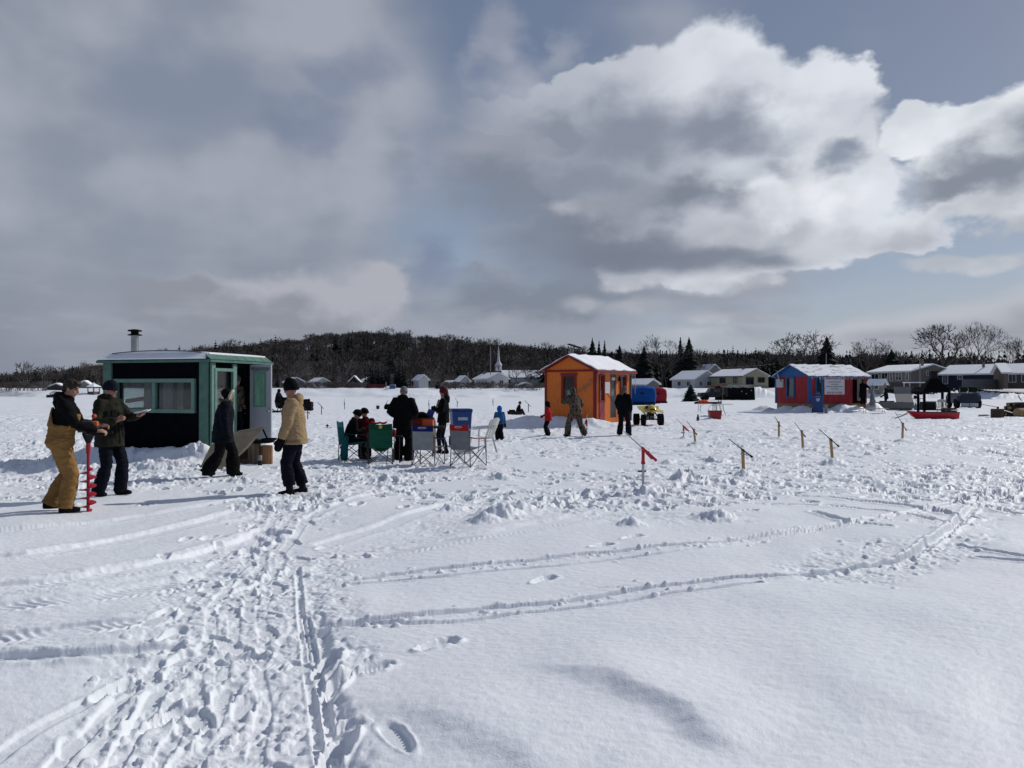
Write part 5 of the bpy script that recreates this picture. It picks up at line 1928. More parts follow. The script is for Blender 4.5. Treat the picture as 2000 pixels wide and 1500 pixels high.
def hand(mb, w, d, pn, side, curl=0.35, k=1.0, fat=1.0):
    """palm with four unequal bent fingers and a thumb from its side; w wrist, d finger direction, pn palm normal"""
    d = Vector(d).normalized()
    pn = Vector(pn)
    pn = (pn - d * pn.dot(d)).normalized()
    s = d.cross(pn) * side                       # toward the thumb
    w = Vector(w)
    q = Matrix((s, d, pn)).transposed()
    mb.ball(w + d * 0.048 * k, (0.040 * k * fat, 0.052 * k, 0.017 * k * fat), 10, 8, q)
    for i, (o, L) in enumerate(((0.030, 0.070), (0.010, 0.080), (-0.011, 0.074), (-0.030, 0.058))):
        p = w + d * (0.088 * k) + s * (o * k)
        ang = 0.0
        pts = [p - d * 0.02 * k, p]
        for j in range(3):
            ang += curl * (0.8 + 0.25 * j) + 0.03 * i
            dirv = d * math.cos(ang) + pn * math.sin(ang)
            p = p + dirv * (L * k * (0.44, 0.32, 0.26)[j])
            pts.append(p)
        r = 0.0092 * k * fat
        mb.tube(pts, [r, r * 1.02, r, r * 0.94, r * 0.72], 7)
    p = w + d * (0.030 * k) + s * (0.030 * k)
    t1 = (s * 0.75 + d * 0.65 + pn * 0.25).normalized()
    t2 = (s * 0.25 + d * 0.9 + pn * (0.25 + curl * 0.6)).normalized()
    r = 0.0108 * k * fat
    mb.tube([p, p + t1 * 0.035 * k, p + t1 * 0.035 * k + t2 * 0.032 * k, p + t1 * 0.035 * k + t2 * 0.055 * k], [r * 1.15, r, r * 0.95, r * 0.7], 7)


SKIN = pmat('skin', (0.36, 0.19, 0.135), 0.55, 0.10, 14)
SKIN_RED = pmat('ruddy_skin', (0.36, 0.17, 0.13), 0.55, 0.12, 14)
EYE = pmat('eye_dark', (0.03, 0.025, 0.022), 0.3)
LIP = pmat('lips', (0.28, 0.10, 0.085), 0.5)


def cloth(name, c, var=0.22, bump=0.25):
    return pmat(name, c, 0.92, var, 7, spec=0.08, bump=bump, bscale=45)


C_BLACK = cloth('black_cloth', (0.0055, 0.0055, 0.0065))
C_NAVY = cloth('navy_cloth', (0.0065, 0.0075, 0.013))
C_BOOT = cloth('black_boot_rubber', (0.010, 0.010, 0.010))
HAIRB = pmat('dark_brown_hair', (0.022, 0.013, 0.009), 0.6, 0.5, 40, stretch=(1, 1, 0.3))


def person(label, px, py, face, H=1.75, lean=4, pel=(0, 0, 0.94), RW=None, LW=None, RA=None, LA=None, toe=(0, 0), yaw=0, pitch=8, twist=0,
           rpole=(0.5, -0.7, -0.4), lpole=(-0.5, -0.7, -0.4), kpole=(0, 1, 0.1), top=None, pants=None, hat=None, hair=None, hands='glove', glove=None,
           boots=None, skin=None, vox=0.012, group=None, at=None, extras=None, handdirs=None, curl=0.4, scarf=None, z=None, roll=0.0):
    s = H / 1.75
    hs_ = s * (1.0 if H > 1.5 else 1.0 + 0.42 * (1.5 - H) + 0.06)
    if at is None:
        g = G(px, py)
        loc = Vector((g.x, g.y, gz(g.x, g.y)))
    else:
        loc = Vector(at)
    if z is not None:
        loc.z = z
    root = thing('person', label, 'person', loc, R(face - 90), group)
    seed = px * 0.013 + face * 0.1

    def S(p):
        return Vector(p) * s
    P = S(pel)
    th = R(lean)
    u = Vector((math.sin(R(roll)), math.sin(th), math.cos(th))).normalized()
    fw = Vector((0, math.cos(th), -math.sin(th)))
    rt = Vector((math.cos(R(twist)), math.sin(R(twist)), 0))
    waist, chest, sh, neck = P + u * .13 * s, P + u * .36 * s + fw * 0.01 * s, P + u * .50 * s - fw * 0.005 * s, P + u * .56 * s
    shR, shL = sh + rt * .185 * s, sh - rt * .185 * s
    hipR, hipL = P + Vector((.095, 0, -.02)) * s, P + Vector((-.095, 0, -.02)) * s
    RA = S(RA or (.11, -0.02, .09)); LA = S(LA or (-.11, 0.03, .09))
    kR, RA = ik(hipR, RA, .43 * s, .42 * s, kpole)
    kL, LA = ik(hipL, LA, .43 * s, .42 * s, kpole)
    RW = S(RW or (.27, .10, .86)); LW = S(LW or (-.27, .10, .86))
    eR, RW = ik(shR, RW, .30 * s, .27 * s, rpole)
    eL, LW = ik(shL, LW, .30 * s, .27 * s, lpole)
    hm = Matrix.Rotation(R(yaw), 3, 'Z') @ Matrix.Rotation(R(-pitch), 3, 'X')
    hc = neck + u * 0.055 * s + hm @ (Vector((0, 0.015, 0.085)) * s)

    def hp(p):
        return hc + hm @ (Vector(p) * hs_)

    # ---- body: one skin
    b = MB()
    b.tube([P - u * .05 * s, waist, chest, sh, neck], [(.13 * s, .09 * s), (.12 * s, .085 * s), (.14 * s, .095 * s), (.10 * s, .07 * s), (.055 * s, .055 * s)], 14)
    b.tube([neck - u * .04 * s, hp((0, -0.012, -0.04))], [.056 * s, .052 * s], 12)
    for a, e, w in ((shR, eR, RW), (shL, eL, LW)):
        b.tube([a, a.lerp(e, .5), e, e.lerp(w, .35), w], [.05 * s, .046 * s, .038 * s, .037 * s, .026 * s], 10)
    for h, k, a in ((hipR, kR, RA), (hipL, kL, LA)):
        b.tube([h, h.lerp(k, .5), k, k.lerp(a, .35), a], [.08 * s, .07 * s, .052 * s, .05 * s, .035 * s], 10)
    toes = (Vector((math.sin(R(toe[0])), math.cos(R(toe[0])), 0)), Vector((math.sin(R(toe[1])), math.cos(R(toe[1])), 0)))
    for a, t in ((RA, toes[0]), (LA, toes[1])):
        b.tube([a - t * .04 * s - Vector((0, 0, .03)) * s, a + t * .10 * s - Vector((0, 0, .05)) * s], [.035 * s, .03 * s], 8)
    # head
    b.ball(hp((0, -0.012, 0.035)), (0.074 * hs_, 0.094 * hs_, 0.088 * hs_), 16, 12, hm)
    b.ball(hp((0, 0.020, -0.035)), (0.058 * hs_, 0.066 * hs_, 0.070 * hs_), 14, 10, hm)
    b.ball(hp((0, 0.062, -0.085)), (0.026 * hs_, 0.022 * hs_, 0.020 * hs_), 10, 8, hm)
    b.ball(hp((0, 0.062, 0.030)), (0.050 * hs_, 0.022 * hs_, 0.016 * hs_), 12, 8, hm)
    b.tube([hp((0, 0.078, 0.022)), hp((0, 0.096, -0.012)), hp((0, 0.100, -0.022))], [.010 * hs_, .014 * hs_, .015 * hs_], 8)
    b.ball(hp((0, 0.076, -0.052)), (0.024 * hs_, 0.012 * hs_, 0.011 * hs_), 10, 6, hm)
    for sx in (-1, 1):
        b.ball(hp((sx * 0.076, -0.008, -0.004)), (0.010 * hs_, 0.019 * hs_, 0.032 * hs_), 8, 8, hm)
        b.ball(hp((sx * 0.038, 0.058, -0.012)), (0.018 * hs_, 0.018 * hs_, 0.022 * hs_), 8, 6, hm)
    dirs = handdirs or {}
    hands_def = []
    for nm, e, w, sd in (('R', eR, RW, 1), ('L', eL, LW, -1)):
        fd = (w - e).normalized()
        d, pn = dirs.get(nm, (fd, Vector((-sd, 0.25, -0.1))))
        hands_def.append((w, d, pn, sd))
    for w, d, pn, sd in hands_def:
        hand(b, w, d, pn, sd, curl, s)
    bare = hands == 'bare'
    bv = 0.0065 if bare else max(0.010, vox)
    me = remesh(b, bv, 2)
    sk = skin or SKIN
    # eyes, lips, brows as patches of the same skin
    me.materials.clear()
    for m in (sk, EYE, LIP, HAIRB):
        me.materials.append(m)
    inv = hm.transposed()
    idx = []
    for f in me.polygons:
        q = inv @ (f.center - hc) / hs_
        i = 0
        if q.y > 0.055 and abs(q.z) < 0.10:
            if abs(abs(q.x) - 0.031) < 0.013 and abs(q.z - 0.010) < 0.0075:
                i = 1
            elif abs(q.x) < 0.022 and abs(q.z + 0.054) < 0.008:
                i = 2
            elif abs(abs(q.x) - 0.031) < 0.018 and abs(q.z - 0.034) < 0.006:
                i = 3
        idx.append(i)
    me.polygons.foreach_set('material_index', idx)
    me.name = 'body'
    body = bpy.data.objects.new('body', me)
    COL.objects.link(body)
    body.parent = root

    # ---- trousers
    pants = pants or {}
    pr = pants.get('r', 1.0)
    fl = pants.get('flare', 1.0)
    p = MB()
    tw = pants.get('waist', .14)
    p.tube([P + u * tw * s, P + u * .05 * s, P - u * .04 * s, P - u * .10 * s], [(.155 * s, .115 * s), (.175 * s * pr, .135 * s * pr), (.18 * s * pr, .14 * s * pr), (.12 * s * pr, .10 * s * pr)], 16)
    for h, k, a in ((hipR, kR, RA), (hipL, kL, LA)):
        end = a + Vector((0, 0, pants.get('cuff', -0.02) * s))
        p.tube([h + Vector((0, 0, .03)) * s, h.lerp(k, .45), k, k.lerp(end, .45), end],
               [.105 * s * pr, .098 * s * pr, .078 * s * pr, .076 * s * pr * fl, .072 * s * pr * fl], 14)
    part(remesh(p, vox, 3, (0.016 * s, 9.0), seed), 'trousers', pants.get('mat', C_NAVY), root)
    # ---- boots
    bt = boots or {}
    for a, t, k in ((RA, toes[0], kR), (LA, toes[1], kL)):
        m = MB()
        shaft = a + (k - a).normalized() * (bt.get('shaft', .16) * s)
        m.tube([shaft, a + Vector((0, 0, .02)) * s, a - Vector((0, 0, .04)) * s], [.062 * s, .056 * s, .056 * s], 12)
        m.tube([a - t * .075 * s - Vector((0, 0, .045)) * s, a - Vector((0, 0, .045)) * s, a + t * .10 * s - Vector((0, 0, .05)) * s, a + t * .175 * s - Vector((0, 0, .056)) * s],
               [(.045 * s, .045 * s), (.05 * s, .05 * s), (.050 * s, .042 * s), (.038 * s, .030 * s)], 12)
        part(remesh(m, vox, 2), 'boot', bt.get('mat', C_BOOT), root)
    # ---- coat
    top = top or {}
    bk = top.get('bulk', 1.0)
    hem = top.get('hem', -.12)
    j = MB()
    hemp = P + Vector((0, 0, hem)) * s + fw * top.get('hemf', 0) * s
    hw = top.get('hemw', 1.0)
    j.tube([hemp, P + u * .02 * s, waist, P + u * .25 * s, chest + u * .02 * s, sh + u * .0 * s, neck + u * .005 * s],
           [(.205 * s * bk * hw, .165 * s * bk * hw), (.20 * s * bk, .155 * s * bk), (.185 * s * bk, .145 * s * bk), (.20 * s * bk, .148 * s * bk), (.205 * s * bk, .14 * s * bk), (.16 * s * bk, .105 * s * bk), (.075 * s, .075 * s)], 18)
    ar = top.get('arm', 1.0) * (0.5 + 0.5 * bk)
    for a, e, w in ((shR, eR, RW), (shL, eL, LW)):
        inn = sh.lerp(a, .55) - Vector((0, 0, .03)) * s
        j.tube([inn, a, a.lerp(e, .5), e, e.lerp(w, .5), w], [.085 * s * ar, .082 * s * ar, .074 * s * ar, .066 * s * ar, .060 * s * ar, .052 * s * ar], 14)
        j.ball(a - Vector((0, 0, .015)) * s, .084 * s * ar, 12, 8)
    col = top.get('collar', 0.03)
    if col:
        j.tube([neck - u * .03 * s, neck + u * (.02 + col) * s], [(.085 * s, .09 * s), (.078 * s, .085 * s)], 14)
    if top.get('hood'):
        hb = neck - fw * 0.085 * s
        j.ball(hb + u * .005 * s, (.135 * s, .075 * s, .085 * s), 14, 10)
        j.ball(hb - u * .06 * s - fw * .015 * s, (.10 * s, .055 * s, .075 * s), 12, 8)
    jo = part(remesh(j, vox, 3, (top.get('wr', 0.014) * s, 11.0), seed + 3), top.get('name', 'jacket'), top.get('mat', C_BLACK), root)
    tree_ = None
    for (az, z, aw, hh, cname) in top.get('patches', ()):
        if tree_ is None:
            from mathutils.bvhtree import BVHTree
            jm = jo.data
            tree_ = BVHTree.FromPolygons([v.co for v in jm.vertices], [p.vertices for p in jm.polygons])
        rows = []
        for iz in range(5):
            row = []
            for ia in range(5):
                a = R(az + aw * (ia / 4 - .5))
                dv = Vector((math.cos(a), math.sin(a), 0))
                c = P.lerp(neck, (z - .94) / .55) if z > .94 else P
                o3 = Vector((c.x, c.y, (z + hh * (iz / 4 - .5)) * s))
                hit = tree_.ray_cast(o3 + dv * .8, -dv)
                q = hit[0] if hit[0] is not None else o3 + dv * .2
                row.append(q + dv * .006)
            rows.append(row)
        MB().slab(rows, .010).build(cname, top.get('pmat', top.get('mat', C_BLACK)), jo, smooth=True, angle=50)
    if top.get('fur'):
        m = MB()
        ring = []
        for k in range(15):
            a = 2 * math.pi * k / 14
            ring.append(neck + u * .035 * s + Vector((math.cos(a) * .115, math.sin(a) * .105 - .01, .02 * math.sin(a * 3))) * s)
        m.tube(ring, .036 * s, 9, cap=False)
        part(remesh(m, vox * 0.8, 1, (0.014 * s, 60.0), seed), 'fur_collar', top['fur'], root)
    # ---- gloves or mitts
    if hands in ('glove', 'mitt'):
        gm = glove or C_BLACK
        for w, d, pn, sd in hands_def:
            m = MB()
            if hands == 'glove':
                hand(m, w, d, pn, sd, curl, s * 1.06, 1.45)
                m.tube([w - Vector(d).normalized() * .05 * s, w + Vector(d).normalized() * .03 * s], [.046 * s, .040 * s], 10)
            else:
                dd = Vector(d).normalized()
                m.tube([w - dd * .05 * s, w + dd * .02 * s, w + dd * .09 * s, w + dd * .17 * s, w + dd * .205 * s], [.058 * s, .060 * s, .068 * s, .058 * s, .03 * s], 12)
                pq = Vector(pn)
                pq = (pq - dd * pq.dot(dd)).normalized()
                sv = dd.cross(pq) * sd
                m.tube([w + dd * .03 * s, w + dd * .08 * s + sv * .06 * s, w + dd * .12 * s + sv * .07 * s], [.03 * s, .028 * s, .018 * s], 8)
            part(remesh(m, min(vox, .009), 1), hands if hands == 'mitt' else 'glove', gm, root)
    # ---- headgear and hair
    if hat:
        k = MB()
        kind = hat.get('kind', 'beanie')
        hs = hat.get('r', 1.0) * 1.0
        if kind in ('beanie', 'pompom'):
            rows = []
            prof = [(-0.052, 1.00), (-0.045, 1.06), (-0.008, 1.07), (0.0, 1.02), (0.03, 1.0), (0.06, 0.90), (0.085, 0.68), (0.105, 0.40), (0.115, 0.12)]
            ext = hat.get('tall', 1.0)
            n = 20
            vs, fs = [], []
            for (zz, rr) in prof:
                zz2 = 0.052 + zz * (ext if zz > 0.06 else 1)
                for i in range(n):
                    a = 2 * math.pi * i / n
                    vs.append(hp((0.086 * hs * rr * math.cos(a), -0.012 + 0.108 * hs * rr * math.sin(a), zz2 + 0.012 * math.sin(a) * (1 if zz < 0.01 else 0.5))))
            for i in range(len(prof) - 1):
                for q in range(n):
                    q2 = (q + 1) % n
                    fs.append((i * n + q, i * n + q2, (i + 1) * n + q2, (i + 1) * n + q))
            fs.append(tuple(range(n - 1, -1, -1)))
            fs.append(tuple((len(prof) - 1) * n + q for q in range(n)))
            k.add(vs, fs)
            if kind == 'pompom':
                k.ball(hp((0, -0.03, 0.052 + 0.125 * ext)), 0.036 * hs_, 10, 8)
            part(remesh(k, 0.009, 1, (0.003, 60.0), seed), 'knit_hat', hat['mat'], root)
        elif kind == 'hood':
            k.ball(hp((0, -0.022, 0.022)), (0.112 * hs_, 0.125 * hs_, 0.135 * hs_), 16, 12, hm)
            k.tube([hp((0, -0.05, -0.06)), neck - u * .02 * hs_ - fw * .02 * hs_], [.10 * hs_, .10 * hs_], 12)
            part(remesh(k, vox, 2, (0.008, 18), seed), 'hood', hat['mat'], root)
        elif kind == 'trapper':
            k.ball(hp((0, -0.018, 0.045)), (0.098 * hs_, 0.116 * hs_, 0.098 * hs_), 16, 12, hm)
            for sx in (-1, 1):
                k.ball(hp((sx * 0.086, -0.01, -0.02)), (0.022 * hs_, 0.055 * hs_, 0.075 * hs_), 10, 8, hm)
            part(remesh(k, vox, 2, (0.006, 25), seed), 'winter_hat', hat['mat'], root)
            f = MB()
            f.tube([hp((-0.088, 0.045, -0.09)), hp((-0.090, 0.06, 0.0)), hp((-0.065, 0.085, 0.075)), hp((0, 0.095, 0.10)), hp((0.065, 0.085, 0.075)), hp((0.090, 0.06, 0.0)), hp((0.088, 0.045, -0.09))], .030 * hs_, 9)
            part(remesh(f, 0.010, 1, (0.010, 55), seed), 'fur_trim', hat['fur'], root)
    if hair:
        k = MB()
        kind = hair.get('kind', 'short')
        if kind == 'short':
            k.ball(hp((0, -0.022, 0.052)), (0.084 * hs_, 0.100 * hs_, 0.084 * hs_), 16, 12, hm)
            k.ball(hp((0, -0.062, 0.0)), (0.070 * hs_, 0.055 * hs_, 0.080 * hs_), 14, 10, hm)
            k.ball(hp((0, 0.045, 0.098)), (0.066 * hs_, 0.050 * hs_, 0.034 * hs_), 12, 8, hm)
            for sx in (-1, 1):
                k.ball(hp((sx * 0.068, 0.005, 0.036)), (0.018 * hs_, 0.040 * hs_, 0.040 * hs_), 10, 8, hm)
        else:
            k.ball(hp((0, -0.03, 0.02)), (0.084 * hs_, 0.095 * hs_, 0.10 * hs_), 14, 10, hm)
            k.tube([hp((0, -0.06, 0.0)), hp((0, -0.085, -0.12)), hp((0, -0.09, -0.22))], [.075 * hs_, .065 * hs_, .035 * hs_], 10)
        part(remesh(k, 0.008, 1, (0.008, 48), seed), 'hair', hair.get('mat', HAIRB), root)
    if scarf:
        m = MB()
        m.tube([neck - u * .04 * s, neck + u * .045 * s], [(.095 * s, .10 * s), (.082 * s, .092 * s)], 14)
        for q in scarf.get('tails', ()):
            m.tube([Vector(v) * s for v in q], [.045 * s, .05 * s, .03 * s][:len(q)], 9)
        part(remesh(m, vox, 2, (0.008, 22), seed), 'scarf', scarf['mat'], root)
    J = dict(P=P, neck=neck, hc=hc, hm=hm, RW=RW, LW=LW, s=s, u=u, fw=fw, sh=sh, eR=eR, eL=eL, hp=hp)
    if extras:
        extras(root, J)
    return root, J


def glasses(root, J):
    g = MB()
    hp = J['hp']
    for sx in (-1, 1):
        g.box(hp((sx * 0.033, 0.088, 0.012)), (0.046, 0.006, 0.030), J['hm'])
        g.tube([hp((sx * 0.058, 0.085, 0.014)), hp((sx * 0.080, -0.005, 0.012))], 0.003, 5)
    g.tube([hp((-0.012, 0.092, 0.016)), hp((0.012, 0.092, 0.016))], 0.003, 5)
    g.build('glasses', pmat('dark_lens', (0.01, 0.01, 0.012), 0.2, spec=0.6), root)


def build_people():
    TAN = cloth('tan_parka_cloth', (0.30, 0.208, 0.118), 0.10)
    DUCK = cloth('brown_duck_canvas', (0.23, 0.128, 0.045), 0.14)
    OLIVE = cloth('dark_olive_cloth', (0.019, 0.020, 0.014), 0.25)
    JEAN = cloth('dark_denim', (0.0065, 0.0075, 0.0135))
    TAN_D = cloth('tan_parka_trim', (0.21, 0.145, 0.08), 0.10)
    OLIVE_D = cloth('darker_olive_trim', (0.009, 0.009, 0.007), 0.2)
    FUR = pmat('brown_fur', (0.11, 0.085, 0.06), 0.95, 0.5, 40)
    CREAM = pmat('cream_fleece', (0.48, 0.43, 0.33), 0.95, 0.15, 30)
    GREYK = pmat('grey_knit', (0.075, 0.075, 0.08), 0.95, 0.3, 40)
    BURG = pmat('burgundy_knit', (0.085, 0.010, 0.016), 0.95, 0.3, 40)
    REDC = cloth('red_jacket_cloth', (0.36, 0.016, 0.020), 0.12)
    BLUEC = cloth('bright_blue_snowsuit', (0.012, 0.105, 0.40), 0.12)
    BLUED = cloth('printed_blue_cloth', (0.020, 0.075, 0.18), 0.5)
    PINKS = cloth('pale_pink_scarf', (0.48, 0.33, 0.30), 0.12)
    # camouflage
    camo = bpy.data.materials.new('woodland_camouflage')
    camo.use_nodes = True
    t = NT(camo.node_tree)
    oc = t.new('ShaderNodeTexCoord').outputs['Object']
    n = t.noise(t.vmath('MULTIPLY', oc, (1.3, 1.3, 0.8)), 11.0, 3.0, 0.6)
    bs = camo.node_tree.nodes['Principled BSDF']
    rp = t.ramp(n, [(0.0, (0.018, 0.014, 0.011)), (0.43, (0.055, 0.042, 0.030)), (0.49, (0.15, 0.115, 0.085)), (0.55, (0.035, 0.030, 0.022)), (0.61, (0.22, 0.18, 0.14)), (0.66, (0.05, 0.038, 0.028))])
    for q in camo.node_tree.nodes:
        if q.type == 'VALTORGB':
            q.color_ramp.interpolation = 'CONSTANT'
    t.put(bs.inputs['Base Color'], rp)
    bs.inputs['Roughness'].default_value = 0.9
    bs.inputs['Specular IOR Level'].default_value = 0.1
    OUT = []

    # 1 man working the auger
    def bib(root, J):
        s = J['s']
        P, u, fw = J['P'], J['u'], J['fw']
        m = MB()
        m.tube([P - u * .03 * s, P + u * .10 * s, P + u * .22 * s], [(.205 * s, .165 * s), (.198 * s, .158 * s), (.203 * s, .160 * s)], 18)
        back = []
        for i in range(7):
            q = i / 6
            z = .18 + .25 * q
            w = .19 * (1 - q) ** 0.8 + .045
            back.append([P + u * z * s + Vector((w * k / 4 * s, 0, 0)) - fw * ((.165 - .02 * q) * math.sqrt(max(0.0, 1 - (w * k / 4 / .24) ** 2))) * s for k in range(-4, 5)])
        m.slab(back, 0.022)
        front = []
        for i in range(5):
            q = i / 4
            z = .18 + .20 * q
            w = .15 - .03 * q
            front.append([P + u * z * s + Vector((w * k / 4 * s, 0, 0)) + fw * (.178 * math.sqrt(max(0.0, 1 - (w * k / 4 / .25) ** 2))) * s for k in range(-4, 5)])
        m.slab(front, 0.022)
        part(remesh(m, 0.011, 2, (0.008, 13), 2.0), 'bib', DUCK, root)
    OUT.append(person('young bareheaded man in brown bib overalls and black hoodie running the red auger', 121, 1002, 22, 1.77, lean=8, pel=(0, -.02, .93), RW=(.14, .42, 1.06), LW=(-.12, .43, 1.12),
           RA=(.12, .06, .09), LA=(-.13, -.16, .12), kpole=(-0.15, 1, 0), yaw=-14, pitch=22, top=dict(mat=C_BLACK, hem=-.02, bulk=.97, hood=True, name='hoodie'),
           pants=dict(mat=DUCK, r=1.22, flare=1.12, waist=.20, cuff=-.03), hair=dict(kind='short'), hands='bare', handdirs={'R': ((.15, .8, -.1), (-.5, .1, -.8)), 'L': ((.1, .9, 0), (.5, .1, -.8))}, curl=.75,
           extras=bib, vox=.011, boots=dict(shaft=.14)))
    # 2 older man in the olive coat
    OUT.append(person('heavy-set man in a dark olive winter coat and navy cap holding a white napkin', 214, 969, -12, 1.74, lean=-1, pel=(0, 0, .93), RW=(.19, .27, 1.16), LW=(-.10, .42, 1.23),
           RA=(.13, -.10, .09), LA=(-.12, .10, .09), toe=(10, -8), yaw=3, pitch=10, top=dict(mat=OLIVE, hem=-.17, bulk=1.17, hood=True, collar=.05, name='winter_coat', pmat=OLIVE_D, patches=[(58, 1.00, 30, .17, 'pocket'), (62, 1.28, 24, .10, 'pocket'), (90, 1.12, 8, .62, 'zip_flap'), (125, 1.00, 26, .17, 'pocket')]),
           pants=dict(mat=JEAN, r=1.05, flare=1.25, cuff=-.04), hat=dict(mat=cloth('navy_knit', (0.010, 0.012, 0.020)), r=1.06), hands='bare', skin=SKIN_RED,
           handdirs={'R': ((.0, .8, .35), (-.9, 0, -.3)), 'L': ((.15, .9, .1), (.2, -.1, .95))}, curl=.45, extras=glasses, vox=.011, rpole=(.6, -.7, -.5)))
    # 3 woman walking
    OUT.append(person('woman walking in a long dark parka with brown fur collar and cream-trimmed hat', 433, 931, 18, 1.66, lean=6, pel=(0, .02, .92), RW=(.28, .10, .85), LW=(-.25, .12, .86),
           RA=(.10, -.28, .13), LA=(-.10, .22, .09), kpole=(0, 1, .1), yaw=-8, pitch=6, top=dict(mat=C_NAVY, hem=-.24, bulk=1.26, hemw=1.02, fur=FUR, name='parka', arm=1.12),
           pants=dict(mat=C_BLACK, r=1.22, flare=1.5, cuff=-.05), hat=dict(kind='trapper', mat=C_BLACK, fur=CREAM), hair=None, hands='glove', vox=.012))
    # 4 man in tan parka
    OUT.append(person('man in a tan hooded parka, black knit hat and large black mitts facing left', 576, 962, 186, 1.78, lean=3, pel=(0, 0, .94), RW=(.27, .14, .84), LW=(-.26, .17, .84),
           RA=(.13, -.10, .09), LA=(-.10, .06, .09), toe=(0, -10), yaw=0, pitch=10, top=dict(mat=TAN, hem=-.14, bulk=1.18, hood=True, collar=.03, name='parka', arm=1.12, hemw=1.04, pmat=TAN_D, patches=[(118, 1.02, 30, .17, 'pocket'), (112, 1.30, 22, .10, 'pocket'), (90, 1.15, 7, .50, 'zip_flap'), (180, .845, 60, .035, 'hem_band')]),
           pants=dict(mat=C_NAVY, r=1.12, flare=1.15, cuff=.06), hat=dict(mat=C_BLACK, kind='beanie', tall=1.35, r=1.05), hands='mitt', skin=SKIN_RED, extras=glasses, vox=.011, boots=dict(shaft=.24)))
    # 5 person inside the green hut doorway
    hutM = Matrix.Translation((-6.69, 17.0, 0)) @ Matrix.Rotation(R(-16.6), 4, 'Z')
    q = hutM @ Vector((-0.22, 1.18, 0.39))
    person('person in dark patterned coat and red scarf inside the green hut doorway', 465, 870, -20, 1.55, at=q, top=dict(mat=camo, bulk=1.05), hat=dict(mat=GREYK), vox=.018,
           scarf=dict(mat=REDC))
    # 6 man in black by the chairs
    OUT.append(person('tall man in black with a light grey knit hat, seen from behind among the chairs', 787, 899, 84, 1.73, lean=6, pel=(0, 0, .93), RW=(.22, .26, 1.05), LW=(-.25, .24, 1.07),
           RA=(.14, .02, .09), LA=(-.13, -.02, .09), toe=(14, -14), yaw=8, pitch=24, top=dict(mat=C_BLACK, hem=-.16, bulk=1.20, hood=True, name='winter_coat', arm=1.1),
           pants=dict(mat=C_BLACK, r=1.20, flare=1.35, cuff=-.06), hat=dict(mat=pmat('light_grey_knit', (0.14, 0.14, 0.15), 0.95, 0.3, 40)), vox=.013))
    # 7 woman with burgundy hat
    OUT.append(person('woman with a burgundy knit hat, pale scarf and tall dark boots by the blue bin', 866, 887, 176, 1.65, lean=-2, pel=(0, 0, .94), RW=(.08, .22, 1.22), LW=(-.10, .22, 1.20),
           RA=(.09, -.06, .09), LA=(-.09, .08, .09), toe=(0, 6), yaw=8, pitch=3, top=dict(mat=C_BLACK, hem=-.10, bulk=1.04, hood=True, name='jacket'),
           pants=dict(mat=C_NAVY, r=.88, flare=.85, cuff=.1), boots=dict(shaft=.34), hat=dict(mat=BURG, kind='beanie', tall=1.2, r=1.06), hair=dict(kind='long'),
           scarf=dict(mat=PINKS, tails=[[(.02, .11, 1.46), (.06, .165, 1.28), (.05, .18, 1.08)], [(.12, -.02, 1.50), (.15, -.06, 1.44)]]), hands='glove', vox=.013))
    # 8 child in blue
    OUT.append(person('small child in a bright blue hooded snowsuit standing behind the white plastic chair', 976, 859, 105, 1.10, pel=(0, 0, .90), top=dict(mat=BLUED, hem=-.06, bulk=1.22, name='jacket'), RW=(.30, .08, .82), LW=(-.30, .08, .82),
           pants=dict(mat=C_BLACK, r=1.25, flare=1.3), hat=dict(kind='hood', mat=BLUEC), hands='mitt', vox=.012))
    # 9 figure sitting far out on the ice
    person('distant figure in black sitting on a small sled far out on the ice', 1011, 807, 10, 1.5, at=(W(1011, 50), 50, gz(W(1011, 50), 50) - 0.22), pel=(0, 0, .42), lean=14, RA=(.12, .50, .27), LA=(-.12, .52, .27), RW=(.2, .35, .45), LW=(-.2, .35, .45), top=dict(mat=C_BLACK, bulk=1.1, hem=-.08),
           hat=dict(mat=C_NAVY), vox=.02)
    # 10 child in red
    OUT.append(person('child in a red jacket and black hat holding a small stick by the orange hut', 1071, 850, 170, 1.22, pel=(0, 0, .91), RW=(.05, .30, 1.02), LW=(-.16, .28, 1.0), top=dict(mat=REDC, hem=-.13, bulk=1.2, name='jacket'),
           pants=dict(mat=C_BLACK, r=1.15, flare=1.3), hat=dict(kind='hood', mat=C_BLACK, r=.95), hands='glove', vox=.013))
    # 11 camouflage
    OUT.append(person('person in full camouflage clothing bending toward the orange hut window', 1124, 853, 118, 1.72, lean=17, pel=(0, -.02, .89), RW=(.27, .24, .90), LW=(-.16, .38, 1.20),
           RA=(.33, -.10, .09), LA=(-.30, .06, .09), toe=(35, -20), yaw=-28, pitch=12, top=dict(mat=camo, hem=-.13, bulk=1.12, name='jacket', arm=1.1), pants=dict(mat=camo, r=1.22, flare=1.25, cuff=-.04),
           hat=dict(kind='hood', mat=camo), hands='mitt', glove=C_BLACK, vox=.014, lpole=(-.9, -.2, -.3)))
    # 12 woman at right
    OUT.append(person('woman in black jacket, navy snow trousers and grey knit hat beside the yellow quad', 1218, 852, 62, 1.69, lean=2, RW=(.24, .13, .93), LW=(-.24, .13, .93), RA=(.20, -.02, .09), LA=(-.17, .02, .09), toe=(15, -15),
           yaw=-25, pitch=4, top=dict(mat=C_BLACK, hem=-.18, bulk=1.16, name='jacket'), pants=dict(mat=C_NAVY, r=1.10, flare=1.35, cuff=-.05), hat=dict(mat=GREYK, r=1.05), hair=dict(kind='long', mat=pmat('light_brown_hair', (0.10, 0.065, 0.04), 0.7, 0.3, 40)), hands='glove', vox=.014))
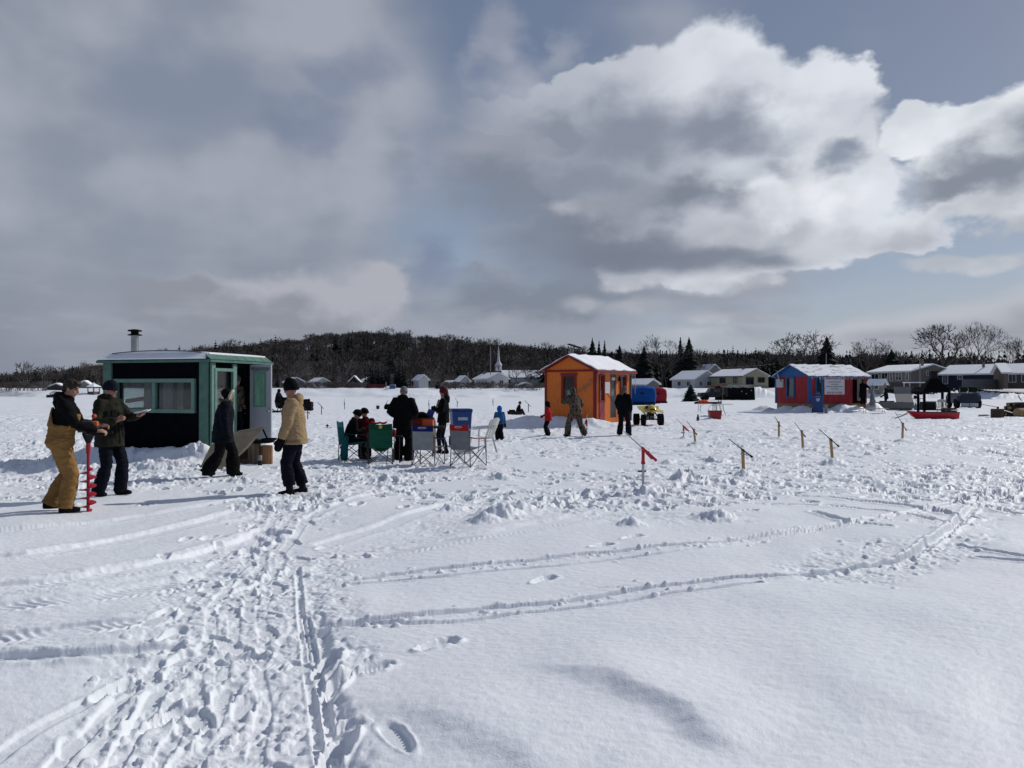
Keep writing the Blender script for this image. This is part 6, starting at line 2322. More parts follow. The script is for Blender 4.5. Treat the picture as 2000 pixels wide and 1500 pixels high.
    # 13 at the red hut
    redM = Matrix.Translation((20.9, 54.0, 0)) @ Matrix.Rotation(R(19.9), 4, 'Z')
    q = redM @ Vector((4.05, -0.75, 0.0))
    q.z = gz(q.x, q.y) + 0.25
    person('figure in a long black coat reaching toward the red hut doorway', 1673, 796, 35, 1.75, at=q, lean=8, RW=(.25, .50, 1.15), LW=(-.2, .3, .9), top=dict(mat=C_BLACK, hem=-.45, bulk=1.25, hood=True, name='coat'), pants=dict(mat=C_BLACK, r=1.1), hat=dict(mat=cloth('dark_brown_knit', (0.03, 0.022, 0.016))), vox=.02)
    # 14 behind the trailer
    person('dark figure standing left of the grey trailer lid, arms folded forward', 1731, 797, 165, 1.74, at=(W(1731, 69), 69, gz(W(1731, 69), 69) - .02), RW=(.1, .35, 1.0), LW=(-.1, .4, 1.05), top=dict(mat=C_NAVY, bulk=1.15, hem=-.15), pants=dict(mat=C_BLACK, r=1.1), hat=dict(kind='hood', mat=C_BLACK), vox=.02)
    # seated children in the camp chairs
    person('seated child in black hat and dark coat slumped in the teal camp chair', 693, 893, 20, 1.42, at=(W(683, 17.7), 17.7, gz(W(683, 17.7), 17.7)), pel=(0, -.02, .62), lean=16, RA=(.12, .42, .10), LA=(-.12, .44, .10), RW=(.12, .34, .88), LW=(-.14, .34, .86), pitch=30, yaw=-20,
           top=dict(mat=C_BLACK, bulk=1.12, hem=-.06), pants=dict(mat=C_BLACK, r=1.1), hat=dict(mat=C_BLACK, r=1.05), vox=.013)
    person('seated child in a dark red vest and black hat leaning on the one beside', 713, 893, 100, 1.42, at=(W(712, 18.0), 18.0, gz(W(712, 18.0), 18.0)), pel=(0, -.05, .66), lean=3, roll=3, RA=(.12, .42, .10), LA=(-.12, .44, .10), RW=(.2, .30, .80), LW=(-.2, .30, .78), pitch=15, yaw=60,
           top=dict(mat=cloth('dark_red_vest', (0.07, 0.006, 0.009)), bulk=1.15, hem=-.06, name='vest'), pants=dict(mat=C_NAVY, r=1.1), hat=dict(mat=C_BLACK, r=1.05), vox=.013)
    # rider by the dark machine behind the man in tan
    person('rider in black on the dark snowmobile behind the man in tan', 541, 806, -10, 1.75, at=(W(542, 54), 54, gz(W(542, 54), 54)), pel=(0, 0, .80), lean=10, RW=(.2, .45, .98), LW=(-.2, .45, .98), RA=(.25, .25, .35), LA=(-.25, .25, .35), top=dict(mat=C_BLACK, bulk=1.2), pants=dict(mat=C_BLACK, r=1.1), hat=dict(kind='hood', mat=C_BLACK), vox=.02)
    return OUT


PEOPLE = build_people()


# ================================================================== gear on the ice
RUB = pmat('black_rubber', (0.010, 0.010, 0.010), 0.85, 0.3, 10, spec=0.1)
BLKP = pmat('black_plastic', (0.009, 0.009, 0.010), 0.5, 0.3, 10, spec=0.2)
REDP = pmat('red_enamel', (0.36, 0.014, 0.030), 0.4, 0.12, 6)
WOODL = pmat('pale_lumber', (0.40, 0.27, 0.125), 0.85, 0.25, 8, stretch=(1, 1, 0.2))
WOODG = pmat('grey_split_log', (0.16, 0.12, 0.09), 0.95, 0.45, 7, stretch=(1, 1, 0.15), bump=0.5, bscale=25)
WOODB = pmat('brown_split_log', (0.20, 0.105, 0.05), 0.95, 0.4, 7, stretch=(1, 1, 0.15), bump=0.5, bscale=25)
WPLAS = pmat('white_garden_plastic', (0.50, 0.50, 0.46), 0.5, 0.06)
BINB = pmat('blue_bin_plastic', (0.011, 0.046, 0.17), 0.45, 0.10, 4)
GREYT = pmat('grey_tube', (0.10, 0.105, 0.11), 0.4, 0.1, metal=0.5)
BLKT = pmat('black_tube', (0.012, 0.012, 0.013), 0.4, 0.1)


def tloc(px, py, dz=0.0):
    p = ground_pt(px, py)
    p.z += dz
    return p


def spiral(mb, z0, z1, r, rc, turns, n=90, th=0.006):
    rows = []
    for i in range(n + 1):
        q = i / n
        a = 2 * math.pi * turns * q
        z = z0 + (z1 - z0) * q
        rr = r * min(1.0, 0.35 + 8 * min(q, 1 - q) + 0.0)
        rows.append([(rc * math.cos(a), rc * math.sin(a), z), (rr * math.cos(a), rr * math.sin(a), z - 0.01)])
    mb.slab(rows, th)


def auger(label, loc, rz, red=True, flights=5.2):
    m = REDP if red else BLKP
    r = thing('ice_auger', label, 'ice auger', loc, rz)
    b = MB()
    b.tube([(0, 0, 0.02), (0, 0, 0.98)], 0.020, 12)
    b.tube([(0, 0, 0.80), (0, 0, 0.95)], 0.028, 12)
    b.build('shaft', m, r, smooth=True, angle=40)
    b = MB()
    spiral(b, 0.03, 0.62, 0.10, 0.018, flights)
    b.build('flighting', m, r, smooth=True, angle=50)
    b = MB()
    b.lathe([(0.03, 0.94), (0.055, 1.0), (0.075, 1.05), (0.075, 1.08)], n=14)
    b.build('gearbox', BLKP, r, smooth=True, angle=40)
    b = MB()
    b.box((0, 0, 1.16), (0.20, 0.19, 0.15), taper=(0.85, 0.85))
    for k in range(4):
        b.box((0.0, 0, 1.11 + 0.03 * k), (0.215, 0.205, 0.008))
    b.box((-0.12, 0, 1.17), (0.08, 0.13, 0.12))
    eng = b.build('engine', pmat('grey_engine_block', (0.06, 0.058, 0.055), 0.55, 0.3, 20), r, bevel=0.008)
    OR = pmat('orange_engine_plastic', (0.60, 0.10, 0.015), 0.4, 0.1)
    b = MB()
    b.box((0.12, -0.05, 1.20), (0.05, 0.06, 0.06))
    b.box((0.12, 0.02, 1.09), (0.05, 0.06, 0.035))
    b.build('fuel_cap_cover', OR, eng, bevel=0.008)
    MB().ball((0.085, -0.03, 1.30), 0.032).build('primer_knob', pmat('red_knob', (0.5, 0.05, 0.03), 0.35), eng, smooth=True)
    b = MB()
    b.tube([(0, 0, 1.06), (0.05, -0.16, 1.07), (0.10, -0.22, 1.07), (0.30, -0.22, 1.07)], 0.014, 8)
    b.tube([(0, 0, 1.06), (0.05, 0.16, 1.07), (0.10, 0.22, 1.07), (0.22, 0.22, 1.07)], 0.014, 8)
    h = b.build('handlebar', BLKT, r, smooth=True)
    b = MB()
    b.tube([(0.14, -0.22, 1.07), (0.30, -0.22, 1.07)], 0.021, 8)
    b.tube([(0.10, 0.22, 1.07), (0.22, 0.22, 1.07)], 0.021, 8)
    b.build('grip', RUB, h, smooth=True)
    return r


def camp_chair(label, px, d, rz, fab, top, frame, logo=None, seat_c=None, group='folding camp chairs', name='camp_chair', droop=0.0):
    x = W(px, d)
    r = thing(name, label, 'camp chair', (x, d, gz(x, d)), R(rz), group)
    T = 0.0105
    for s in (-1, 1):
        b = MB()
        b.tube([(s * .27, -.27, 0), (s * .25, -.26, .42), (s * .245, -.31, .90)], T, 7)
        b.build('back_post', frame, r, smooth=True)
        b = MB()
        b.tube([(s * .29, .27, 0), (s * .29, .25, .62)], T, 7)
        b.build('front_post', frame, r, smooth=True)
    for a, c in (((-.27, -.27, .02), (.25, -.26, .42)), ((.27, -.27, .02), (-.25, -.26, .42)), ((-.29, .27, .02), (.27, .24, .44)), ((.29, .27, .02), (-.27, .24, .44)),
                 ((-.27, -.27, .02), (-.29, .25, .45)), ((-.29, .27, .02), (-.25, -.26, .42)), ((.27, -.27, .02), (.29, .25, .45)), ((.29, .27, .02), (.25, -.26, .42))):
        MB().tube([a, c], 0.009, 6).build('cross_brace', frame, r, smooth=True)
    sc = seat_c or fab
    rows = []
    for i in range(7):
        q = i / 6
        rows.append([((-.25 + .5 * j / 8), -.26 + .52 * q, .42 + .03 * q - .075 * math.sin(math.pi * j / 8) * (0.6 + .4 * math.sin(math.pi * q)) - droop * math.sin(math.pi * j / 8) * (1 - q)) for j in range(9)])
    MB().slab(rows, 0.008).build('seat', sc, r, smooth=True)
    rows = []
    for i in range(9):
        q = i / 8
        z = .38 + .40 * q
        rows.append([((-.243 + .486 * j / 8), -.262 - .045 * max(0, (z - .42) / .48) - .055 * math.sin(math.pi * j / 8) * (1 - .6 * q), z) for j in range(9)])
    MB().slab(rows, 0.008).build('backrest', fab, r, smooth=True)
    rows = []
    for i in range(5):
        q = i / 4
        z = .78 + .135 * q
        rows.append([((-.25 + .50 * j / 8), -.262 - .045 * (z - .42) / .48 - .022 * math.sin(math.pi * j / 8), z - .022 * math.sin(math.pi * j / 8) * q) for j in range(9)])
    hb = MB().slab(rows, 0.012).build('headband', top, r, smooth=True)
    if logo:
        kind, lm = logo
        b = MB()
        if kind == 'swoosh':
            pts = [(-.10, .855), (-.05, .842), (0, .838), (.05, .845), (.10, .858)]
            for (x0, z0), (x1, z1) in zip(pts[:-1], pts[1:]):
                b.bar((x0, -.335, z0), (x1, -.335, z1), .006, .010)
            for k in range(7):
                b.box((-.075 + .025 * k, -.332, .868), (.014, .006, .020))
        else:
            b.lathe([(0.040, -.34), (0.040, -.325)], (-.0, 0, 0), 16, axis='Y')
            b.xf(Matrix.Translation((0.0, 0, .845)))
        b.build('logo', lm, hb)
    for s in (-1, 1):
        rows = []
        for i in range(9):
            q = i / 8
            y = -.285 + .53 * q
            z = .655 - .04 * q - .03 * math.sin(math.pi * q)
            rows.append([(s * (.235 + .05 * q) , y, z), (s * (.31 + .02 * q), y, z)])
        MB().slab(rows, 0.008).build('armrest', top if frame is GREYT else fab, r, smooth=True)
    return r


def plastic_chair(label, loc, rz, k=1.0):
    r = thing('plastic_chair', label, 'plastic chair', loc, rz, 'white plastic garden chairs')
    r.scale = (k, k, k)
    for sx, sy in ((-1, 1), (1, 1), (-1, -1), (1, -1)):
        MB().bar((sx * .27, sy * .26 - (.04 if sy < 0 else 0), 0), (sx * .21, sy * .20, .43), .045, .03).build('leg', WPLAS, r, bevel=.006)
    rows = []
    for i in range(7):
        q = i / 6
        rows.append([((-.23 + .46 * j / 6), -.21 + .46 * q, .44 - .02 * math.sin(math.pi * j / 6) - (.02 * (q > .9))) for j in range(7)])
    MB().slab(rows, .018).build('seat', WPLAS, r, smooth=True, angle=50)
    b = MB()
    def bp(u, z):
        return (u, -.20 - .17 * (z - .44) / .42 - .05 * (1 - (u / .24) ** 2), z)
    for u0, u1 in ((-.21, -.16), (-.12, -.07), (-.025, .025), (.07, .12), (.16, .21)):
        zt = .84
        b.slab([[bp(u0, .44 + (zt - .44) * i / 6), bp(u1, .44 + (zt - .44) * i / 6)] for i in range(7)], .014)
    rows = []
    for i in range(4):
        rows.append([bp(-.235 + .47 * j / 10, .76 + .045 * i + .055 * math.sin(math.pi * j / 10) * (i / 3)) for j in range(11)])
    b.slab(rows, .016)
    b.build('backrest', WPLAS, r, smooth=True, angle=50)
    for s in (-1, 1):
        b = MB()
        b.tube([bp(s * .235, .70), (s * .275, -.10, .675), (s * .285, .12, .665), (s * .28, .22, .645), (s * .27, .24, .58), (s * .255, .23, .43)], [(.03, .014), (.032, .014), (.034, .014), (.032, .016), (.026, .02), (.024, .02)], 8)
        b.build('armrest', WPLAS, r, smooth=True)
    return r


def wheelie_bin(label, loc, rz, plate=False, mark=False, k=1.0):
    r = thing('wheeled_bin', label, 'wheelie bin', loc, rz, 'blue wheeled recycling bins')
    r.scale = (k, k, k)
    b = MB()
    b.box((0, 0.02, .53), (.46, .52, .94), taper=(1.24, 1.22))
    b.box((0, 0.02, 1.0), (.60, .67, .06))
    b.build('body', BINB, r, bevel=.02)
    b = MB()
    b.box((0, 0.03, 1.055), (.62, .72, .05), taper=(.94, .94))
    b.box((0, -.36, 1.045), (.30, .06, .03))
    b.build('lid', BINB, r, bevel=.015)
    for s in (-1, 1):
        b = MB()
        b.lathe([(.12, -.03), (.14, -.025), (.14, .025), (.12, .03)], (0, 0, 0), 18, axis='X')
        b.xf(Matrix.Translation((s * .27, .26, .14)))
        b.build('wheel', RUB, r, smooth=True, angle=40)
    b = MB()
    b.tube([(-.24, .40, 1.02), (.24, .40, 1.02)], .018, 8)
    b.build('handle', BINB, r, smooth=True)
    if plate:
        MB().box((0.02, -.285, .80), (.28, .02, .085), Euler((R(-4), 0, 0))).build('label_plate', pmat('pale_plate', (0.36, 0.40, 0.46), 0.6), r)
    if mark:
        m = pmat('faded_white_print', (0.30, 0.36, 0.46), 0.7)
        b = MB()
        b.prism([(-.10, 0, .86), (.10, 0, .86), (.10, 0, .74), (0, 0, .64), (-.10, 0, .74)], (0, -.302, 0), (0, -.292, 0))
        for q in range(4):
            b.box((-.12 + .08 * q, -.312, .95), (.055, .008, .03))
        b.build('printed_mark', m, r)
    return r


def tip_up(label, loc, h=0.50, yaw=0.0, rod=0.55, tilt=41, style='wood', lean=0.0, k=1.0):
    """ice fishing tip-up: post in a snow mound, rod balanced across the top; yaw = world direction of the high end"""
    r = thing('tip_up', label, 'fishing tip-up', loc, 0, 'tip-ups set over fishing holes')
    r.rotation_euler = (0, R(lean), 0)
    c, s = math.cos(R(yaw)), math.sin(R(yaw))
    ct, st = math.cos(R(tilt)), math.sin(R(tilt))
    D = Vector((c * ct, s * ct, st))
    piv = Vector((0, 0, h - .02)) + Vector((-s, c, 0)) * (.035 if style == 'wood' else 0.03)
    if style == 'wood':
        MB().box((0, 0, h / 2 - .05), (.058 * k, .040 * k, h + .1)).build('post', WOODL, r, bevel=.003)
        b = MB()
        b.tube([piv - D * rod * .38, piv + D * rod * .62], [.013 * k, .008 * k], 8)
        ro = b.build('rod', BLKP, r, smooth=True)
        b = MB()
        b.tube([piv - D * rod * .40, piv - D * rod * .30], [.026 * k, .020 * k], 8)
        b.tube([piv - D * .05, piv + D * .05], .017 * k, 8)
        b.build('reel_handle', BLKP, ro, smooth=True)
    elif style == 'red':
        WH = pmat('white_tube', (0.42, 0.43, 0.44), 0.5, 0.1)
        b = MB()
        b.tube([(0, 0, -.12), (0, 0, h * .64)], .022, 10)
        b.build('lower_post', WH, r, smooth=True)
        b = MB()
        b.tube([(0, 0, h * .60), (0, 0, h)], .026, 10)
        b.tube([(0, 0, h * .58), (0, 0, h * .65)], .034, 10)
        b.build('upper_post', REDP, r, smooth=True, angle=40)
        MB().box((-.02, 0, h * .40), (.13, .03, .022)).build('clamp', BLKP, r)
        b = MB()
        b.tube([piv, piv + D * rod * .68], [.014, .008], 8)
        ro = b.build('rod', pmat('pale_rod', (0.42, 0.42, 0.43), 0.5), r, smooth=True)
        b = MB()
        b.tube([piv + D * .04, piv - D * rod * .44], [.022, .024], 8)
        b.tube([piv - D * rod * .12, piv - D * rod * .30 - Vector((0, 0, .03))], [.034, .022], 8)
        b.build('reel_handle', REDP, ro, smooth=True)
    else:
        b = MB()
        b.tube([(0, 0, -.05), (0, 0, h)], .026 * k, 6)
        b.build('post', BLKP, r)
        b = MB()
        b.tube([piv - D * rod * .4, piv + D * rod * .6], .017 * k, 6)
        b.build('rod', BLKP, r)
    return r


def folding_table(label, loc, rz, L, Wd, h, topm, legm, group=None):
    r = thing('folding_table', label, 'folding table', loc, rz, group)
    MB().box((0, 0, h - .02), (L, Wd, .04)).build('table_top', topm, r, bevel=.006)
    for s in (-1, 1):
        b = MB()
        x = s * (L / 2 - .28)
        for t in (-1, 1):
            b.tube([(x, t * Wd * .30, h - .04), (x, t * Wd * .28, h * .55), (x + .0, t * Wd * .42, 0)], .014, 7)
        b.tube([(x, -Wd * .34, h * .32), (x, Wd * .34, h * .32)], .012, 7)
        b.tube([(x, 0, h * .5), (x - s * .30, 0, h - .05)], .010, 6)
        b.build('leg_frame', legm, r, smooth=True)
    return r


def stump(label, loc, r0, h, m, seed=0, name='log_stump', group=None):
    rr = random.Random(seed)
    r = thing(name, label, 'log', loc, rr.uniform(0, 6), group)
    n = 14
    off = [1 + rr.uniform(-.12, .12) for _ in range(n)]
    vs, fs = [], []
    for i, z in enumerate((-.05, h * .5, h)):
        for j in range(n):
            a = 2 * math.pi * j / n
            q = r0 * off[j] * (1 + rr.uniform(-.03, .03))
            vs.append((q * math.cos(a), q * math.sin(a), z + (rr.uniform(-.01, .01) if i == 2 else 0)))
    for i in range(2):
        for j in range(n):
            j2 = (j + 1) % n
            fs.append((i * n + j, i * n + j2, (i + 1) * n + j2, (i + 1) * n + j))
    fs += [tuple(range(n - 1, -1, -1)), tuple(2 * n + j for j in range(n))]
    MB().add(vs, fs).build('bark_body', m, r)
    MB().lathe([(r0 * .90, h - .01), (r0 * .88, h + .012)], n=14).build('cut_face', pmat('cut_wood_face', (0.28, 0.19, 0.11), 0.9, 0.3, 18), r)
    return r


def lying_log(label, a, b, rad, m, group, cat='log'):
    a, b = Vector(a), Vector(b)
    r = thing('split_log', label, cat, (a + b) / 2, 0, group)
    h = (b - a) / 2
    MB().tube([-h, h * 0.1, h], [rad, rad * 1.05, rad * .95], 10).build('bark_body', m, r, smooth=True, angle=50)
    u = h.normalized()
    e = MB()
    e.tube([-h - u * .004, -h + u * .01], rad * .9, 10)
    e.tube([h - u * .01, h + u * .004], rad * .86, 10)
    e.build('cut_faces', MATS.get('cut_wood_face') or pmat('cut_wood_face', (0.28, 0.19, 0.11), 0.9, 0.3, 18), r)
    return r


def near_gear():
    # auger standing between the two men
    p = tloc(173, 1000)
    auger('red gas-powered ice auger with a red spiral standing in the snow between the two men', (p.x, p.y, p.z - .02), R(5))
    # napkin in the older man's hand
    pr, J = PEOPLE[1]
    pr_m = Matrix.Translation(pr.location) @ Matrix.Rotation(pr.rotation_euler.z, 4, 'Z')
    h = pr_m @ (J['LW'] + Vector((0.02, 0.10, 0.045)))
    rows = [[(h.x - .10 + .05 * i, h.y - .07 + .045 * j, h.z + .012 * math.sin(i * 2.1 + j * 1.7) + .012 * i) for j in range(4)] for i in range(5)]
    tag(MB().slab(rows, .012).build('paper_napkin', PAPER, smooth=True), 'crumpled white paper napkin in the hand of the man in olive', 'napkin')
    # slanting sheet of plywood behind the walking woman
    d0 = 15.7
    poly = []
    for px, py, dd in ((389, 917, 0), (412, 869, .25), (465, 842, .55), (517, 833, .75), (487, 873, .55), (440, 916, .15)):
        d = d0 + dd
        poly.append((W(px, d), d, ZP(py, d)))
    pb = MB().prism(poly, (0, 0, 0), (0.006, 0.022, 0.008))
    tag(pb.build('leaning_board', pmat('weathered_plywood', (0.20, 0.175, 0.125), 0.9, 0.18, 3)), 'large weathered grey-brown board propped up at a slant behind the walking woman', 'board')
    # fire pan on two stumps
    a, b = tloc(497, 908), tloc(521, 908)
    stump('grey log stump under the fire pan, left one of the pair beside the white door', a, .135, .42, WOODG, 1, group='log stumps under the fire pan')
    stump('brown split stump under the fire pan, right one of the pair beside the white door', b, .135, .41, WOODB, 2, group='log stumps under the fire pan')
    r = thing('fire_pan', 'blackened fire pan with embers resting across two log stumps by the green hut', 'fire pan', ((a.x + b.x) / 2, a.y + .05, a.z + .435), 0)
    MB().lathe([(.20, 0), (.27, .015), (.31, .07), (.30, .07), (.255, .03), (.02, .025)], n=20, sy=.7).build('pan', BLACK_STEEL, r, smooth=True, angle=40)
    rr = random.Random(3)
    for k in range(12):
        em = MB().ball((rr.uniform(-.2, .16), rr.uniform(-.12, .12), .05 + rr.uniform(0, .02)), (rr.uniform(.03, .06), rr.uniform(.02, .04), .024), 6, 4)
        em.build('charred_chunk', pmat('charred_red_wood', (0.030, 0.010, 0.008), 0.9, 0.5, 20), r)
    p = tloc(521, 908)
    q = thing('frying_pan', 'black cast-iron frying pan with its handle sticking up, on the brown stump', 'frying pan', (p.x + .06, p.y, p.z + .53), 0)
    MB().lathe([(.10, 0), (.15, .012), (.165, .05), (.155, .05), (.14, .02), (.01, .015)], n=18).build('pan', BLACK_STEEL, q, smooth=True, angle=40)
    MB().bar((-.04, 0, .03), (-.15, 0, .26), .035, .016).build('handle', BLACK_STEEL, q)
    p = tloc(508, 911)
    c = thing('tin_can', 'small scorched white and black can in front of the two stumps', 'can', p, 0)
    MB().lathe([(.045, 0), (.045, .10)], n=14).build('lower_body', BLKP, c, smooth=True, angle=40)
    MB().lathe([(.043, .10), (.043, .19), (.03, .21)], n=14).build('upper_body', pmat('smudged_white_tin', (0.22, 0.22, 0.23), 0.5, .5, 30), c, smooth=True, angle=40)
    p = tloc(474, 908)
    k = thing('wooden_crate', 'dark scorched wooden crate behind the walking woman, left of the stumps', 'crate', (p.x, p.y + .1, p.z), 0)
    MB().box((0, 0, .16), (.42, .32, .34)).build('box', pmat('scorched_wood', (0.028, 0.02, 0.015), .9, .4, 8), k)
    MB().box((0, -.17, .06), (.42, .02, .10)).build('bottom_slat', pmat('brown_slat', (0.10, 0.06, 0.03), .9, .3, 8), k)

    # camp chairs
    GREEN = cloth('dark_green_canvas', (0.008, 0.058, 0.032), .12)
    GREEN2 = cloth('mid_green_canvas', (0.012, 0.085, 0.048), .12)
    RED = cloth('red_canvas', (0.34, 0.018, 0.024), .12)
    DBLUE = cloth('dark_blue_canvas', (0.010, 0.018, 0.11), .12)
    GREYC = cloth('grey_canvas', (0.17, 0.18, 0.19), .10)
    GREYL = cloth('pale_grey_canvas', (0.26, 0.27, 0.28), .10)
    TEALC = cloth('teal_canvas', (0.010, 0.085, 0.10), .12)
    WHT = pmat('white_print', (0.55, 0.55, 0.55), .8)
    YEL = pmat('yellow_print', (0.45, 0.42, 0.06), .8)
    camp_chair('wide dark green camp chair with a round yellow badge, seen from behind', 744, 17.2, 8, GREEN2, GREEN, BLKT, ('badge', YEL), droop=.08)
    camp_chair('pale grey camp chair with a dark blue headband, right behind the man in black', 836, 16.9, -16, GREYL, DBLUE, GREYT, ('swoosh', WHT), GREYC)
    camp_chair('grey camp chair with a red headband nearest the white plastic chair', 914, 16.4, -34, GREYC, RED, GREYT, ('swoosh', WHT), GREYC, droop=.05)
    camp_chair('teal camp chair seen from the side with a seated child', 690, 17.6, -62, TEALC, cloth('light_teal_canvas', (0.05, 0.20, 0.24)), BLKT)
    # red cloth draped on the green chair
    p = (W(744, 17.2), 17.2)
    rows = []
    for i in range(6):
        q = i / 5
        rows.append([(p[0] - .17 + .34 * j / 7, 16.92 + .05 * q, .915 + .02 * math.sin(q * 3.1) + .01 * math.sin(j * 2.0) + (.012 if j in (0, 7) else 0) + gz(*p)) for j in range(8)])
    tag(MB().slab(rows, .03).build('folded_blanket', RED, smooth=True), 'dark red cloth folded over the top of the green camp chair', 'blanket')
    # chair carry bag hanging off the teal chair, red flag of cloth behind it
    x, d = W(673, 17.3), 17.3
    g = gz(x, d)
    b = MB()
    b.tube([(x, d, g + .06), (x - .01, d, g + .12), (x, d, g + .35), (x + .03, d, g + .58), (x + .05, d + .02, g + .63)], [.06, .088, .085, .07, .02], 12)
    bo = bpy.data.objects.new('t', None)
    bpy.data.objects.remove(bo)
    tag(part(remesh(b, .012, 2, (.012, 14), 4.0), 'carry_bag', TEALC, None), 'long teal carry bag hanging behind the teal camp chair', 'bag')
    b = MB().prism([(x - .15, d + .15, g + .32), (x - .02, d + .15, g + .22), (x + .02, d + .15, g + .50), (x - .06, d + .15, g + .46)], (0, 0, 0), (0, .03, .0))
    tag(b.build('red_bag', RED), 'red cloth bag peeking out left of the teal carry bag', 'bag')
    # camp table with coolers behind the man in black
    d = 18.7
    x = W(822, d)
    g = gz(x, d)
    folding_table('black camp table loaded with boxes behind the blue and grey camp chair', (x, d, g), R(4), 1.15, .6, .72, BLKP, BLKT)
    r = thing('cooler_box', 'orange cooler box with a dark red end on the camp table', 'cooler', (x + .10, d - .05, g + .722), 0)
    MB().box((.08, 0, .09), (.26, .26, .18)).build('body', pmat('orange_box_plastic', (0.62, 0.09, 0.02), .5, .12, 5), r, bevel=.01)
    MB().box((-.20, 0, .09), (.30, .25, .17)).build('end', pmat('maroon_box_plastic', (0.20, 0.012, 0.008), .5, .3, 9), r, bevel=.01)
    MB().box((-.05, 0, .19), (.57, .27, .022)).build('lid', pmat('dark_lid', (0.06, 0.012, 0.01), .5), r)
    b = MB()
    b.tube([(x - .16, d, g + .95), (x - .02, d, g + 1.0), (x + .10, d, g + .985), (x + .21, d, g + .94)], [.05, .075, .07, .04], 10)
    tag(part(remesh(b, .012, 2, (.02, 10), 1.0), 'duffel_bag', C_BLACK, None), 'black bag slumped on top of the orange cooler box', 'bag')
    r = thing('snow_scoop', 'blue plastic scoop with a pale wooden pole leaning on the camp table', 'shovel', (x + .24, d + .08, g), 0)
    MB().box((-.02, 0, 1.02), (.17, .02, .20), Euler((0, R(25), 0))).build('blade', pmat('blue_scoop_plastic', (0.018, 0.03, 0.24), .4), r)
    MB().tube([(.10, 0, .0), (.095, 0, .86)], .022, 8).build('pole', WOODL, r, smooth=True)
    MB().tube([(.02, 0, .98), (.095, 0, .84)], .014, 8).build('shaft', BLKP, r, smooth=True)
    x2, d2 = W(769, 17.4), 17.4
    r = thing('insulated_mug', 'red mug with a white lid standing by the arm of the green camp chair', 'mug', (x2, d2, gz(x2, d2) + .62), 0)
    MB().lathe([(.04, 0), (.05, .02), (.055, .13)], n=14).build('body', REDP, r, smooth=True, angle=40)
    MB().lathe([(.057, .13), (.05, .155), (.02, .16)], n=14).build('lid', PAPER, r, smooth=True, angle=40)
    t = thing('side_tray', 'small dark fold-out tray table beside the green camp chair', 'tray table', (x2, d2, gz(x2, d2)), 0)
    MB().box((.02, 0, .605), (.34, .28, .022)).build('tray', BLKP, t)
    b = MB()
    for sx in (-1, 1):
        b.tube([(sx * .12, .1, .6), (sx * .14, -.1, 0)], .009, 6)
    b.build('legs', BLKT, t)

    # white plastic chair, blue bin
    p = tloc(941, 884)
    plastic_chair('white plastic garden chair with a slatted back beside the red and grey camp chair', p, R(62), 1.02)
    p = tloc(900, 872)
    wheelie_bin('tall blue wheeled bin with a pale label plate behind the woman in the burgundy hat', p, R(12), plate=True)

    # tip-ups
    def at(px, py):
        p = tloc(px, py)
        p.z -= .02
        return p
    tip_up('red tip-up with a long white rod pointing up left, nearest of all on the ice', at(1256, 966), .62, 180, .62, 42, 'red')
    tip_up('red and white tip-up standing alone behind the near ones, by the bottle', at(1335, 856), .40, 180, .55, 45, 'red')
    tip_up('dark red tip-up at the snow bank behind the legs of the person in camouflage', at(1146, 846), .55, 60, .4, 60, 'red')
    tip_up('pale wooden tip-up leaning slightly left of its mound, the closest wooden one', at(1452, 922), .52, 176, .58, 40, 'wood', -2)
    tip_up('wooden tip-up with its rod end-on, just right of the small red and white one', at(1358, 864), .48, 120, .55, 48, 'wood', -6)
    tip_up('upright wooden tip-up with a short dark rod standing straight up', at(1521, 856), .55, 95, .5, 38, 'wood')
    tip_up('wooden tip-up with a thin rod tilted left, between the upright one and the leaning one', at(1568, 874), .56, 112, .55, 45, 'wood', -3)
    tip_up('wooden tip-up with its black rod crossing down to the right beside a snow heap', at(1626, 897), .56, 170, .60, 47, 'wood', -5)
    tip_up('wooden tip-up farthest right, in front of the red boat sled', at(1762, 861), .58, 110, .7, 50, 'wood', 2)
    far = [(601, 818, 160, .5), (628, 809, 165, .6), (673, 799, 100, .6), (755, 798, 60, .5), (811, 792, 90, .5), (838, 799, 90, .55), (893, 796, 130, .6), (963, 793, 80, .55), (1032, 806, 165, .6)]
    labs = ['black tip-up right beside the sleeve of the man in tan', 'black tip-up with a long slanted rod out right of the man in tan', 'small dark tip-up far out over the seated children', 'tiny dark tip-up with a reel left of the man in black',
            'faint tip-up just right of the shoulder of the man in black', 'dark upright tip-up left of the woman in the burgundy hat', 'tip-up with crossed legs above the blue bin', 'thin dark tip-up above the child in blue', 'dark slanted tip-up right of the figure sitting far out']
    for (px, py, yw, h), lb in zip(far, labs):
        tip_up(lb, at(px, py), h, yw, .62, 45, 'black')
    p = at(638, 836)
    r = thing('flag_tip_up', 'flat cross-shaped tip-up with a red flag lying right of the man in tan', 'fishing tip-up', (p.x, p.y, p.z + .03), 0, 'tip-ups set over fishing holes')
    MB().box((0, 0, .02), (.46, .05, .02)).build('cross_bar', BLKP, r)
    MB().box((0, 0, .04), (.05, .46, .02)).build('cross_bar', BLKP, r)
    MB().tube([(.03, 0, .02), (.03, 0, .16)], .008, 6).build('flag_wire', BLKT, r)
    MB().box((.03, 0, .13), (.10, .012, .11), Euler((0, .7, 0))).build('flag', REDP, r)


near_gear()


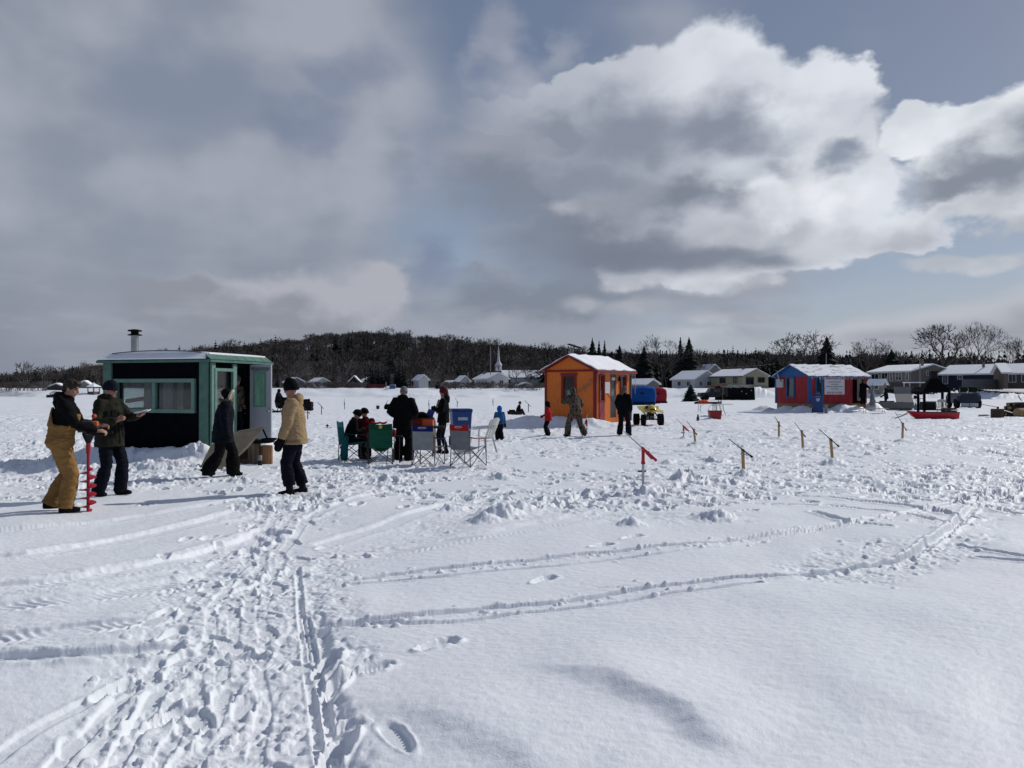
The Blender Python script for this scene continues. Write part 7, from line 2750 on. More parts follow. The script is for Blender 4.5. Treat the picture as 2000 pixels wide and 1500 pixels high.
# ------------------------------------------------------------------ quad
def wheel(parent, c, rad, w, spokes=True, name='wheel'):
    """tyre with tread lugs and rim, axle along x"""
    b = MB()
    b.lathe([(rad * .55, -w / 2), (rad * .88, -w / 2), (rad, -w * .36), (rad, w * .36), (rad * .88, w / 2), (rad * .55, w / 2)], n=22, axis='X')
    for k in range(16):
        a = 2 * math.pi * k / 16
        for s in (-1, 1):
            q = a + (0.2 if s > 0 else 0)
            b.box((s * w * .25, rad * math.cos(q), rad * math.sin(q)), (w * .42, .04, .035), Euler((q, 0, 0)))
    t = bpy.data.objects.new(name, b.mesh(name, RUB, True, 40))
    COL.objects.link(t)
    t.parent = parent
    t.location = c
    b = MB()
    b.lathe([(.02, -w * .30), (rad * .5, -w * .30), (rad * .56, -w * .44), (rad * .56, w * .44), (rad * .5, w * .30), (.02, w * .30)], n=18, axis='X')
    o = bpy.data.objects.new('rim', b.mesh('rim', STEEL, True, 40))
    COL.objects.link(o)
    o.parent = t
    return t


def quad():
    p = tloc(1270, 830)
    r = thing('quad_bike', 'yellow sport quad with knobbly black tyres parked right of the orange hut', 'quad bike', p, R(-100 - 90 + 8))
    YEL = pmat('yellow_quad_plastic', (0.52, 0.40, 0.045), .35, .08, coat=.3)
    for s in (-1, 1):
        wheel(r, (s * .40, .62, .25), .25, .20)
        wheel(r, (s * .56, -.58, .25), .25, .27)
    b = MB()
    b.box((0, -.05, .36), (.24, .95, .22))
    b.box((0, .05, .52), (.30, .42, .24))
    for s in (-1, 1):
        b.tube([(s * .08, .45, .30), (s * .38, .62, .25)], .022, 6)
        b.tube([(s * .08, .70, .32), (s * .38, .62, .26)], .022, 6)
        b.tube([(s * .12, .55, .62), (s * .32, .62, .30)], .032, 8)
    b.tube([(-.50, -.58, .25), (.50, -.58, .25)], .032, 8)
    b.build('chassis', BLKT, r)
    b = MB()
    b.tube([(-.11, .85, .30), (-.11, .92, .42), (.11, .92, .42), (.11, .85, .30)], .016, 6)
    b.build('front_bumper', STEEL, r, smooth=True)
    # front bodywork: nose, fenders
    b = MB()
    b.tube([(0, .86, .62), (0, .72, .74), (0, .45, .84), (0, .15, .80)], [(.10, .07), (.19, .11), (.17, .12), (.12, .08)], 14)
    for s in (-1, 1):
        b.slab([[(s * .12, .92, .66), (s * .46, .90, .60)], [(s * .14, .66, .78), (s * .50, .62, .68)], [(s * .12, .34, .76), (s * .40, .34, .62)]], .03)
    b.build('front_body', YEL, r, smooth=True, angle=45)
    MB().ball((0, .82, .72), (.13, .05, .07), 14, 8).build('headlight', pmat('dark_headlight', (0.03, .03, .03), .15, spec=.7), r, smooth=True)
    b = MB()
    b.slab([[(-.50, -.80, .84), (-.20, -.86, .86), (.20, -.86, .86), (.50, -.80, .84)], [(-.46, -.45, .72), (-.16, -.45, .70), (.16, -.45, .70), (.46, -.45, .72)], [(-.20, -.15, .60), (-.12, -.15, .64), (.12, -.15, .64), (.20, -.15, .60)]], .03)
    b.build('rear_fender', YEL, r, smooth=True, angle=45)
    b = MB()
    b.tube([(0, .18, .80), (0, -.15, .78), (0, -.60, .82), (0, -.82, .86)], [(.10, .05), (.13, .055), (.14, .05), (.10, .035)], 12)
    b.build('seat', RUB, r, smooth=True)
    b = MB()
    b.tube([(-.38, .28, 1.02), (-.16, .38, 1.00), (0, .38, .96), (.16, .38, 1.00), (.38, .28, 1.02)], .014, 7)
    b.tube([(0, .36, .82), (0, .38, .97)], .025, 8)
    h = b.build('handlebar', BLKT, r, smooth=True)
    b = MB()
    for s in (-1, 1):
        b.tube([(s * .26, .31, 1.015), (s * .39, .275, 1.02)], .022, 8)
    b.build('grip', RUB, h)
    MB().tube([(.16, .1, .42), (.20, -.3, .50), (.20, -.75, .60)], [.03, .035, .055], 8).build('exhaust', STEEL, r, smooth=True)


quad()


# ------------------------------------------------------------------ shelters, truck, machines
def popup(label, px, d, w, dp, h, m, rz, band, group='pop-up ice shelters', badge=None):
    x = W(px, d)
    r = thing('ice_shelter', label, 'ice shelter', (x, d, gz(x, d) - .03), R(rz), group)
    n = 40
    prof = [(0.0, .94), (.10, .97), (.5, 1.05), (.78, 1.0), (.88, .93), (.95, .72), (1.0, .05)]
    vs, fs = [], []
    for q, k in prof:
        for j in range(n):
            a = 2 * math.pi * j / n
            ca, sa = math.cos(a), math.sin(a)
            sq = (abs(ca) ** 6 + abs(sa) ** 6) ** (-1 / 6)
            wob = 1 + .012 * math.sin(a * 9 + q * 8)
            zz = q * h - (.05 * h * (1 - max(abs(ca), abs(sa)) ** 8) if .7 < q < .99 else 0)
            vs.append((ca * sq * w / 2 * k * wob, sa * sq * dp / 2 * k * wob, zz))
    for i in range(len(prof) - 1):
        for j in range(n):
            j2 = (j + 1) % n
            fs.append((i * n + j, i * n + j2, (i + 1) * n + j2, (i + 1) * n + j))
    fs += [tuple(range(n - 1, -1, -1)), tuple((len(prof) - 1) * n + j for j in range(n))]
    MB().add(vs, fs).build('fabric_shell', m, r, smooth=True, angle=35)
    b = MB()
    b.box((0, -dp / 2 * .965, .16), (w * .92, .05, .30))
    b.build('skirt', band, r)
    b = MB()
    b.box((-.18, -dp / 2 * 1.045, h * .60), (.44, .04, .20))
    b.lathe([(.055, -.02), (.055, .02)], n=12, axis='Y')
    b.v[-24:] = [(p[0] - .05, p[1] - dp / 2 * 1.05, p[2] + h * .44) for p in b.v[-24:]]
    b.build('window_patch', badge or BLKP, r)
    return r


def far_gear():
    BLUE = cloth('blue_shelter_fabric', (0.011, 0.065, 0.25), .10)
    REDF = cloth('red_shelter_fabric', (0.27, 0.020, 0.034), .10)
    NAVYF = cloth('navy_skirt_fabric', (0.010, 0.018, 0.06), .10)
    popup('blue pop-up ice shelter standing right of the orange hut', 1257, 80, 2.45, 2.3, 2.0, BLUE, -8, NAVYF)
    popup('red pop-up ice shelter half hidden behind the blue one', 1284, 92, 1.9, 1.8, 1.95, REDF, 6, cloth('dark_red_skirt', (0.12, 0.01, 0.014)))
    x, d = W(1297, 90), 90
    b = MB()
    b.tube([(x - .35, d, .12), (x, d, .2), (x + .4, d, .1)], [.10, .16, .08], 9)
    tag(part(remesh(b, .04, 1), 'sled_bag', cloth('dark_red_bag', (0.05, .012, .015)), None), 'dark gear bag on the snow at the foot of the red shelter', 'bag')

    # folding table with an orange jacket
    p = tloc(1382, 806)
    folding_table('grey folding table with bent legs and gear on top, left of the red cooler', p, R(6), 1.75, .75, .68, pmat('pale_table_top', (0.34, .34, .34), .6), GREYT)
    b = MB()
    b.tube([(p.x - .85, p.y, p.z + .70), (p.x - .5, p.y - .05, p.z + .78), (p.x - .15, p.y, p.z + .78), (p.x + .2, p.y, p.z + .72)], [.05, .13, .12, .04], 10)
    b.ball((p.x - .2, p.y - .1, p.z + .80), (.22, .16, .12))
    tag(part(remesh(b, .025, 1, (.03, 7), 2.0), 'orange_jacket', pmat('fluorescent_orange_cloth', (0.78, 0.10, 0.035), .8, .2, 5), None), 'fluorescent orange jacket thrown over the folding table', 'jacket')
    b = MB()
    b.tube([(p.x - .95, p.y - .1, p.z + .70), (p.x - .72, p.y - .1, p.z + .73)], [.07, .09], 9)
    tag(part(remesh(b, .02, 1, (.02, 9), 1.0), 'glove_pile', C_BLACK, None), 'black gloves lying at the left end of the folding table', 'gloves')
    r = thing('camp_stove', 'flat black camp stove on the right half of the folding table', 'camp stove', (p.x + .5, p.y, p.z + .68), 0)
    MB().box((0, 0, .05), (.75, .38, .09)).build('body', BLKP, r, bevel=.01)
    b = MB()
    for k in range(5):
        b.box((-.24 + .12 * k, 0, .105), (.02, .3, .015))
    b.build('grate', STEEL, r)
    p2 = tloc(1405, 812)
    t = thing('plastic_table', 'white plastic garden table with curved legs behind the red cooler', 'table', p2, R(5))
    MB().box((.15, 0, .72), (1.15, .75, .035)).build('table_top', WPLAS, t, bevel=.01)
    for sx in (-.32, .12):
        for sy in (-.28, .28):
            MB().tube([(sx, sy, .71), (sx + .02, sy, .45), (sx + (.18 if sx > 0 else -.12), sy * 1.1, 0)], [.03, .028, .024], 7).build('leg', WPLAS, t, smooth=True)
    for i, (dx, hh) in enumerate(((-.05, .20), (.10, .20))):
        c = thing('metal_cup', ('left' if i == 0 else 'right') + ' steel cup of the two on the white plastic table', 'cup', (p2.x + dx, p2.y, p2.z + .74), 0)
        MB().lathe([(.045, 0), (.05, hh)], n=10).build('cup_body', STEEL, c, smooth=True, angle=40)
        MB().lathe([(.053, hh * .4), (.053, hh * .62)], n=10).build('band', BLKP, c)
    c = thing('cook_pot', 'dark pot on the left end of the white plastic table', 'pot', (p2.x - .32, p2.y - .05, p2.z + .74), 0)
    MB().lathe([(.12, 0), (.13, .11), (.135, .12)], n=14).build('pot_body', BLKP, c, smooth=True, angle=40)
    MB().tube([(.12, 0, .10), (.30, 0, .12)], .012, 6).build('handle', BLKP, c)
    p = tloc(1396, 820)
    r = thing('cooler', 'dark red picnic cooler standing on the snow by the white plastic table', 'cooler', p, R(4))
    CR = pmat('cooler_red_plastic', (0.26, 0.014, 0.022), .45, .08)
    MB().box((0, 0, .21), (.56, .38, .42), taper=(1.14, 1.12)).build('body', CR, r, bevel=.02)
    MB().box((0, 0, .445), (.67, .46, .06)).build('lid', pmat('cooler_lid_dark', (0.20, 0.03, 0.035), .5), r, bevel=.012)
    b = MB()
    b.tube([(-.34, 0, .36), (-.35, 0, .52), (-.30, -.10, .74), (.30, -.10, .74), (.35, 0, .52), (.34, 0, .36)], .014, 6)
    b.build('handle', pmat('pale_handle', (0.36, .33, .32), .5), r, smooth=True)
    p = tloc(1363, 822)
    r = thing('drink_bottle', 'small dark bottle standing in the snow left of the red cooler', 'bottle', p, 0)
    MB().lathe([(.07, 0), (.075, .04), (.075, .20), (.03, .27)], n=12).build('body', pmat('dark_bottle', (0.04, .05, .05), .3), r, smooth=True, angle=40)
    MB().lathe([(.04, .26), (.04, .34), (.02, .36)], n=10).build('cap', BLKP, r, smooth=True, angle=40)

    # truck and black shelter
    d = 116
    x = W(1392, d)
    g = gz(x, d)
    r = thing('truck', 'black boxy off-road truck parked nose left against the black shelter', 'truck', (x, d, g), R(184))
    BK = pmat('black_car_paint', (0.008, 0.008, 0.010), .35, .2, 3, spec=.3)
    b = MB()
    prof = [(2.1, .55), (2.15, .75), (2.1, 1.10), (.85, 1.18), (.45, 1.75), (.2, 1.82), (-2.0, 1.82), (-2.1, 1.0), (-2.1, .5), (-1.7, .42), (1.7, .42)]
    b.prism([(a, -.85, z) for a, z in prof], (0, 0, 0), (0, 1.7, 0))
    b.build('body', BK, r, bevel=.04)
    for sx in (1.25, -1.35):
        for sy in (-.82, .82):
            w = wheel(r, (sx, sy, .40), .40, .26)
            w.rotation_euler = (0, 0, R(90))
    MB().slab([[(.80, -.70, 1.22), (.80, .70, 1.22)], [(.44, -.64, 1.70), (.44, .64, 1.70)]], .04).build('windscreen', pmat('frosted_windscreen', (0.16, .17, .19), .3, .2), r)
    for sy in (-.865, .865):
        MB().box((-.35, sy, 1.48), (.9, .02, .42)).build('side_window', PANE, r)
    MB().box((2.17, 0, .60), (.14, 1.66, .16)).build('bumper', BLKP, r, bevel=.02)
    for sy in (-.6, .6):
        MB().lathe([(.10, 2.12), (.10, 2.17)], (0, sy, .92), 12, axis='X').build('headlight', pmat('headlight_glass', (.3, .3, .3), .1), r)
    rk = MB()
    for sy in (-.6, .6):
        rk.tube([(.3, sy, 1.92), (-1.9, sy, 1.92)], .025, 6)
    for sx in (.1, -.9, -1.8):
        rk.box((sx, 0, 1.9), (.05, 1.3, .05))
    rk.build('roof_rack', BLKT, r)
    for k in range(4):
        y0 = -.45 + .28 * k
        a = Vector((x, d, g)) + Matrix.Rotation(R(184), 3, 'Z') @ Vector((1.0 - .2 * k, y0, 1.99 + .03 * k))
        q = Vector((x, d, g)) + Matrix.Rotation(R(184), 3, 'Z') @ Vector((-2.6 + .3 * k, y0 + .1, 2.18 + .12 * k))
        tag(MB().bar(a, q, .16, .05).build('roof_plank', pmat('reddish_plank', (0.22, .12, .085), .9, .2)), 'brownish plank tied on the roof of the black truck', 'plank', 'planks on the truck roof')
    d2 = 117
    x2 = W(1434, d2)
    g2 = gz(x2, d2)
    r = thing('ice_shelter', 'long black canvas shelter with a grey sagging top behind the truck', 'ice shelter', (x2, d2, g2 - .03), R(4), 'pop-up ice shelters')
    CV = cloth('black_canvas', (0.006, 0.006, 0.008), .3)
    GT = cloth('grey_canvas_top', (0.13, .135, .14), .2)
    nx = 18
    front = [[(-2.5 + 5.05 * j / nx, -1.3 - .12 * math.sin(j * 1.9) * (1 - i / 5) - .2 * (1 - i / 5), 2.0 * i / 5 - (.10 * abs(math.sin(j * .52)) if i == 5 else 0)) for j in range(nx + 1)] for i in range(6)]
    back = [[(p[0], -p[1], p[2]) for p in rrow] for rrow in front]
    b = MB()
    b.slab(front, .03)
    b.slab(back, .03)
    b.slab([[(2.55 + .15 * (1 - i / 5), -1.45 + 2.9 * j / 6, 1.95 * i / 5) for j in range(7)] for i in range(6)], .03)
    b.slab([[(-2.5, -1.45 + 2.9 * j / 6, 1.95 * i / 5) for j in range(7)] for i in range(6)], .03)
    b.build('canvas_wall', CV, r, smooth=True)
    top = []
    for i in range(7):
        q = i / 6
        top.append([(-2.55 + 5.15 * j / nx, -1.33 + 2.66 * q, 2.0 + .38 * math.sin(math.pi * q) - .12 * abs(math.sin(j * .52)) + (.02 * math.sin(j * 2.1))) for j in range(nx + 1)])
    MB().slab(top, .03).build('canvas_roof', GT, r, smooth=True)
    b = MB()
    for k, (xx, zz) in enumerate(((.6, 1.35), (1.3, 1.0), (-1.0, 1.9), (2.1, 1.5))):
        b.box((xx, -1.52, zz), (.16, .04, .16))
    b.build('reflective_patch', pmat('pale_patch', (.25, .25, .26), .4), r)
    xs = W(1412, 114)
    b = MB()
    pts = [(xs, 114, g), (xs - .1, 114, g + .8), (xs + .05, 114, g + 1.6), (xs + .2, 114, g + 2.1)]
    b.tube(pts, .03, 6)
    b.tube([pts[2], (xs - .3, 114, g + 2.0)], .02, 5)
    b.tube([pts[1], (xs + .35, 114, g + 1.3)], .02, 5)
    tag(b.build('dead_branch', MATS['weathered_branch']), 'pale bare branch stuck in the snow between truck and black shelter', 'branch')
    b = MB()
    for k in range(14):
        a = k * .45
        b.bar((W(1349, 104) + math.cos(a) * .9, 104.2 + math.sin(a) * .5, gz(W(1349, 104), 104) + .1), (W(1349, 104) - math.cos(a * 1.3) * .8, 104 + math.sin(a) * .2, gz(W(1349, 104), 104) + .45), .03)
    tag(b.build('brush_pile', MATS['weathered_branch']), 'heap of cut twigs round the foot of the small fir tree', 'brush pile')

    # snowmobile behind the man in tan
    d = 54.5
    x = W(570, d)
    r = thing('snowmobile', 'dark snowmobile with cargo parked behind the man in tan', 'snowmobile', (x, d, gz(x, d)), R(180))
    b = MB()
    b.tube([(1.15, 0, .55), (.8, 0, .62), (.3, 0, .70), (-.1, 0, .66)], [(.12, .25), (.26, .36), (.28, .38), (.2, .3)], 12)
    b.build('hood', BK, r, smooth=True)
    MB().box((-.55, 0, .66), (1.1, .36, .20)).build('seat', RUB, r, bevel=.05)
    MB().box((-.45, 0, .30), (1.7, .40, .34), taper=(1.05, .9)).build('track_tunnel', BLKP, r, bevel=.06)
    for s in (-1, 1):
        MB().tube([(1.55, s * .45, .22), (1.35, s * .45, .06), (.3, s * .45, .05)], [.03, .05, .04], 8).build('ski', BLKP, r, smooth=True)
        MB().tube([(.9, s * .15, .4), (.9, s * .45, .10)], .03, 6).build('ski_leg', BLKT, r)
    MB().slab([[(.35, -.25, .95), (.35, .25, .95)], [(.15, -.22, 1.25), (.15, .22, 1.25)]], .02).build('windshield', pmat('smoked_shield', (.03, .03, .035), .2), r)
    MB().tube([(.0, -.36, 1.02), (.05, 0, .98), (.0, .36, 1.02)], .02, 6).build('handlebar', BLKT, r)
    x3 = W(600, 54)
    g3 = gz(x3, 54)
    b = MB()
    b.box((x3, 54, g3 + .42), (.75, .6, .62))
    b.tube([(x3 - .25, 54, g3 + .78), (x3 + .2, 54, g3 + .84)], [.14, .10], 8)
    tag(part(remesh(b, .03, 1, (.04, 5), 1.0), 'cargo_bundle', cloth('dark_plum_cargo', (0.016, .010, .012), .4), None), 'dark strapped cargo bundle right of the shoulder of the man in tan', 'bundle')

    # by the red hut
    p = tloc(1597, 807)
    wheelie_bin('blue wheeled bin with a faded white shield mark in front of the red hut', p, R(-20), mark=True, k=1.22)
    p = tloc(1613, 800)
    wheelie_bin('second blue bin half hidden behind the marked one at the red hut', p, R(18), k=1.12)
    p = tloc(1562, 804)
    auger('black ice auger standing upright against the red hut gable', (p.x, p.y, p.z), R(30), red=False)
    p = tloc(1603, 808)
    b = MB()
    tag(b.tube([(p.x + .18, p.y - .45, p.z + .0), (p.x + .16, p.y - .42, p.z + .62)], .11, 12).build('grey_canister', pmat('dull_zinc', (.16, .17, .18), .5), smooth=True, angle=40), 'grey cylinder standing against the wheel of the marked blue bin', 'canister')
    pr = conifer_proto(31, 14, 12, .26)
    FROST = pmat('frosted_needles', (0.30, .34, .34), .9, .35, 6)
    q = Matrix.Translation((20.9, 54.0, 0)) @ Matrix.Rotation(R(19.9), 4, 'Z') @ Vector((5.45, -.25, 0))
    tr = thing('frosted_tree', 'small frosted fir leaning at the right corner of the red hut', 'fir tree', (q.x, q.y, gz(q.x, q.y)), 0)
    for nm, (V, F), m in (('trunk', pr[0], BARK), ('crown', pr[1], FROST)):
        o = bpy.data.objects.new(nm, np_mesh(nm, V * np.array([1.0, 1.0, 1.6], np.float32), F, [m], smooth=False))
        COL.objects.link(o)
        o.parent = tr
    # low white bench in front of the trailer
    p = tloc(1707, 807)
    folding_table('low white folding bench in front of the grey trailer', p, R(3), 1.9, .5, .36, pmat('pale_bench_top', (0.36, .35, .34), .6), GREYT)
    # trailer with its lid up
    d = 60
    x = W(1742, d)
    g = gz(x, d)
    GP = pmat('grey_weathered_panel', (0.19, .195, .19), .7, .10, 1.2)
    r = thing('utility_trailer', 'grey box trailer with its square lid tilted open, left of the black fireplace', 'trailer', (x, d, g), R(4))
    MB().box((.15, 0, .42), (2.5, 1.3, .50)).build('box', pmat('dull_grey_box', (0.115, .12, .12), .7, .12, 2), r, bevel=.02)
    MB().box((.15, 0, .12), (2.3, 1.1, .12)).build('runner', BLKP, r)
    MB().slab([[(.0, -.62, .68), (1.35, -.62, .64)], [(.28, .1, 1.30), (1.60, .1, 1.30)], [(.40, .45, 1.86), (1.78, .45, 1.84)]], .05).build('lid', GP, r)
    for k, (dx, m2) in enumerate(((-.95, BLKP), (-.55, WOODB), (-.25, BLKP))):
        c = thing('tackle_tray', ['dark round tackle tray at the left end of the grey trailer', 'brown wooden tray in the middle of the grey trailer', 'dark tray next to the tilted trailer lid'][k], 'tray', (x + dx, d - .40, g + .67), 0, 'trays on the grey trailer')
        MB().lathe([(.15, 0), (.20, .06), (.18, .10)], n=14, sx=1.25, sy=.7).build('tray_body', m2, c, smooth=True, angle=40)
    # supply table with water jugs
    d = 61
    x = W(1790, d)
    g = gz(x, d)
    folding_table('narrow dark red supply table left of the black fireplace', (x, d, g), 0, .95, .5, .92, pmat('dark_red_top', (0.15, .015, .02), .6), BLKT)
    BW = pmat('pale_blue_jug', (0.14, .24, .34), .25)
    for i, dx in enumerate((-.12, .16)):
        j = thing('water_jug', ['left pale blue water jug under the dark red supply table', 'right pale blue water jug under the dark red supply table'][i], 'jug', (x + dx, d - .1, g + .0), 0, 'water jugs')
        MB().lathe([(.12, 0), (.13, .05), (.13, .35), (.05, .45), (.05, .48)], n=12).build('jug_body', BW, j, smooth=True, angle=40)
        MB().lathe([(.055, .47), (.055, .53)], n=10).build('cap', pmat('blue_cap', (.02, .08, .3), .4), j)
    j = thing('kettle', 'dark kettle on the dark red supply table', 'kettle', (x - .1, d, g + .92), 0)
    MB().lathe([(.10, 0), (.13, .08), (.10, .2), (.03, .24)], n=12).build('kettle_body', BLKP, j, smooth=True, angle=40)
    MB().tube([(-.09, 0, .18), (-.05, 0, .32), (.05, 0, .32), (.09, 0, .18)], .012, 6).build('handle', BLKP, j)
    # black open fireplace
    d = 51
    x = W(1823, d)
    g = gz(x, d)
    r = thing('outdoor_fireplace', 'black steel outdoor fireplace with a pyramid hood and square chimney behind the red boat sled', 'fireplace', (x, d, g), R(-14))
    w = .80
    for sx in (-1, 1):
        for sy in (-1, 1):
            MB().box((sx * (w - .06), sy * (w - .06), .75), (.14, .14, 1.5)).build('leg', BLACK_STEEL, r)
    b = MB()
    b.add([(-w, -w, 1.45), (w, -w, 1.45), (w, w, 1.45), (-w, w, 1.45), (-w, -w, 1.56), (w, -w, 1.56), (w, w, 1.56), (-w, w, 1.56), (-.23, -.23, 2.35), (.23, -.23, 2.35), (.23, .23, 2.35), (-.23, .23, 2.35)],
          [(0, 1, 5, 4), (1, 2, 6, 5), (2, 3, 7, 6), (3, 0, 4, 7), (4, 5, 9, 8), (5, 6, 10, 9), (6, 7, 11, 10), (7, 4, 8, 11), (3, 2, 1, 0), (8, 9, 10, 11)])
    b.build('hood', BLACK_STEEL, r)
    MB().box((0, 0, 2.60), (.40, .40, .55)).build('chimney', pmat('rusty_black_steel', (0.010, .008, .0075), .8, .4, 6), r)
    b = MB()
    b.box((-.25, .3, .55), (.85, .6, .55))
    b.build('hearth_box', pmat('sooty_iron', (0.022, .021, .02), .8, .3, 6), r)
    MB().box((0, 0, .30), (1.5, 1.5, .06)).build('hearth_plate', BLACK_STEEL, r)
    b = MB()
    for k in range(7):
        b.tube([(-.5 + .14 * k, -.5, .86), (-.5 + .14 * k, .5, .86)], .012, 5)
    b.build('grill', BLACK_STEEL, r)
    x4, d4 = W(1839, 46.5), 46.5
    plastic_chair('white plastic garden chair behind the red boat sled, under the black fireplace', (x4, d4, gz(x4, d4) + .12), R(150), .98)
    # red boat sled
    p = tloc(1820, 818)
    r = thing('boat_sled', 'long red boat-shaped ice sled with a black rim', 'sled', p, R(3))
    RB = pmat('red_sled_plastic', (0.42, .016, .028), .4, .08)
    L = 2.75
    st = [(-1.38, .40, .06, .46), (-1.15, .20, .22, .44), (-.85, .06, .34, .42), (-.3, .02, .40, .40), (.5, .02, .42, .39), (1.1, .03, .42, .39), (1.28, .06, .42, .40)]
    outer, inner = [], []
    rows = []
    for (xx, zb, hw, zt) in st:
        rows.append([(xx + (-.02 if xx < -1 else 0), -hw - .05, zt), (xx, -hw, (zb + zt) / 2), (xx + .05, -hw * .8, zb), (xx + .05, 0, zb - .005), (xx + .05, hw * .8, zb), (xx, hw, (zb + zt) / 2), (xx, hw + .05, zt)])
    b = MB().slab(rows, .025)
    b.slab([[q for q in rows[-1]], [(q[0] + .05, q[1] * .98, max(q[2], .38)) for q in rows[-1]]], .025)
    b.build('hull', RB, r, smooth=True, angle=50)
    b = MB()
    for i in (0, 6):
        b.tube([rw[i] for rw in rows], .022, 7)
    b.tube([rows[-1][0], rows[-1][6]], .022, 7)
    b.build('rim', BLKP, r, smooth=True)
    b = MB()
    b.tube([(-1.36, 0, .38), (-1.75, -.15, .22), (-2.30, -.35, .08)], .028, 7)
    b.build('tow_bar', BLKT, r, smooth=True)
    c = thing('wooden_crate', 'brown slatted crate sitting in the stern of the red boat sled', 'crate', (p.x + .98, p.y + .02, p.z + .10), R(5))
    b = MB()
    for k in range(4):
        z = .10 + .125 * k
        b.box((0, -.24, z), (.52, .02, .10))
        b.box((0, .24, z), (.52, .02, .10))
        b.box((-.25, 0, z), (.02, .46, .10))
        b.box((.25, 0, z), (.02, .46, .10))
    b.build('slats', pmat('crate_brown', (0.085, .062, .045), .9, .3, 6), c)
    MB().box((0, 0, .06), (.5, .46, .02)).build('bottom', MATS['crate_brown'], c)
    MB().tube([(.30, .25, -.02), (.50, 0, .42), (.30, -.25, .45)], .014, 6).build('wire_handle', GREYT, c)
    # navy utility vehicle from behind
    d = 66
    x = W(1893, d)
    r = thing('utility_vehicle', 'dark navy utility vehicle seen from behind, two round bundles on its rack', 'utility vehicle', (x, d, gz(x, d)), R(-8))
    NV = pmat('navy_vehicle_paint', (0.012, .022, .048), .4, .15, 3, spec=.3)
    b = MB()
    b.prism([(-.95, 0, .42), (.95, 0, .42), (.98, 0, .95), (.80, 0, 1.30), (-.80, 0, 1.30), (-.98, 0, .95)], (0, 0, 0), (0, 2.4, 0))
    b.build('body', NV, r, bevel=.04)
    b = MB()
    b.prism([(-.72, -.05, .66), (.72, -.05, .66), (.68, -.05, 1.12), (-.68, -.05, 1.12)], (0, 0, 0), (0, .06, 0))
    b.build('tailgate', pmat('dark_tailgate', (0.009, .014, .028), .5, .2), r)
    for s in (-1, 1):
        for yy in (.35, 1.95):
            wheel(r, (s * .86, yy, .40), .40, .30)
        MB().box((s * .78, -.02, 1.14), (.26, .05, .10)).build('tail_light', pmat('dull_tail_light', (.12, .14, .16), .3), r)
        MB().box((s * .36, -.06, .27), (.66, .03, .30)).build('mud_flap', pmat('white_mud_flap', (.42, .44, .47), .6), r)
    MB().box((0, 0, .10), (1.5, .08, .07)).build('bumper_bar', BLKT, r)
    MB().tube([(0, -.02, .12), (0, -.02, .40)], .03, 6).build('hitch', BLKT, r)
    b = MB()
    for s in (-.7, 0, .7):
        b.tube([(s, .15, 1.28), (s, .15, 1.70)], .025, 6)
    b.tube([(-.74, .15, 1.36), (.74, .15, 1.36)], .03, 6)
    b.build('rack', STEEL, r)
    for i, sx in enumerate((-.40, .42)):
        c = bpy.data.objects.new('t', None)
        bpy.data.objects.remove(c)
        b = MB()
        b.tube([(sx - .28, .35, 1.58), (sx + .28, .35, 1.58)], .27, 14)
        o = b.build('bundle', cloth('black_green_bundle', (0.010, .016, .014)), r, smooth=True, angle=40)
    # chopping stump, axe, woodpile
    p = tloc(1948, 815)
    stump('big chopping block with an axe in it near the right edge', p, .34, .50, pmat('dark_stump_bark', (0.060, .038, .030), .95, .4, 6), 7, 'chopping_block')
    r = thing('axe', 'long-handled splitting axe stuck in the chopping block', 'axe', (p.x, p.y, p.z + .52), 0)
    MB().box((.02, 0, .05), (.10, .05, .14)).build('axe_head', BLACK_STEEL, r)
    MB().tube([(0, 0, .08), (-.98, -.05, .26)], .02, 7).build('handle', WOODL, r, smooth=True)
    q = tloc(1922, 813)
    tag(MB().prism([(q.x - .35, q.y, q.z + .02), (q.x + .38, q.y - .05, q.z + .02), (q.x + .36, q.y + .2, q.z + .1), (q.x - .22, q.y + .2, q.z + .09)], (0, 0, 0), (0, .02, .05)).build('bark_slab', pmat('reddish_bark', (0.15, .06, .035), .9, .3, 6)), 'reddish slab of bark lying flat left of the chopping block', 'bark slab')
    rr = random.Random(9)
    d = 47
    x0 = W(1964, d)
    k = 0
    adj = ['dark', 'blackish', 'grey', 'brown', 'sooty', 'rough']
    for row in range(4):
        for c in range(3):
            y = d + .28 * c + .1 * (row % 2)
            z = gz(x0, d) + .14 + .20 * row
            a = (x0 + .02 + .16 * row + rr.uniform(-.08, .08), y, z)
            b2 = (x0 + 1.75 + rr.uniform(-.2, .2), y + rr.uniform(-.1, .1), z + rr.uniform(-.03, .05))
            lying_log('dark split log stacked in the woodpile at the right edge', a, b2, .11, pmat('dark_log_bark', (0.030, .022, .018), .95, .5, 5), 'logs in the right-hand woodpile')
            k += 1
    lying_log('thick yellowish log end in front of the woodpile at the right edge', (W(1984, 45.5), 45.4, gz(W(1984, 45), 45.4) + .25), (W(1984, 45.5) + 1.2, 45.9, gz(W(1984, 45), 45.4) + .25), .26, pmat('yellow_wood', (0.22, .16, .07), .9, .25, 6), None)
    a = Vector((W(1953, 46), 46, gz(W(1953, 46), 46) + .45))
    tag(MB().tube([a, a + Vector((.9, .1, -.25))], .03, 7).build('pole_stick', BLKT), 'dark pole leaning against the woodpile left end', 'pole')
    a = Vector((W(1995, 47.5), 47.5, gz(W(1995, 47.5), 47.5) + .9))
    tag(MB().tube([a, a + Vector((-.22, 0, .32))], .025, 7).build('pole_stick', BLKT), 'short dark stick poking up out of the woodpile', 'pole')

    # odds and ends near the orange hut
    hm = Matrix.Translation((3.69, 34.0, 0)) @ Matrix.Rotation(R(-37.2), 4, 'Z')
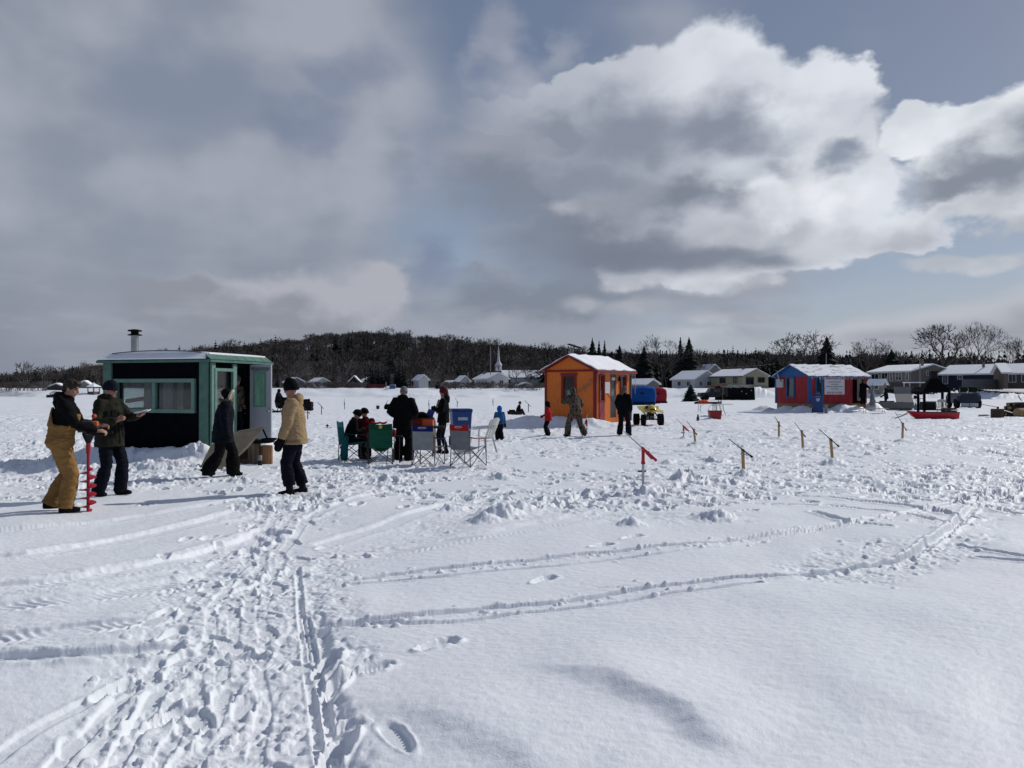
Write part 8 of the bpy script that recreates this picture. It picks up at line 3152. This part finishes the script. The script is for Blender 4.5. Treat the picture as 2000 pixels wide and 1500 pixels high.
    a, b2 = hm @ Vector((.95, 1.35, .18)), hm @ Vector((.06, .95, 1.42))
    r = thing('ice_chisel', 'long dark ice chisel leaning beside the orange hut door', 'ice chisel', a, 0)
    v = b2 - a
    MB().tube([(0, 0, 0), v], .018, 7).build('shaft', BLKT, r, smooth=True)
    MB().tube([v * -.05, v * .22], [.05, .04], 8).build('blade', BLACK_STEEL, r, smooth=True)
    k1, J = PEOPLE[8]
    km = Matrix.Translation(k1.location) @ Matrix.Rotation(k1.rotation_euler.z, 4, 'Z')
    h = km @ J['RW']
    tag(MB().tube([h + Vector((-.05, 0, -.02)), h + Vector((-.09, -.02, .22)), h + Vector((-.03, -.02, .42))], [.012, .014, .008], 6).build('twig', pmat('greenish_twig', (.05, .06, .035), .9)), 'thin twig held up by the child in red', 'twig')
    # sled under the far seated figure
    x, d = W(1003, 50), 50
    r = thing('plastic_sled', 'small dark sled under the figure sitting far out on the ice', 'sled', (x + .1, d, gz(x, d)), 0)
    MB().box((0, 0, .12), (.95, .5, .2), taper=(1.1, 1.1)).build('hull', BLKP, r, bevel=.03)
    MB().box((-.2, 0, .26), (.4, .4, .1)).build('seat_pad', C_NAVY, r, bevel=.02)
    x, d = W(758, 62), 62
    b = MB().ball((x, d, gz(x, d) + .18), (.35, .3, .3))
    tag(part(remesh(b, .04, 1, (.06, 4), 1.0), 'gear_bag', C_BLACK, None), 'dark gear bag far out on the ice left of the man in black', 'bag')
    x, d = W(738, 64), 64
    r = thing('bait_bucket', 'tiny dark bucket far out on the ice left of the gear bag', 'bucket', (x, d, gz(x, d)), 0)
    MB().lathe([(.12, 0), (.15, .28)], n=12).build('bucket_body', BLKP, r, smooth=True, angle=40)
    MB().tube([(-.14, 0, .27), (0, 0, .42), (.14, 0, .27)], .01, 5).build('handle', BLKP, r)
    # snow-laden pickup on the far left shore
    d = 150
    x = W(112, d)
    r = thing('parked_truck', 'snow-covered dark truck parked by the far left shore', 'truck', (x, d, ZP(782, d) - .05), R(170))
    MB().box((0, 0, .75), (3.6, 1.6, .8)).build('body', BK, r, bevel=.05)
    MB().box((-.4, 0, 1.45), (2.0, 1.5, .65), taper=(.8, .85)).build('cab', BK, r, bevel=.05)
    MB().ball((-.2, 0, 1.35), (1.9, .8, .62), 14, 8).build('snow_load', ROOFSNOW, r, smooth=True)
    for sx in (-1.15, 1.15):
        for sy in (-.75, .75):
            w = wheel(r, (sx, sy, .36), .36, .24)
            w.rotation_euler = (0, 0, R(90))
    # cars by the beige house
    for px, d, lab, rz in ((1793, 139, 'dark car under a snowy awning left of the black fireplace chimney', 10), (1848, 140, 'dark car with a black roof right of the black fireplace hood', 175)):
        x = W(px, d)
        r = thing('parked_car', lab, 'car', (x, d, gz(x, d) - .02), R(rz), 'cars parked by the beige house')
        b = MB()
        prof = [(2.0, .4), (2.05, .8), (1.1, .95), (.5, 1.42), (-1.2, 1.45), (-1.8, 1.0), (-2.05, .9), (-2.0, .4)]
        b.prism([(a, -.8, z) for a, z in prof], (0, 0, 0), (0, 1.6, 0))
        b.build('body', BK, r, bevel=.05)
        for sy in (-.815, .815):
            MB().prism([(.75, sy, 1.0), (.42, sy, 1.34), (-1.1, sy, 1.36), (-1.5, sy, 1.0)], (0, -.008, 0), (0, .008, 0)).build('side_window', PANE, r)
        for sx in (-1.25, 1.25):
            for sy in (-.72, .72):
                w = wheel(r, (sx, sy, .33), .33, .22)
                w.rotation_euler = (0, 0, R(90))
    d = 139
    r = thing('carport', 'flat carport roof with snow on thin posts beside the beige house', 'carport', (W(1803, d), d + 1.8, gz(W(1803, d), d)), R(-8))
    MB().box((0, 0, 2.25), (4.2, 3.2, .14)).build('roof', ROOFSNOW, r)
    b = MB()
    for sx in (-1.9, 1.9):
        for sy in (-1.4, 1.4):
            b.box((sx, sy, 1.1), (.12, .12, 2.2))
    b.build('posts', WHITE_TRIM, r)


far_gear()
